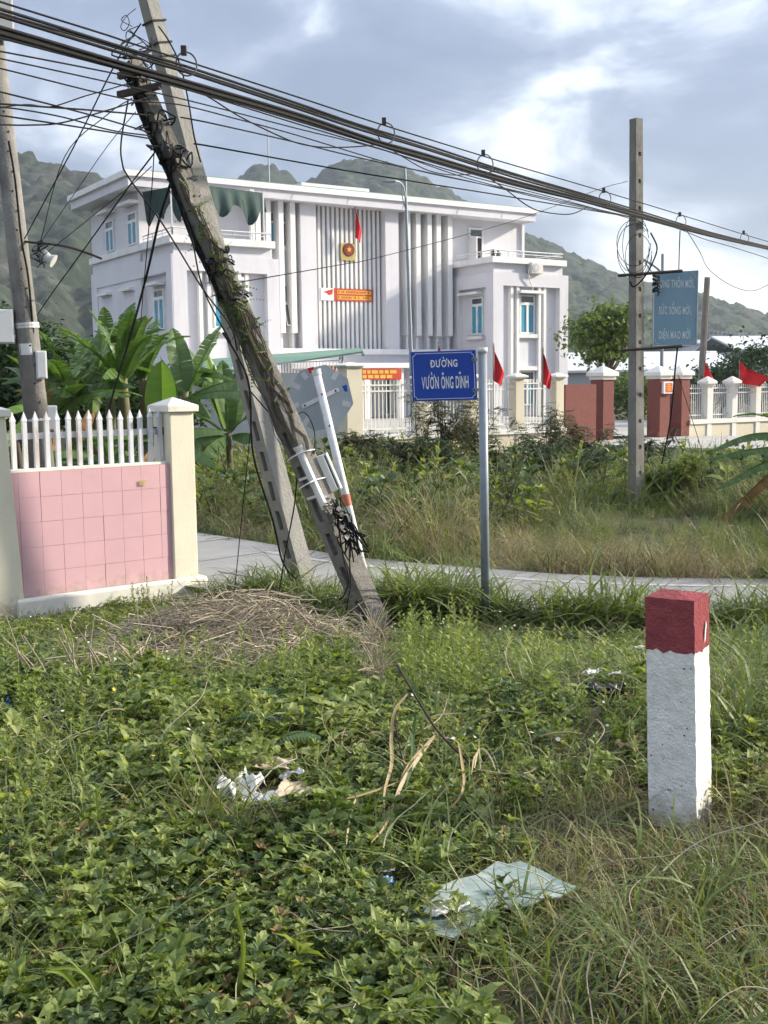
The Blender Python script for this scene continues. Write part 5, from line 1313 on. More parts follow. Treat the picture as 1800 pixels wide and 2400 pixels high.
# ties and slack turns where the cables meet the two leaning poles
ties = thing('cable_turns', 'dark turns of cable and clamps wound round the leaning pole tops', 'cable', p1(0, 0, L1 - 1.2))
r = random.Random(8)
for k in range(26):
    z = r.uniform(L1 - 0.85, L1 - 0.02) if k < 18 else r.uniform(L1 - 1.8, L1 - 0.8); h = hw1(z)
    ring = []
    a0 = r.uniform(0, 6.28); swp = r.uniform(2.5, 6.0)
    for i in range(10):
        a = a0 + swp * i / 9; g_ = h * r.uniform(1.05, 1.5) + (r.uniform(0, 0.05) if r.random() < 0.3 else 0)
        ring.append(p1(g_ * max(-1, min(1, 1.3 * math.cos(a))), g_ * max(-1, min(1, 1.3 * math.sin(a))), z + r.gauss(0, 0.03)))
    MB().tube(spline(ring, 3), r.uniform(0.003, 0.008), n=5).build('cable_turn', m_black if k % 4 else m_grey_wire, ties)
for z, w_ in ((L1 - 0.22, 0.32), (L1 - 0.10, 0.2)):
    f_ = frame(p1(0, 0, z), V(0.95, -0.3, 0.1).normalized(), V(0.3, 0.95, 0), V(0, 0, 1))
    MB().box(f_, -w_ / 2, w_ / 2, -0.1, -0.06, -0.02, 0.02).build('clamp_bar', m_rust, ties)
for k, py in enumerate((28, 72, 100)):
    z = (L2) * (1 - (py + 110) / 1510.0); h = hw2(z) + 0.005
    MB().tube([p2(h * a, h * b, z) for a, b in ((1.1, -1.1), (1.1, 1.1), (-1.1, 1.1), (-1.1, -1.1), (1.1, -1.1))], 0.008, n=5).build('pole_strap', m_rust, ties)
for k in range(9):
    pts = [at(310 + r.uniform(-20, 60), 60 + r.uniform(-10, 60), 8.3)]
    for i in range(4): pts.append(at(320 + r.gauss(0, 26) + i * 10, 110 + i * 28 + r.gauss(0, 14), 7.9 + r.uniform(-0.2, 0.4)))
    MB().tube(spline(pts, 5), r.uniform(0.003, 0.006), n=4).build('slack_cable', m_black, ties)
for k in range(8):
    pts = [p1(0.05, r.uniform(-0.06, 0.06), L1 - 0.1)]
    for i in range(1, 9): z = L1 - 0.1 - i * 0.2; pts.append(p1(hw1(z) + 0.01 + r.uniform(0, 0.015), -hw1(z) * r.uniform(0.3, 1.25), z))
    MB().tube(spline(pts, 3), r.uniform(0.005, 0.010), n=5).build('clinging_cable', m_black, ties)

# ------------------------------------------------------------------ trees, bananas, shrubs
def tree(label, base, height, crown_c, crown_r, m, n_clump, leaves_per, leaf, seed, trunk_r=0.12, name='tree', group=None):
    r = random.Random(seed); base = Vector(base); cc = Vector(crown_c)
    t = thing(name, label, 'tree', base, group)
    tr = MB(); fork = base.lerp(cc, 0.55)
    tr.tube(spline([base - V(0, 0, 0.2), base.lerp(fork, 0.5) + V(r.gauss(0, 0.08), 0, 0), fork], 4), trunk_r, trunk_r * 0.65, 8)
    cl = []
    for k in range(n_clump):
        d_ = V(r.gauss(0, 1), r.gauss(0, 1), r.gauss(0.15, 1)).normalized() * r.uniform(0.45, 1.0) ** 0.6
        c = cc + V(d_.x * crown_r[0], d_.y * crown_r[1], d_.z * crown_r[2])
        cl.append(c)
        if k % 2 == 0: tr.tube(spline([fork, fork.lerp(c, 0.5) + V(r.gauss(0, 0.15), r.gauss(0, 0.15), 0.1), c], 3), trunk_r * 0.38, trunk_r * 0.08, 5)
    tr.build('trunk', m_bark, t, True)
    mb = MB()
    for c in cl:
        sp = r.uniform(0.16, 0.3) * max(crown_r)
        for j in range(leaves_per):
            o = c + V(r.gauss(0, sp), r.gauss(0, sp), r.gauss(0, sp * 0.7))
            mb.leaf(o, V(r.gauss(0, 1), r.gauss(0, 1), r.gauss(-0.25, 0.6)), V(r.gauss(0, 0.5), r.gauss(0, 0.5), 1), leaf * r.uniform(0.6, 1.3), leaf * r.uniform(0.2, 0.35))
    mb.build('crown', m, t)
    return t
q = at(1437, 1000, 40)
tree('round yellow green tree behind the gate left of the concrete pole', V(q.x, q.y, -0.3), 4, at(1418, 780, 40), (1.25, 1.2, 1.0), m_tree, 46, 90, 0.2, 4, 0.09)
for k, (px_, py_, Y, rx, rz, lab) in enumerate(((1700, 905, 48, 1.4, 0.8, 'dark bushy tree behind the white fence under the red flags'), (1790, 872, 44, 1.6, 1.0, 'bushy green tree at the right edge behind the fence'), (1560, 925, 52, 1.5, 0.9, 'low green tree seen between the gate pillars'), (1470, 930, 50, 1.3, 0.8, 'low green tree behind the gate opening'))):
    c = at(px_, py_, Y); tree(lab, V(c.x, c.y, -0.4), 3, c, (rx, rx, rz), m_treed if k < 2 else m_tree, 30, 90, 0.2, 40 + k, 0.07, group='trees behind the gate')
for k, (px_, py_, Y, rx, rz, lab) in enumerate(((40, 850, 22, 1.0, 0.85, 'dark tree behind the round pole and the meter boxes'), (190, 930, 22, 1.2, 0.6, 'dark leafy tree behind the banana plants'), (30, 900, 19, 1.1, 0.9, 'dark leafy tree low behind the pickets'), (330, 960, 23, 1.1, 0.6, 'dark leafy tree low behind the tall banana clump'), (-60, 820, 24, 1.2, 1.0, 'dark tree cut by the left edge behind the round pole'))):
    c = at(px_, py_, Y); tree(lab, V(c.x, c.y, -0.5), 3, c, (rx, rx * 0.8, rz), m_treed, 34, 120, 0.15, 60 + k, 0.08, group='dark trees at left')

def banana_leaf(base, d, L, w, droop, torn, seed, twist=0.0):
    """midrib plus a blade of strips, some torn apart and hanging"""
    r = random.Random(seed); d = Vector(d).normalized()
    n = 22; pts = []
    horiz = V(d.x, d.y, 0); horiz = horiz.normalized() if horiz.length > 0.05 else V(1, 0, 0)
    for i in range(n + 1):
        t = i / n
        pts.append(base + d * L * t + V(0, 0, -1) * droop * L * t ** 2.2 + horiz * droop * 0.25 * L * t ** 2)
    mb, mr = MB(), MB()
    mr.tube(pts, lambda t: 0.022 * (1 - 0.85 * t) * (L / 1.5), n=5)
    for sgn in (-1, 1):
        hang = 0.0
        for i in range(1, n):
            t0, t1 = i / n, (i + 1) / n
            p0, p1_ = pts[i], pts[i + 1]
            ax = (p1_ - p0).normalized(); sd = ax.cross(V(0, 0, 1))
            sd = sd.normalized() if sd.length > 0.1 else V(1, 0, 0)
            sd = (sd + V(0, -1, 0) * twist).normalized() if twist else sd
            up = sd.cross(ax) if sgn > 0 else sd.cross(ax)
            up = up if up.z > 0 else -up
            if d.z <= 0.62: sd = (sd * 0.75).copy()
            if r.random() < torn: hang = r.uniform(-0.5, 0.25)
            ww = lambda t: w * max(0.03, math.sin(math.pi * min(1, 0.04 + t * 0.97)) ** 0.55)
            lift = (0.28 if d.z > 0.62 else -0.75) + hang * torn
            gap = 0.18 if r.random() < torn else 0.0
            q0 = p0 + sd * sgn * ww(t0) + up * ww(t0) * lift + ax * 0.12 * ww(t0)
            q1 = p1_ + sd * sgn * ww(t1) + up * ww(t1) * lift + ax * 0.12 * ww(t1)
            q1 = q1.lerp(q0, gap)
            m0, m1 = p0.lerp(q0, 0.5) + up * 0.03 * L * 0.3, p1_.lerp(q1, 0.5) + up * 0.03 * L * 0.3
            mb.add([p0, p1_, m1, m0, q1, q0], [(0, 1, 2, 3), (3, 2, 4, 5)])
    return mb, mr
def banana(label, base, hstem, leaves, seed, group='banana plants', stem_r=0.1):
    base = Vector(base); t = thing('banana_plant', label, 'banana plant', base, group)
    r = random.Random(seed); top = base + V(r.uniform(-0.08, 0.08), 0, hstem)
    MB().tube(spline([base - V(0, 0, 0.2), base.lerp(top, 0.5), top], 4), stem_r, stem_r * 0.6, 10).build('stem', m_banstem, t, True)
    for k, (az, el, L, w, droop, torn, kind) in enumerate(leaves):
        a, e = math.radians(az), math.radians(el)
        d_ = V(math.cos(a) * math.cos(e), math.sin(a) * math.cos(e), math.sin(e))
        st = top - V(0, 0, 0.12) + d_ * 0.05
        mb, mr = banana_leaf(st, d_, L, w, droop, torn, seed * 31 + k)
        lf = mb.build('leaf', (m_ban, m_banl, m_band)[kind], t, True)
        mr.build('midrib', m_banl if kind < 2 else m_band, lf)
    return t
def gp_(px, Y):
    q = at(px, 1000, Y); return V(q.x, q.y, gz(q.x, Y))
r = random.Random(77)
def crown(n, L, el0, el1, w=0.2, torn=0.25, extra=()):
    out = []
    for k in range(n):
        el = r.uniform(el0, el1)
        out.append((k * 360 / n + r.uniform(-25, 25), el, L * r.uniform(0.8, 1.15), w * r.uniform(0.85, 1.15), 0.15 + 0.5 * (1 - el / 90), torn * r.uniform(0.4, 1.6), 0))
    return out + list(extra)
banana('tallest banana plant of the clump behind the picket fence', gp_(300, 16.5), 1.95, crown(13, 1.5, 25, 84, 0.15, 0.6), 1, stem_r=0.12)
banana('banana plant with torn leaves left of the tallest one', gp_(215, 17.2), 1.75, crown(12, 1.4, 20, 80, 0.145, 0.6, ((185, 30, 1.2, 0.15, 0.4, 0.5, 2), (250, -35, 0.9, 0.14, 0.6, 0.5, 2))), 2)
banana('banana plant with bright upright young leaf near the corner pillar', gp_(385, 15.6), 1.15, [(80, 86, 1.1, 0.22, 0.02, 0.05, 1), (170, 12, 1.35, 0.15, 0.25, 0.1, 0), (200, 25, 1.2, 0.15, 0.35, 0.15, 0), (15, 30, 0.9, 0.16, 0.4, 0.15, 0), (330, 5, 0.9, 0.16, 0.5, 0.2, 0), (60, 55, 0.9, 0.17, 0.25, 0.2, 0), (250, -10, 0.7, 0.12, 0.5, 0.3, 2)], 3, stem_r=0.08)
banana('banana plant with yellow green leaves beside the leaning poles', gp_(540, 19), 1.1, [(165, 66, 1.75, 0.2, 0.05, 0.1, 0), (150, 74, 1.5, 0.17, 0.03, 0.05, 1), (110, 78, 1.35, 0.2, 0.05, 0.5, 0), (185, 42, 0.9, 0.15, 0.2, 0.1, 1), (10, 55, 0.8, 0.22, 0.5, 0.4, 0), (195, 10, 0.9, 0.22, 0.5, 0.4, 0), (340, 20, 0.7, 0.2, 0.5, 0.3, 0), (240, 0, 0.7, 0.2, 0.5, 0.4, 0), (70, 60, 1.0, 0.2, 0.2, 0.3, 0)], 4, stem_r=0.07)
banana('banana plant with long drooping leaves by the lamp wires', gp_(125, 15.8), 1.5, crown(12, 1.3, 10, 72, 0.135, 0.5, ((150, 62, 1.3, 0.14, 0.1, 0.6, 2), (280, -40, 0.9, 0.14, 0.6, 0.5, 2))), 5)
banana('banana plant with drooping leaves reaching out over the wing wall', gp_(430, 18), 1.75, [(10, 30, 1.3, 0.17, 0.35, 0.5, 0), (350, 18, 1.2, 0.16, 0.3, 0.15, 0), (45, 62, 1.5, 0.2, 0.12, 0.55, 0), (120, 70, 1.3, 0.2, 0.1, 0.3, 0), (190, 45, 1.2, 0.18, 0.3, 0.2, 0), (300, 10, 0.9, 0.18, 0.5, 0.2, 0)], 6, stem_r=0.09)
banana('banana plant with tattered leaves behind the tallest one', gp_(345, 18.5), 2.0, crown(12, 1.35, 20, 82, 0.14, 0.7), 8, stem_r=0.1)
banana('banana plant with split leaves next to the round pole', gp_(165, 16.4), 1.75, crown(11, 1.35, 25, 80, 0.14, 0.65), 10, stem_r=0.09)
banana('banana plant with tall narrow leaves before the wing wall', gp_(262, 18.2), 2.15, crown(11, 1.4, 30, 84, 0.14, 0.6), 11, stem_r=0.1)
banana('small banana plant low behind the pickets', gp_(250, 15.2), 0.9, crown(10, 1.1, 5, 60, 0.13, 0.5, ((260, -40, 0.8, 0.14, 0.6, 0.5, 2),)), 9, stem_r=0.08)
banana('banana plant leaning in from the right edge beyond the lane', gp_(1905, 13.5), 1.1, [(172, 30, 1.15, 0.10, 0.6, 0.6, 0), (182, 2, 1.15, 0.09, 0.15, 0.6, 0), (186, -14, 1.1, 0.09, 0.2, 0.6, 0), (165, 48, 1.1, 0.12, 0.45, 0.5, 0), (176, -32, 1.2, 0.13, 0.3, 0.5, 2), (20, 40, 1.4, 0.2, 0.4, 0.3, 0), (90, 60, 1.4, 0.2, 0.3, 0.3, 0)], 7, stem_r=0.09)

def shrub(label, base, h, spread, m, nst, leafn, leaf, seed, cat='shrub', name='shrub', feather=True, group=None):
    r = random.Random(seed); base = Vector(base); t = thing(name, label, cat, base, group)
    ms, ml = MB(), MB()
    for k in range(nst):
        a = r.uniform(0, 6.28); sp = spread * r.uniform(0.2, 1.0); hh = h * r.uniform(0.55, 1.0)
        tip = base + V(math.cos(a) * sp, math.sin(a) * sp * 0.7, hh)
        pts = spline([base + V(math.cos(a) * 0.05, math.sin(a) * 0.05, -0.1), base.lerp(tip, 0.5) + V(r.gauss(0, 0.1), r.gauss(0, 0.1), 0.08), tip], 6)
        ms.tube(pts, 0.012, 0.003, 5)
        for j in range(leafn):
            u_ = r.uniform(0.3, 1.0); i = min(len(pts) - 2, int(u_ * (len(pts) - 1)))
            o = pts[i].lerp(pts[i + 1], r.random())
            d_ = V(r.gauss(0, 1), r.gauss(0, 1), r.gauss(0.1, 0.5)).normalized()
            if feather:
                Lq = r.uniform(0.1, 0.24) * (h / 1.6); sd = d_.cross(V(0, 0, 1)); sd = sd.normalized() if sd.length > 0.1 else V(1, 0, 0)
                for i2 in range(5):
                    c = o + d_ * Lq * (i2 + 1) / 5 - V(0, 0, 0.35) * Lq * ((i2 + 1) / 5) ** 2
                    for s_ in (-1, 1): ml.leaf(c, sd * s_ + d_ * 0.4, V(0, 0, 1), leaf * 1.2, leaf * 0.28, 0.25)
            else:
                ml.leaf(o + d_ * r.uniform(0, 0.12), d_, V(0, 0, 1), leaf * r.uniform(0.7, 1.3), leaf * 0.35, 0.3)
    ms.build('stems', m_bark, t); ml.build('foliage', m, t)
    return t
SH = [
 (1035, 21, 1.85, 0.75, m_shrub, 'wispy brownish shrub standing before the fence below the blue sign', 1),
 (1110, 23, 1.75, 0.7, m_shrub, 'wispy shrub half hidden behind the blue sign pole', 2),
 (1275, 24, 1.75, 0.85, m_shrub, 'wispy shrub before the fence left of the red wall', 3),
 (1365, 25, 1.5, 0.8, m_shrub, 'wispy shrub before the red granite wall', 4),
 (1000, 18, 1.0, 0.9, m_treed, 'dark green bush in the tall grass left of the sign pole', 5),
 (1215, 18.5, 1.05, 1.0, m_treed, 'dark green bush right of the sign pole', 6),
 (1330, 17.5, 1.0, 0.95, m_treed, 'dark green bush left of the concrete pole', 7),
 (1420, 18.5, 0.95, 0.8, m_leafd, 'green bush just behind the concrete pole', 8),
 (1545, 16.6, 0.9, 0.7, m_leafd, 'green bush right of the concrete pole', 9),
 (1590, 15.8, 0.8, 0.6, m_cassia, 'yellow green bush right of the concrete pole', 10),
 (1650, 16.5, 0.75, 0.7, m_leafd, 'dark low bush below the stone face', 11),
 (1500, 22, 1.2, 0.9, m_treed, 'dark bush before the forecourt edge', 12),
 (1720, 17.5, 0.55, 0.7, m_cassia, 'yellowish bush below the banana leaf at right', 13),
 (850, 22, 1.0, 0.6, m_shrub, 'thin dry shrub before the cream column', 14),
 (930, 20, 0.9, 0.7, m_shrub, 'low brownish shrub under the octagonal sign', 15),
 (1130, 16, 0.8, 0.9, m_leafd, 'low green bush behind the sign pole', 16),
]
for px_, Y, h, sp, m, lab, sd in SH:
    shrub(lab, gp_(px_, Y), h, sp, m, 22, 16, 0.075 if m not in (m_cassia,) else 0.06, 100 + sd, feather=m in (m_shrub, m_treed, m_cassia), group='shrubs beyond the lane')

# ------------------------------------------------------------------ scattered vegetation (instanced masses)
def proto(name, mb, m, smooth=False):
    me = mb.mesh(name); me.materials.append(m)
    if smooth: me.polygons.foreach_set('use_smooth', [True] * len(me.polygons))
    return bpy.data.objects.new(name, me)
def scatter(name, label, cat, pts, protos):
    """pts: (x, y, z, tilt_x, tilt_y, yaw, scale, which)"""
    coll = bpy.data.collections.new(name + '_kinds')
    for i, o in enumerate(protos):
        o.name = '%s_%02d' % (name, i); coll.objects.link(o)
    me = bpy.data.meshes.new(name)
    me.from_pydata([q[:3] for q in pts], [], [])
    a = me.attributes.new('turn', 'FLOAT_VECTOR', 'POINT'); a.data.foreach_set('vector', [c for q in pts for c in q[3:6]])
    a = me.attributes.new('size', 'FLOAT', 'POINT'); a.data.foreach_set('value', [q[6] for q in pts])
    a = me.attributes.new('which', 'INT', 'POINT'); a.data.foreach_set('value', [int(q[7]) for q in pts])
    o = bpy.data.objects.new(name, me); COL.objects.link(o)
    ng = bpy.data.node_groups.new(name, 'GeometryNodeTree')
    ng.interface.new_socket('Geometry', in_out='INPUT', socket_type='NodeSocketGeometry')
    ng.interface.new_socket('Geometry', in_out='OUTPUT', socket_type='NodeSocketGeometry')
    N, L = ng.nodes, ng.links
    gi, go = N.new('NodeGroupInput'), N.new('NodeGroupOutput')
    ci = N.new('GeometryNodeCollectionInfo'); ci.inputs['Collection'].default_value = coll
    ci.inputs['Separate Children'].default_value = True; ci.inputs['Reset Children'].default_value = True
    ip = N.new('GeometryNodeInstanceOnPoints'); ip.inputs['Pick Instance'].default_value = True
    def attr(nm, ty):
        n_ = N.new('GeometryNodeInputNamedAttribute'); n_.data_type = ty; n_.inputs['Name'].default_value = nm; return n_.outputs[0]
    L.new(gi.outputs[0], ip.inputs['Points']); L.new(ci.outputs[0], ip.inputs['Instance'])
    L.new(attr('which', 'INT'), ip.inputs['Instance Index'])
    er = N.new('FunctionNodeEulerToRotation'); L.new(attr('turn', 'FLOAT_VECTOR'), er.inputs[0]); L.new(er.outputs[0], ip.inputs['Rotation'])
    L.new(attr('size', 'FLOAT'), ip.inputs['Scale'])
    L.new(ip.outputs[0], go.inputs[0])
    o.modifiers.new('scatter', 'NODES').node_group = ng
    return tag(o, label, cat, kind='stuff')
def sprig(seed, h, n_lv, L, w, spread):
    """leafy shoot with opposite pairs of leaves and a rosette on top"""
    r = random.Random(seed); mb = MB(); top = V(r.gauss(0, 0.15) * h, r.gauss(0, 0.15) * h, h)
    mb.tube([V(0, 0, -0.03), top * 0.5, top], 0.0022, 0.0012, 3, False)
    a = r.uniform(0, 6.28)
    for k in range(n_lv):
        t = (k + 1) / n_lv; c = top * t; a += math.pi / 2 + r.gauss(0, 0.2); s_ = L * (0.75 + 0.35 * math.sin(t * 2.6))
        for j in range(2):
            d_ = V(math.cos(a + j * math.pi), math.sin(a + j * math.pi), r.uniform(0.15, 0.6) * (0.6 + spread * t))
            mb.leaf(c, d_, V(0, 0, 1), s_ * r.uniform(0.8, 1.15), w * r.uniform(0.85, 1.15), r.uniform(0.05, 0.35), 0.3)
    for j in range(4):
        d_ = V(math.cos(a + j * 1.57 + 0.7), math.sin(a + j * 1.57 + 0.7), r.uniform(0.7, 1.3))
        mb.leaf(top, d_, V(0, 0, 1), L * r.uniform(0.5, 0.8), w * 0.6, 0.15, 0.35)
    return mb
def tuft(seed, n, L, w, bend, spread=0.05, heads=0, seg=5):
    r = random.Random(seed); mb = MB()
    for k in range(n):
        a = r.uniform(0, 6.28); b0 = V(r.gauss(0, spread), r.gauss(0, spread), -0.02); l = L * r.uniform(0.45, 1.1); bd = bend * r.uniform(0.3, 1.5)
        h = V(math.cos(a), math.sin(a), 0); pts = []
        for i in range(seg + 1):
            t = i / seg; th_ = bd * t
            pts.append(b0 + h * (l * (t * math.sin(th_ * 0.9) + 0.12 * t)) + V(0, 0, l * t * math.cos(th_)))
        sd = V(-h.y, h.x, 0).cross((pts[-1] - pts[0]).normalized())
        mb.ribbon(pts, lambda t, w=w * r.uniform(0.7, 1.3): w * (1 - t) ** 0.7 + 0.0004, sd)
        if k < heads:
            c = pts[-1]; d_ = (pts[-1] - pts[-2]).normalized()
            mb.tube([c, c + d_ * L * 0.09 + V(0, 0, -0.01), c + d_ * L * 0.18 + V(0, 0, -0.04)], lambda t: 0.006 * math.sin(math.pi * (0.1 + 0.85 * t)) * (L / 0.8), n=4, caps=False)
    return mb
def weed(seed, h, m_l=0.05):
    """upright weed with narrow leaves all along the stem"""
    r = random.Random(seed); mb = MB(); top = V(r.gauss(0, 0.08) * h, r.gauss(0, 0.08) * h, h)
    mb.tube([V(0, 0, -0.03), top * 0.5 + V(r.gauss(0, 0.01), 0, 0), top], 0.003, 0.0015, 4, False)
    a = 0
    for k in range(int(h / 0.017)):
        t = 0.15 + 0.85 * k / (h / 0.017); a += 2.4
        d_ = V(math.cos(a), math.sin(a), 0.5 + 0.6 * t)
        mb.leaf(top * t, d_, V(0, 0, 1), m_l * (1.25 - 0.7 * t) * r.uniform(0.8, 1.2), m_l * 0.16, 0.2, 0.2)
    return mb
def flower(seed, h):
    r = random.Random(seed); mb = MB(); top = V(r.gauss(0, 0.02), r.gauss(0, 0.02), h)
    for k in range(6):
        a = k * 1.047; mb.leaf(top, V(math.cos(a), math.sin(a), 0.25), V(0, 0, 1), 0.008, 0.003, 0.1, 0.1)
    return mb
def frond(seed, L):
    r = random.Random(seed); mb = MB(); n = 16
    pts = [V(L * t * 0.85, 0, L * (0.62 * t - 0.55 * t * t)) for t in [i / n for i in range(n + 1)]]
    mb.tube(pts, 0.0025, 0.001, 3, False)
    for i in range(2, n + 1):
        l = 0.24 * L * math.sin(math.pi * (0.12 + 0.85 * i / n))
        for s_ in (-1, 1): mb.leaf(pts[i], V(0.35, s_, -0.1), V(0, 0, 1), l, 0.014 * L / 0.4, 0.2, 0.1)
    return mb
rs = random.Random(2024)
ROADN = [(fe[i] + road_side(i) * 2.12) for i in range(len(fe))]
fx = [q.x for q in fe]; fy = [q.y for q in fe]; nx_ = [q.x for q in ROADN]; ny_ = [q.y for q in ROADN]
def road_far(x): return float(np.interp(x, fx, fy))
def road_near(x): return float(np.interp(x, nx_, ny_))
def wall_side(x, y):        # > 0 in front of the pink wall
    q = V(x, y, 0) - WA; return q.dot(wn_)
GL = [on_z(*q, 0.0) for q in ((945, 2175), (1075, 2210), (1330, 2090), (1180, 2030), (1060, 2050))]     # glass sheet outline on the ground
gcx = sum(q.x for q in GL) / 5; gcy = sum(q.y for q in GL) / 5
def blocked(x, y, pad=0.0):
    ra, rb_ = (V(x, y, 0) - V(mk.x, mk.y, 0)).dot(fl), (V(x, y, 0) - V(mk.x, mk.y, 0)).dot(frt)
    if -0.02 < ra < SZ + 0.02 and -0.02 < rb_ < SZ + 0.02: return True
    if y > road_near(x) - 0.02 and y < road_far(x) + 0.05: return True
    if wall_side(x, y) < 0.08 and x < -1.2 and y < road_near(x) + 0.5 and y > 7: return True
    u_, v_ = x - gcx, y - gcy
    if (u_ / 0.18) ** 2 + ((v_ - 0.18 * u_) / 0.085) ** 2 < 1 + pad: return True
    return False
def near_xy():
    y = 2.15 + (rs.random() ** 0.8) * 7.6
    return rs.uniform(-0.40, 0.40) * y * 1.02, y
def leafy(x, y):
    """share of creeping leaves: thick at the left and front, thinning to grass at the right"""
    a = 1 - sstep(0.02 * y, 0.10 * y + 0.18, x + 0.16 * nz(x, y, 1.6, 5))
    if y > 3.75: a = max(a, 0.62 * (1 - sstep(0.55, 0.95, x + 0.2 * nz(x, y, 1.1, 9))))
    a *= 0.75 + 0.5 * nz(x, y, 1.2, 17)
    a *= 1 - 0.5 * sstep(0.18, 0.4, nz(x, y, 0.85, 51))
    if x > 0.9 and y > 3.4: a = max(a, 0.25)
    return max(0.0, min(1, a))
def ground_at(px, py, dz=0.0):
    """where the line of sight meets the verge"""
    rr_ = ray(px, py); t = 1.0
    for _ in range(600):
        q = CC + rr_ * t
        if q.z <= gz(q.x, q.y) + dz: return q
        t += 0.02
    return q
CLEAR = []
for px_, py_, rr_ in ((570, 1900, 0.14), (630, 1915, 0.14), (690, 1905, 0.15), (640, 1860, 0.12), (515, 1815, 0.1), (617, 1800, 0.04), (682, 1855, 0.05), (1420, 1660, 0.13), (1385, 1640, 0.08), (1480, 1570, 0.08), (12, 1690, 0.1), (760, 1712, 0.07), (905, 2118, 0.04), (665, 1722, 0.09), (1740, 2280, 0.04), (1460, 1800, 0.04), (1062, 2170, 0.05), (900, 1960, 0.07), (930, 1880, 0.07), (815, 1960, 0.05), (960, 1830, 0.06)):
    q = ground_at(px_, py_); CLEAR.append((q.x, q.y - 0.02, rr_))
def littered(x, y):
    if 6.7 < y < 8.05 and -0.24 < x < 0.14 and rs.random() < 0.88: return True
    return any((x - a) ** 2 + (y - b) ** 2 < c * c for a, b, c in CLEAR)
leaf_pts, weed_pts, grass_pts, dry_pts, flo_pts, fern_pts = [], [], [], [], [], []
def tilt(s): return rs.gauss(0, s)
while len(leaf_pts) < 21000:
    x, y = near_xy()
    if blocked(x, y, 0.25): continue
    if rs.random() > leafy(x, y): continue
    sc = rs.uniform(0.65, 1.2) * (1.0 + 0.1 * sstep(4, 7, y)) * (1 - 0.35 * sstep(6.3, 7.6, y)) * (1 + 0.35 * nz(x, y, 2.1, 2))
    heap = math.exp(-((x + 0.9) / 0.68) ** 2 - ((y - 6.75) / 0.55) ** 2) + 0.8 * math.exp(-((x + 1.15) / 0.4) ** 2 - ((y - 6.0) / 0.28) ** 2)
    if rs.random() < heap * 0.8 or littered(x, y): continue
    leaf_pts.append((x, y, gz(x, y) + 0.012 + 0.05 * max(0, nz(x, y, 3.0, 4)), tilt(0.3), tilt(0.3), rs.uniform(0, 6.28), sc, (rs.choice((0, 1, 2, 3, 4, 5, 6, 7)) if nz(x, y, 1.7, 61) < 0.12 else rs.choice((8, 8, 9, 10, 11))) if rs.random() < 0.86 else rs.choice((8, 9, 10, 11, 12, 12, 12))))
sp_protos = [proto('s', sprig(k, (0.05, 0.065, 0.08, 0.055, 0.095, 0.07)[k], 3 + k % 2, 0.032 + 0.004 * (k % 3), 0.0095 + 0.001 * (k % 3), 0.6), m_leaf) for k in range(6)]
sp_protos += [proto('s', sprig(20, 0.06, 4, 0.034, 0.010, 0.5), m_leafd), proto('s', sprig(21, 0.085, 4, 0.042, 0.012, 0.8), m_leafd), proto('s', sprig(22, 0.075, 4, 0.040, 0.012, 0.9), m_leafl), proto('s', sprig(23, 0.10, 3, 0.058, 0.017, 0.7), m_leaf), proto('s', sprig(24, 0.05, 5, 0.018, 0.0065, 0.8), m_leafl), proto('s', weed(25, 0.11, 0.035), m_leafl), proto('s', sprig(26, 0.07, 3, 0.034, 0.009, 0.4), leafmat('withered_leaf', [(0.14, 0.095, 0.04), (0.21, 0.16, 0.06), (0.24, 0.22, 0.07)], 0.7, 0.2, (1, 0.9, 0.6)))]
scatter('creeping_plants', 'dense mat of small creeping leafy plants over the verge', 'ground cover', leaf_pts, sp_protos)
while len(grass_pts) < 8600:
    x, y = near_xy()
    if blocked(x, y): continue
    lf = leafy(x, y)
    if rs.random() > (1.0 - 0.93 * lf) * (0.55 + 0.6 * nz(x, y, 1.0, 31)) + 0.035 or littered(x, y): continue
    right = sstep(0.25, 0.7, x / max(y, 1) + 0.35)
    dry = 0.25 + 0.45 * nz(x, y, 0.9, 41) + (0.25 if y < 4.2 else 0)
    near_mk = math.exp(-((x - mk.x) / 0.35) ** 2 - ((y - mk.y) / 0.3) ** 2)
    dry += 0.5 * near_mk
    if rs.random() < dry: kind = rs.choice((4, 5, 6, 7))
    else: kind = rs.choice((0, 1, 2, 3))
    grass_pts.append((x, y, gz(x, y), tilt(0.25), tilt(0.25), rs.uniform(0, 6.28), rs.uniform(0.55, 1.25) * (1 + 0.25 * sstep(4.5, 6, y)) * (1 - 0.4 * sstep(6.5, 7.6, y)), kind))
for k in range(900):      # lush tall grass by the foot of the poles and the sign
    x, y = rs.gauss(0.42, 0.42), 8.12 + abs(rs.gauss(0, 0.25))
    if blocked(x, y) or x < 0.05: continue
    grass_pts.append((x, y, gz(x, y), tilt(0.2), tilt(0.2), rs.uniform(0, 6.28), rs.uniform(1.8, 3.2), rs.choice((0, 1, 2, 3, 3))))
for k in range(300):      # tall green clumps right of the marker
    x, y = rs.gauss(2.3, 0.5), rs.gauss(6.3, 0.9)
    if blocked(x, y): continue
    grass_pts.append((x, y, gz(x, y), tilt(0.2), tilt(0.2), rs.uniform(0, 6.28), rs.uniform(1.1, 2.1), rs.choice((0, 1, 2, 3))))
for k in range(3200):      # strip along the near edge of the lane
    x = rs.uniform(-1.6, 4.2); y = road_near(x) - abs(rs.gauss(0, 0.16)) + 0.1
    if wall_side(x, y) < 0.1 and x < -1.2: continue
    if y < 8.02 and x < 1.2: continue
    grass_pts.append((x, y, gz(x, y), tilt(0.25), tilt(0.25), rs.uniform(0, 6.28), rs.uniform(1.4, 3.2) * (0.8 + 0.7 * nz(x, y, 1.1, 23)), rs.choice((0, 1, 1, 3, 3, 2, 4, 5, 6))))
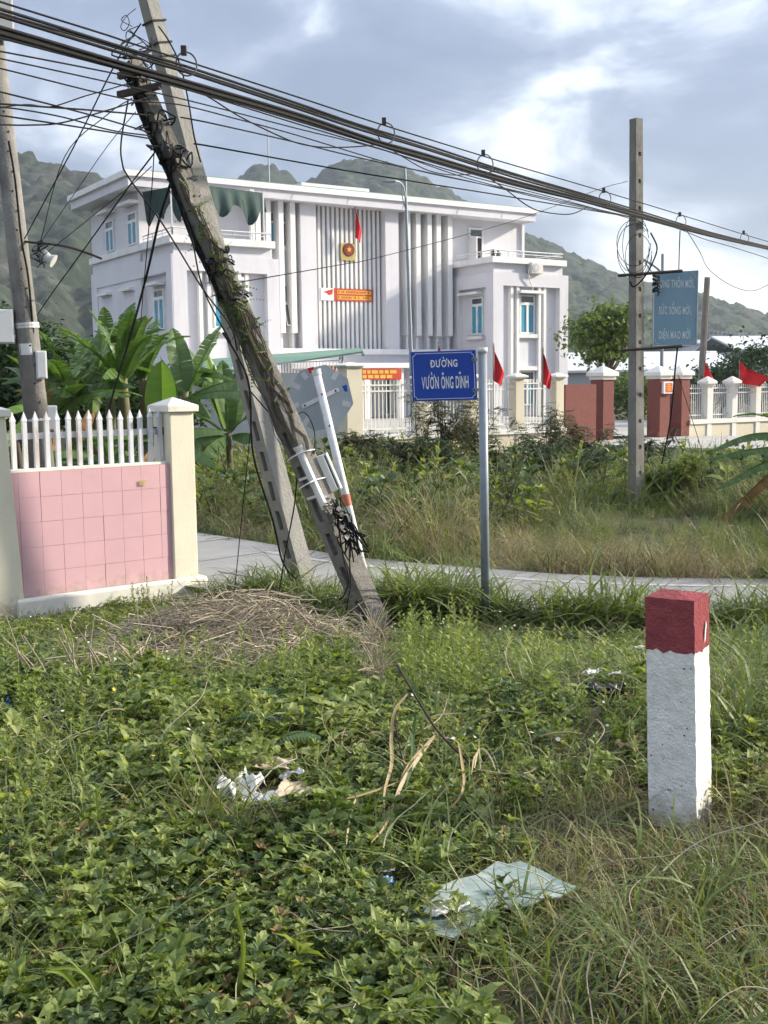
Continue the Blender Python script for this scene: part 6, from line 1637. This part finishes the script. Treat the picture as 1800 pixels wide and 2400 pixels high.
def patch(n, pxr, pyr, sc, kinds):
    for k in range(n):
        q = ground_at(rs.uniform(*pxr), rs.uniform(*pyr))
        if not blocked(q.x, q.y) and not littered(q.x, q.y): grass_pts.append((q.x, q.y, gz(q.x, q.y), tilt(0.25), tilt(0.25), rs.uniform(0, 6.28), rs.uniform(*sc), rs.choice(kinds)))
patch(120, (400, 600), (1800, 2040), (0.8, 1.5), (3, 7, 7, 1, 0, 4))
patch(40, (0, 300), (1780, 1960), (0.8, 1.3), (3, 1, 0, 7))
patch(120, (0, 420), (1440, 1560), (0.7, 1.2), (5, 6, 1, 4, 7))
patch(60, (1120, 1480), (1480, 1640), (0.8, 1.4), (1, 3, 5, 4, 7))
patch(150, (1650, 1800), (1480, 1800), (1.2, 2.2), (3, 3, 1, 0, 7))
patch(50, (900, 1080), (1690, 1880), (0.8, 1.3), (1, 3, 7, 5))
patch(20, (0, 300), (2080, 2380), (0.9, 1.5), (3, 7, 1))
patch(50, (1000, 1800), (2200, 2390), (0.9, 1.4), (3, 7, 7, 6, 5))
gr_protos = [proto('g', tuft(1, 11, 0.13, 0.0022, 1.1, 0.025), m_grass), proto('g', tuft(2, 9, 0.18, 0.0026, 0.9, 0.02), m_grass), proto('g', tuft(3, 12, 0.10, 0.002, 1.5, 0.03), m_grass), proto('g', tuft(4, 7, 0.24, 0.004, 0.9, 0.02), m_grass),
             proto('g', tuft(5, 11, 0.12, 0.002, 1.5, 0.03), m_grassy), proto('g', tuft(6, 10, 0.15, 0.0018, 1.9, 0.035), m_grassd), proto('g', tuft(7, 13, 0.10, 0.0017, 2.0, 0.04), m_grassd), proto('g', tuft(8, 8, 0.2, 0.0022, 1.2, 0.03), m_grassy)]
scatter('verge_grass', 'mixed green and dry grass on the roadside verge', 'grass', grass_pts, gr_protos)
while len(weed_pts) < 1400:
    x, y = near_xy()
    if y < 3.0 or blocked(x, y) or littered(x, y): continue
    c = nz(x, y, 0.8, 71) + 0.25 * sstep(4.5, 6.5, y) * (1 - sstep(1.2, 2.0, x))
    if c < rs.uniform(-0.1, 0.45): continue
    weed_pts.append((x, y, gz(x, y), tilt(0.14), tilt(0.14), rs.uniform(0, 6.28), rs.uniform(0.55, 1.1) * (0.8 - 0.45 * sstep(5.6, 7.2, y)), rs.randint(0, 5)))
for k in range(90):
    q = ground_at(rs.uniform(0, 700), rs.uniform(1560, 2000))
    if not blocked(q.x, q.y) and not littered(q.x, q.y): weed_pts.append((q.x, q.y, gz(q.x, q.y), tilt(0.15), tilt(0.15), rs.uniform(0, 6.28), rs.uniform(0.5, 0.9), rs.randint(0, 5)))
for k in range(170):
    q = ground_at(rs.uniform(940, 1115), rs.uniform(1500, 1680))
    if not blocked(q.x, q.y): weed_pts.append((q.x, q.y, gz(q.x, q.y), tilt(0.12), tilt(0.12), rs.uniform(0, 6.28), rs.uniform(0.5, 0.95), rs.choice((1, 4, 5, 2))))
scatter('upright_weeds', 'upright narrow leaved weeds rising from the ground cover', 'weeds', weed_pts, [proto('w', weed(k, (0.2, 0.28, 0.36, 0.24, 0.3, 0.4)[k], (0.05, 0.055, 0.06, 0.045, 0.06, 0.065)[k]), (m_leaf, m_leafl, m_leaf, m_leafd, m_leafl, m_leaf)[k]) for k in range(6)])
for k in range(900):
    x, y = near_xy()
    if y < 3.2 or blocked(x, y) or nz(x, y, 0.7, 90) < 0.0: continue
    yellow = x < -0.5 and y < 5 and rs.random() < 0.5
    flo_pts.append((x, y, gz(x, y) + rs.uniform(0.08, 0.22), tilt(0.4), tilt(0.4), rs.uniform(0, 6.28), rs.uniform(0.7, 1.3), 2 if yellow else rs.randint(0, 1)))
scatter('small_flowers', 'tiny white and yellow flowers dotted over the weeds', 'flowers', flo_pts, [proto('f', flower(0, 0.0), m_white_petal), proto('f', flower(1, 0.0), m_white_petal), proto('f', flower(2, 0.0), m_yel_petal)])

def twig(seed, L):
    r = random.Random(seed); pts = [V(0, 0, 0)]
    d_ = V(1, 0, r.uniform(0.05, 0.5))
    for k in range(4): d_ = (d_ + V(r.gauss(0, 0.25), r.gauss(0, 0.3), r.gauss(-0.05, 0.2))).normalized(); pts.append(pts[-1] + d_ * L / 4)
    mb = MB().tube(spline(pts, 2), 0.0018, 0.0008, 3, False)
    if seed % 2: mb.tube([pts[2], pts[2] + V(0.2, r.uniform(-0.6, 0.6), 0.4) * L * 0.4], 0.0011, 0.0006, 3, False)
    return mb
tw_pts = []
while len(tw_pts) < 620:
    x, y = near_xy()
    if blocked(x, y) or nz(x, y, 1.1, 101) < rs.uniform(-0.3, 0.3): continue
    tw_pts.append((x, y, gz(x, y) + rs.uniform(0.03, 0.12), tilt(0.25), tilt(0.25), rs.uniform(0, 6.28), rs.uniform(0.6, 1.5), rs.randint(0, 5)))
scatter('dry_twigs', 'dry twigs and stems strewn through the creeping plants', 'twigs', tw_pts, [proto('d', twig(k, (0.16, 0.22, 0.3, 0.18, 0.26, 0.2)[k]), m_straw if k % 3 else m_grassy) for k in range(6)])
# tall grass and reeds beyond the lane
tall = []
while len(tall) < 6000:
    y = 9.6 + rs.random() ** 1.25 * 18.2
    x = rs.uniform(-0.42, 0.40) * y
    rf_ = road_far(x)
    fence = (x + 0.693) * 0.544 - (y - 28.0) * 0.839
    if y < rf_ + 0.02 - 0.28 * max(0, nz(x, y, 1.3, 77)) or fence < 0.15: continue
    if x > 3.3 and (V(x, y, 0) - P0).dot(pn) < 0.2: continue
    dist = y - rf_ + 0.0
    if x < -2.2 and y < 17 and wall_side(x, y) < 0.3 and dist < 0.2: continue
    edge = 1 - sstep(0.0, 2.6, dist)
    rt_ = sstep(0.8, 1.8, x) * (1 - sstep(3.1, 3.6, x))
    if 1.0 < x < 4.6 and y < 15.4 and dist > 0.3: hgt = rs.uniform(0.3, 0.62) if not (2.5 < x < 4.2 and y > 11.5) else rs.uniform(0.15, 0.36)
    elif dist < 0.5 and rs.random() < 0.4: hgt = rs.uniform(0.25, 0.5)
    else: hgt = rs.uniform(0.5, 1.0)
    u_ = rs.random()
    pdry = (0.12 + 0.55 * edge * rt_ + 0.2 * edge * (1 - rt_) + 0.3 * nz(x, y, 0.45, 55)) * (0.35 if x > 3.4 else 1)
    if u_ < pdry: kind = rs.choice((3, 4, 5))
    elif u_ < pdry + 0.22: kind = 2
    else: kind = rs.choice((0, 1, 6))
    tall.append((x, y, gz(x, y), tilt(0.22), tilt(0.22), rs.uniform(0, 6.28), hgt * (0.75 + 0.25 * sstep(0.5, 3, dist)) * (0.95 + 0.9 * nz(x, y, 0.9, 13)), kind))
tg = [proto('t', tuft(11, 20, 0.85, 0.007, 1.2, 0.12), m_grass), proto('t', tuft(12, 18, 0.95, 0.009, 1.6, 0.12), m_grass), proto('t', tuft(13, 20, 0.85, 0.006, 1.0, 0.12, 5), m_grassy),
      proto('t', tuft(14, 22, 0.8, 0.0055, 1.6, 0.15, 8), m_grassd), proto('t', tuft(15, 20, 0.9, 0.005, 1.4, 0.12, 9), m_grassd), proto('t', tuft(16, 24, 0.6, 0.005, 1.8, 0.14, 4), m_grassd), proto('t', tuft(17, 16, 0.8, 0.009, 1.3, 0.1), leafmat('dark_grass', [(0.05, 0.08, 0.024), (0.08, 0.115, 0.035), (0.11, 0.15, 0.05)], 0.5, 0.25))]
scatter('tall_grass', 'tall green and straw coloured grass between the lane and the fence', 'grass', tall, tg)
under = []
for k in range(1300):
    y = 13 + rs.random() * 14; x = rs.uniform(-0.42, 0.42) * y
    fence = (x + 0.693) * 0.544 - (y - 28.0) * 0.839
    if y < road_far(x) + 0.8 or fence < 0.3 or (2.0 < x < 4.8 and y < 15.9) or (x > 3.3 and (V(x, y, 0) - P0).dot(pn) < 0.3): continue
    under.append((x, y, gz(x, y), tilt(0.2), tilt(0.2), rs.uniform(0, 6.28), rs.uniform(3.2, 6.5), rs.randint(0, 4)))
scatter('leafy_undergrowth', 'leafy undergrowth among the tall grass beyond the lane', 'undergrowth', under, [proto('u', sprig(40, 0.1, 5, 0.04, 0.011, 0.8), m_leafd), proto('u', sprig(41, 0.12, 5, 0.036, 0.010, 0.8), m_leafd), proto('u', weed(42, 0.16, 0.04), m_leaf), proto('u', weed(43, 0.14, 0.036), m_shrub), proto('u', sprig(44, 0.09, 4, 0.045, 0.012, 0.6), m_leaf)])
# weeds along the foot of the pink wall and behind it
wallw = []
for k in range(260):
    a = rs.uniform(-0.5, WL + 0.5); b = rs.uniform(0.12, 0.75); q = WA + wd * a + wn_ * b
    wallw.append((q.x, q.y, gz(q.x, q.y), tilt(0.2), tilt(0.2), rs.uniform(0, 6.28), rs.uniform(0.3, 0.65) * (1.5 if 0.6 < a < 1.0 else 1), rs.randint(0, 3)))
scatter('wall_foot_weeds', 'weeds growing along the foot of the pink wall', 'weeds', wallw, [proto('v', weed(50, 0.22, 0.045), m_leafd), proto('v', sprig(51, 0.14, 5, 0.05, 0.013, 0.7), m_leaf), proto('v', weed(52, 0.3, 0.05), m_leaf), proto('v', tuft(53, 12, 0.25, 0.003, 1.2, 0.04), m_grassd)])

# ------------------------------------------------------------------ straw heap, dead stalks, reeds, ferns
mb = MB(); r = random.Random(91)
for k in range(1500):
    big = k < 1050
    cx, cy = (r.gauss(-0.85, 0.42), r.gauss(6.8, 0.42)) if big else (r.gauss(-1.2, 0.35), r.gauss(6.0, 0.28))
    if cx < -2.0: continue
    if cx > -0.2: continue
    hump = 0.22 * math.exp(-((cx + 0.85) / 0.62) ** 2 - ((cy - 6.85) / 0.5) ** 2)
    zc_ = gz(cx, cy) + hump * r.uniform(0.15, 1.1) + 0.07
    a = r.uniform(0, 6.28); Ls = r.uniform(0.16, 0.5); d_ = V(math.cos(a), math.sin(a) * 0.7, r.gauss(0, 0.35))
    cv_ = V(r.gauss(0, 0.35), r.gauss(0, 0.35), r.uniform(0.0, 0.5)) * Ls * 0.5
    c = V(cx, cy, zc_)
    mb.tube([c - d_ * Ls * 0.5, c - d_ * Ls * 0.2 + cv_ * 0.7, c + d_ * Ls * 0.15 + cv_, c + d_ * Ls * 0.5 + cv_ * r.uniform(-0.4, 0.6)], r.uniform(0.002, 0.0042), n=3, caps=False)
tag(mb.build('straw_heap', m_straw), 'tangled heap of dry straw stalks before the leaning poles', 'straw heap', kind='stuff')
st_ = thing('dead_stalks', 'row of pale dead stalks sticking up at the left edge', 'dead plant', ground_at(110, 1640))
for k in range(17):
    px0 = r.uniform(20, 330); b = ground_at(px0 + 40, 1630 + r.uniform(-12, 16)); L_ = r.uniform(0.2, 0.42); ln = V(r.uniform(-0.75, 0.05), r.uniform(-0.1, 0.2), 1).normalized()
    MB().tube(spline([b - V(0, 0, 0.03), b + ln * L_ * 0.5 + V(r.gauss(0, 0.02), 0, 0), b + ln * L_ + V(r.uniform(-0.05, 0.03), 0, 0)], 4), 0.0065, 0.003, 4).build('stalk', m_straw, st_)
def ribbons(name, label, cat, base, items):
    t = thing(name, label, cat, base)
    for k, (nm, pts, w, m) in enumerate(items):
        P = spline([at(q[0], q[1], min(q[2], ground_at(q[0], q[1]).y * 0.905 - 0.02)) for q in pts], 5)
        fx_ = lambda tt, w=w: 0.62 * w * (math.sin(math.pi * (0.12 + 0.86 * tt)) ** 0.7)
        MB().ribbon(P, fx_, V(0.1, -1, 0.25), 0.25).build(nm, m, t)
    return t
Yr = ground_at(1110, 1830).y - 0.1
rd = ribbons('dead_reed', 'bent dead reed plant with long brown and green ribbon leaves', 'reed', ground_at(1085, 1800), [
 ('leaf', [(1020, 1722, Yr), (985, 1770, Yr - 0.05), (945, 1830, Yr - 0.12), (920, 1890, Yr - 0.2), (890, 1945, Yr - 0.25)], 0.011, m_reed),
 ('leaf', [(955, 1626, Yr + 0.05), (925, 1668, Yr), (917, 1730, Yr - 0.05), (918, 1790, Yr - 0.1), (902, 1850, Yr - 0.15), (900, 1910, Yr - 0.18)], 0.010, m_reed),
 ('leaf', [(1022, 1720, Yr), (960, 1790, Yr - 0.08), (930, 1860, Yr - 0.15), (905, 1930, Yr - 0.2), (870, 1975, Yr - 0.22)], 0.009, m_reed),
 ('leaf', [(1075, 1742, Yr), (1083, 1790, Yr - 0.03), (1087, 1835, Yr - 0.05), (1075, 1870, Yr - 0.06), (1050, 1900, Yr - 0.06)], 0.009, m_reed),
 ('leaf', [(1112, 1800, Yr), (1120, 1762, Yr - 0.02), (1132, 1755, Yr - 0.02), (1150, 1775, Yr - 0.03), (1162, 1805, Yr - 0.03)], 0.006, m_reed),
 ('leaf', [(1105, 1815, Yr), (1112, 1775, Yr - 0.02), (1124, 1757, Yr - 0.02)], 0.005, m_reed),
 ('leaf', [(1010, 1680, Yr), (1040, 1673, Yr - 0.02), (1080, 1672, Yr - 0.04)], 0.005, m_reed),
 ('leaf', [(868, 1717, Yr), (890, 1716, Yr - 0.02), (905, 1730, Yr - 0.02)], 0.005, m_reed),
 ('leaf', [(835, 1870, Yr - 0.2), (824, 1900, Yr - 0.22), (815, 1950, Yr - 0.25), (812, 1980, Yr - 0.25)], 0.006, m_reed),
 ('leaf', [(760, 1880, Yr - 0.2), (835, 1866, Yr - 0.2), (900, 1845, Yr - 0.2), (950, 1825, Yr - 0.15)], 0.005, m_reed),
 ('leaf', [(975, 1668, Yr), (968, 1720, Yr - 0.02), (965, 1790, Yr - 0.06), (950, 1850, Yr - 0.1)], 0.010, m_reedg),
 ('leaf', [(930, 1690, Yr), (960, 1680, Yr), (985, 1665, Yr)], 0.007, m_reedg),
 ('leaf', [(1000, 1650, Yr), (1005, 1628, Yr), (1018, 1632, Yr - 0.02), (1022, 1670, Yr - 0.04)], 0.009, m_reedg),
 ('leaf', [(932, 1560, Yr + 0.05), (965, 1600, Yr), (985, 1640, Yr), (1000, 1680, Yr)], 0.008, m_reedg),
 ('leaf', [(940, 1900, Yr - 0.2), (905, 1960, Yr - 0.25), (918, 1930, Yr - 0.25), (960, 1885, Yr - 0.2)], 0.006, m_reedg),
 ('leaf', [(1020, 1715, Yr), (985, 1712, Yr), (960, 1735, Yr), (945, 1765, Yr - 0.03)], 0.006, m_reedg),
])
ST = [at(*q) for q in ((930, 1558, Yr + 0.05), (985, 1650, Yr), (1020, 1705, Yr), (1060, 1750, Yr), (1098, 1785, Yr), (1120, 1830, Yr))]
MB().tube(spline(ST, 5), 0.004, 0.006, 6).build('stalk', m_rust, rd)
MB().tube(spline([at(925, 1690, Yr), at(935, 1740, Yr - 0.03), at(945, 1790, Yr - 0.06), at(965, 1870, Yr - 0.1)], 4), 0.003, n=5).build('stalk', m_rust, rd)
pl = MB(); Yp = ground_at(890, 1640).y - 0.05
pt_ = thing('dry_grass_plume', 'pale dry feathery grass plume below the leaning pole foot', 'dry grass', ground_at(890, 1640))
for k in range(240):
    b = at(890 + r.gauss(0, 12) - 12, 1690 - r.uniform(0, 230), Yp + r.gauss(0, 0.06)); d_ = V(r.gauss(-0.05, 0.55), r.gauss(0, 0.4), r.uniform(0.1, 1.0)).normalized()
    pl.tube([b, b + d_ * 0.07, b + d_ * 0.13 - V(0, 0, 0.01)], 0.0019, n=3, caps=False)
pl.build('seed_branches', m_straw, pt_)
for k in range(7): MB().tube(spline([ground_at(895 + k * 4, 1650), at(885 + r.gauss(0, 8), 1570, Yp), at(868 + r.gauss(0, 14), 1480, Yp)], 4), 0.002, n=3).build('stem', m_straw, pt_)
Ya = ground_at(1210, 1790).y - 0.04
aw = thing('arched_dead_stem', 'bleached dead stem arching over the weeds left of the marker', 'dead plant', ground_at(1210, 1790))
MB().tube(spline([ground_at(1205, 1790), at(1225, 1750, Ya), at(1270, 1725, Ya), at(1325, 1716, Ya), at(1362, 1720, Ya)], 5), 0.006, 0.003, 6).build('stem', m_reed, aw)
for k, (px_, py_, az, L_, lab) in enumerate(((650, 1745, 200, 0.24, 'leftmost fern frond in the weeds below the straw heap'), (690, 1700, 160, 0.26, 'upper fern frond in the weeds below the straw heap'), (730, 1720, 250, 0.24, 'rightmost fern frond in the weeds below the straw heap'), (760, 1790, 215, 0.25, 'lowest fern frond in the weeds below the straw heap'), (560, 1740, 330, 0.22, 'dull fern frond lying near the black scrap'))):
    q = ground_at(px_, py_)
    fr_ = frond(k, L_); a = math.radians(az); t = thing('fern', lab, 'fern', q, 'fern fronds')
    R_ = Matrix.Rotation(a, 3, 'Z')
    m2 = MB(); m2.v = [q + V(0, 0, 0.1) + R_ @ v_ for v_ in fr_.v]; m2.f = fr_.f
    m2.build('frond', leafmat('fern_leaf', [(0.05, 0.10, 0.03), (0.08, 0.14, 0.045)], 0.5, 0.25), t)
# long single blades standing clear of the ground cover
BL = [((545, 2395), (570, 2230), (550, 2120), 0.007), ((310, 2400), (200, 2280), (110, 2270), 0.008), ((165, 2400), (110, 2340), (40, 2330), 0.007), ((250, 2390), (160, 2290), (105, 2275), 0.008), ((640, 2400), (625, 2350), (655, 2330), 0.006),
      ((330, 2360), (285, 2290), (255, 2210), 0.003), ((610, 2330), (575, 2220), (555, 2120), 0.003), ((1200, 2330), (1180, 2220), (1165, 2170), 0.005), ((1270, 2340), (1285, 2240), (1280, 2190), 0.004), ((20, 2000), (10, 1960), (18, 1940), 0.006)]
for k, (a, b, c, w_) in enumerate(BL):
    g0 = ground_at(*a); Y = g0.y
    o = MB().ribbon(spline([g0 - V(0, 0, 0.02), at(*b, Y - 0.02), at(*c, Y - 0.05)], 5), lambda t, w_=w_: w_ * (1 - t) ** 0.5 + 0.0005, V(0.2, -1, 0.3), 0.3).build('grass_blade', m_leafl)
    tag(o, ('tall upright bright grass blade at the bottom, tallest one', 'bright grass blade bent left near the lower left corner', 'short bright grass blade nearest the lower left corner', 'bright grass blade beside the bent one at lower left', 'short broad blade at the foot of the tallest bright blade', 'very thin blade rising left of the tallest bright blade', 'thin blade leaning against the tallest bright blade', 'bright grass blade just below the white paper', 'green grass blade below the middle of the glass sheet', 'bright grass blade at the left edge half way down the weeds')[k], 'grass blade', 'long grass blades')
ss = [((560, 1985), (440, 1890), (390, 1830)), ((600, 1960), (480, 1830), (440, 1720)), ((585, 2050), (500, 1950), (470, 1880)), ((700, 2010), (640, 1900), (585, 1820)), ((705, 2020), (720, 1960), (760, 1900)), ((690, 1990), (600, 1870), (520, 1800)), ((520, 2050), (500, 1990), (430, 1950)), ((1330, 2130), (1280, 2060), (1130, 2010)), ((1260, 2200), (1180, 2110), (1060, 2000)), ((1500, 2050), (1400, 1990), (1310, 1900)), ((325, 2110), (430, 2010), (475, 1960)), ((1740, 2080), (1650, 1990), (1560, 1960))]
for k, (a, b, c) in enumerate(ss):
    g0 = ground_at(*a); Y = g0.y
    o = MB().tube(spline([g0 - V(0, 0, 0.02), at(*b, Y - 0.03), at(*c, Y - 0.02)], 5), 0.0026, 0.001, 4).build('straw_stalk', m_straw if k % 2 else m_grassy)
    tag(o, ('straw stalk slanting left below the pale plastic rubbish', 'longest straw stalk slanting up to the left of the rubbish', 'straw stalk low in the yellow grass tuft', 'straw stalk crossing the white plastic bag', 'short straw stalk leaning right below the cardboard', 'straw stalk slanting left over the crumpled bag', 'lowest straw stalk of the yellow grass tuft', 'thin stalk crossing the upper edge of the glass sheet', 'long stalk slanting across the middle of the glass sheet', 'stalk slanting up left of the marker stone foot', 'brown twig slanting up right in the leaf mat', 'stalk slanting over the dry grass right of the marker stone')[k], 'straw stalk', 'slanting straw stalks')

# ------------------------------------------------------------------ rubbish
def sheet(name, label, cat, px, py, w, h, m, seed, crumple=0.3, lift=0.04, yaw=None, group='litter'):
    """a crumpled scrap lying on the weeds"""
    r = random.Random(seed); c = ground_at(px, py) ; n = 18; a = r.uniform(0, 6.28) if yaw is None else yaw
    fr_ = frame(c + V(0, 0, lift), V(math.cos(a), math.sin(a), r.gauss(0, 0.15)), V(-math.sin(a), math.cos(a), r.uniform(0.0, 0.4)))
    vs = []
    for j in range(n + 1):
        for i in range(n + 1):
            x, y = (i / n - 0.5) * w, (j / n - 0.5) * h
            edge_ = 1 - 0.3 * noise.noise(V(i * 0.25, j * 0.25, seed))
            vs.append(fr_(x * edge_, y * edge_, 0.75 * crumple * min(w, h) * (noise.noise(V(i * 0.2 + seed, j * 0.2, 1.3)) + 0.45 * abs(noise.noise(V(i * 0.42, j * 0.42 + seed, 7))))))
    o = MB().add(vs, [(j * (n + 1) + i, j * (n + 1) + i + 1, (j + 1) * (n + 1) + i + 1, (j + 1) * (n + 1) + i) for j in range(n) for i in range(n)]).build(name, m, None, True)
    sm = o.modifiers.new('thickness', 'SOLIDIFY'); sm.thickness = 0.0015
    return tag(o, label, cat, group)
m_plw = mat('white_plastic', (0.72, 0.72, 0.70), (0.6, 0.59, 0.56), 0.45, 12, 0.2, 60)
m_plb = mat('blue_plastic', (0.05, 0.2, 0.5), (0.04, 0.15, 0.4), 0.4, 12, 0.2)
m_card = mat('cardboard', (0.45, 0.38, 0.27), (0.36, 0.3, 0.22), 0.85, 10, 0.2)
m_plp = mat('pink_plastic', (0.5, 0.22, 0.3), (0.4, 0.2, 0.25), 0.5, 12, 0.2)
m_plk = mat('black_plastic', (0.02, 0.02, 0.024), (0.04, 0.04, 0.05), 0.35, 8, 0.3)
sheet('plastic_bag', 'crumpled white plastic bag in the rubbish left of the reed', 'plastic bag', 568, 1885, 0.13, 0.11, m_plw, 1, 0.8, 0.06)
sheet('plastic_scrap', 'white plastic scrap right of the crumpled bag', 'plastic scrap', 625, 1905, 0.13, 0.08, m_plw, 2, 0.4, 0.05)
sheet('cardboard_scrap', 'torn pale cardboard lying in the rubbish left of the reed', 'cardboard', 690, 1890, 0.2, 0.1, m_card, 3, 0.2, 0.06)
sheet('cardboard_scrap', 'brown cardboard flap standing up behind the rubbish', 'cardboard', 640, 1845, 0.09, 0.13, m_card, 4, 0.2, 0.09)
sheet('plastic_scrap', 'whitish plastic sheet behind the red bottle cap', 'plastic scrap', 515, 1800, 0.13, 0.08, m_plw, 5, 0.4, 0.05)
sheet('plastic_scrap', 'white upright plastic scrap right of the brown flap', 'plastic scrap', 682, 1850, 0.06, 0.08, m_plw, 6, 0.4, 0.06)
sheet('plastic_scrap', 'pink plastic scrap below the rubbish', 'plastic scrap', 660, 1975, 0.035, 0.025, m_plp, 7, 0.5, 0.06)
sheet('plastic_bag', 'blue plastic bag at the left edge below the dead stalks', 'plastic bag', 12, 1682, 0.11, 0.07, m_plb, 8, 0.7, 0.05)
sheet('plastic_bag', 'black and white torn bag left of the marker stone', 'plastic bag', 1420, 1655, 0.16, 0.10, m_plk, 9, 0.8, 0.07)
sheet('plastic_scrap', 'white scrap on the torn black bag', 'plastic scrap', 1385, 1630, 0.07, 0.06, m_plw, 10, 0.5, 0.11)
sheet('plastic_scrap', 'second white scrap beside the torn black bag', 'plastic scrap', 1440, 1640, 0.05, 0.04, m_plw, 11, 0.5, 0.12)
sheet('plastic_scrap', 'pale clear plastic scrap close left of the marker stone', 'plastic scrap', 1480, 1560, 0.13, 0.08, m_boxgrey, 12, 0.4, 0.10)
sheet('plastic_scrap', 'small lilac plastic scrap above the torn black bag', 'plastic scrap', 1360, 1585, 0.05, 0.04, m_boxgrey, 13, 0.5, 0.09)
sheet('plastic_scrap', 'blue and white wrapper left of the glass sheet', 'wrapper', 905, 2112, 0.04, 0.025, m_plb, 14, 0.4, 0.06)
sheet('plastic_scrap', 'white edge of a wrapper above the glass sheet', 'wrapper', 912, 2088, 0.03, 0.012, m_plw, 15, 0.4, 0.06)
sheet('plastic_scrap', 'dark wrapper scrap at lower right in the grass', 'wrapper', 1740, 2275, 0.045, 0.03, m_plk, 16, 0.5, 0.04)
sheet('plastic_scrap', 'black plastic lump under the fern fronds', 'plastic scrap', 760, 1705, 0.09, 0.07, m_plk, 17, 0.8, 0.10)
sheet('plastic_scrap', 'grey plastic sheet beside the black lump', 'plastic scrap', 665, 1715, 0.15, 0.08, m_plk, 18, 0.4, 0.06)
sheet('plastic_scrap', 'turquoise plastic scrap in the straw heap', 'plastic scrap', 503, 1522, 0.06, 0.06, mat('teal_plastic', (0.05, 0.25, 0.27), None, 0.5, 12, 0.2), 19, 0.6, 0.15)
sheet('dry_leaf', 'curled pale dry leaf left of the marker stone', 'dry leaf', 1460, 1795, 0.06, 0.018, m_reed, 20, 1.2, 0.08)
sheet('dry_leaf', 'pale withered leaf hanging over the leaf mat', 'dry leaf', 645, 2120, 0.02, 0.07, m_reed, 21, 0.9, 0.08)
sheet('white_paper', 'white crumpled paper on the lower corner of the glass sheet', 'paper', 1045, 2192, 0.10, 0.065, m_plw, 22, 0.4, 0.075, 0.6)
cap = ground_at(617, 1795) + V(0, 0, 0.07)
bc = thing('bottle_cap', 'small red bottle cap in the rubbish', 'bottle cap', cap)
MB().tube([cap, cap + V(0, -0.004, 0.016)], 0.013, 0.0125, 14).build('cap', m_red, bc); MB().tube([cap + V(0, -0.004, 0.0162), cap + V(0, -0.004, 0.0175)], 0.011, n=14).build('cap_top', m_red, bc)
# broken glass sheet
m_glass = bpy.data.materials.new('dusty_glass'); m_glass.use_nodes = True
gb = m_glass.node_tree.nodes['Principled BSDF']
gn = m_glass.node_tree.nodes.new('ShaderNodeTexNoise'); gn.inputs['Scale'].default_value = 9; gn.inputs['Detail'].default_value = 8; gn.inputs['Distortion'].default_value = 0.8
gtc = m_glass.node_tree.nodes.new('ShaderNodeTexCoord'); m_glass.node_tree.links.new(gtc.outputs['Object'], gn.inputs['Vector'])
grp = m_glass.node_tree.nodes.new('ShaderNodeValToRGB'); m_glass.node_tree.links.new(gn.outputs[0], grp.inputs[0])
grp.color_ramp.elements[0].position = 0.35; grp.color_ramp.elements[0].color = (0.20, 0.29, 0.25, 1); grp.color_ramp.elements[1].position = 0.62; grp.color_ramp.elements[1].color = (0.42, 0.48, 0.44, 1)
m_glass.node_tree.links.new(grp.outputs[0], gb.inputs['Base Color'])
gb.inputs['Roughness'].default_value = 0.12; gb.inputs['Specular IOR Level'].default_value = 0.7; gb.inputs['Transmission Weight'].default_value = 0.25
zg = 0.055
GP = [on_z(*q, zg) for q in ((943, 2136), (954, 2147), (985, 2170), (1019, 2188), (1063, 2198), (1101, 2174), (1133, 2152), (1171, 2133), (1236, 2128), (1270, 2112), (1307, 2109), (1350, 2085), (1312, 2071), (1274, 2052), (1220, 2030), (1190, 2036), (1166, 2030), (1117, 2060), (1070, 2070), (1025, 2087), (980, 2118))]
gs = MB().prism([q + V(0, 0, (q.y - GP[0].y) * 0.04 + 0.0015 * noise.noise(q * 9)) for q in GP], V(0, 0, 0.005)).build('glass_sheet', m_glass)
tag(gs, 'broken sheet of dusty greenish glass lying in the leaves', 'glass sheet')

# ------------------------------------------------------------------ haze in the air
m_haze = bpy.data.materials.new('haze'); m_haze.use_nodes = True
try: m_haze.cycles.homogeneous_volume = True
except Exception: pass
hn = m_haze.node_tree.nodes; hn.clear()
ho = hn.new('ShaderNodeOutputMaterial'); hv = hn.new('ShaderNodeVolumePrincipled')
hv.inputs['Color'].default_value = (0.76, 0.86, 1.0, 1); hv.inputs['Density'].default_value = HAZE; hv.inputs['Anisotropy'].default_value = 0.2
m_haze.node_tree.links.new(hv.outputs[0], ho.inputs['Volume'])
hz_ = MB().box(W, -1600, 1600, -70, 1700, -2.2, 150).build('haze', m_haze)
tag(hz_, 'thin blue grey haze over the hills', 'haze', kind='stuff')
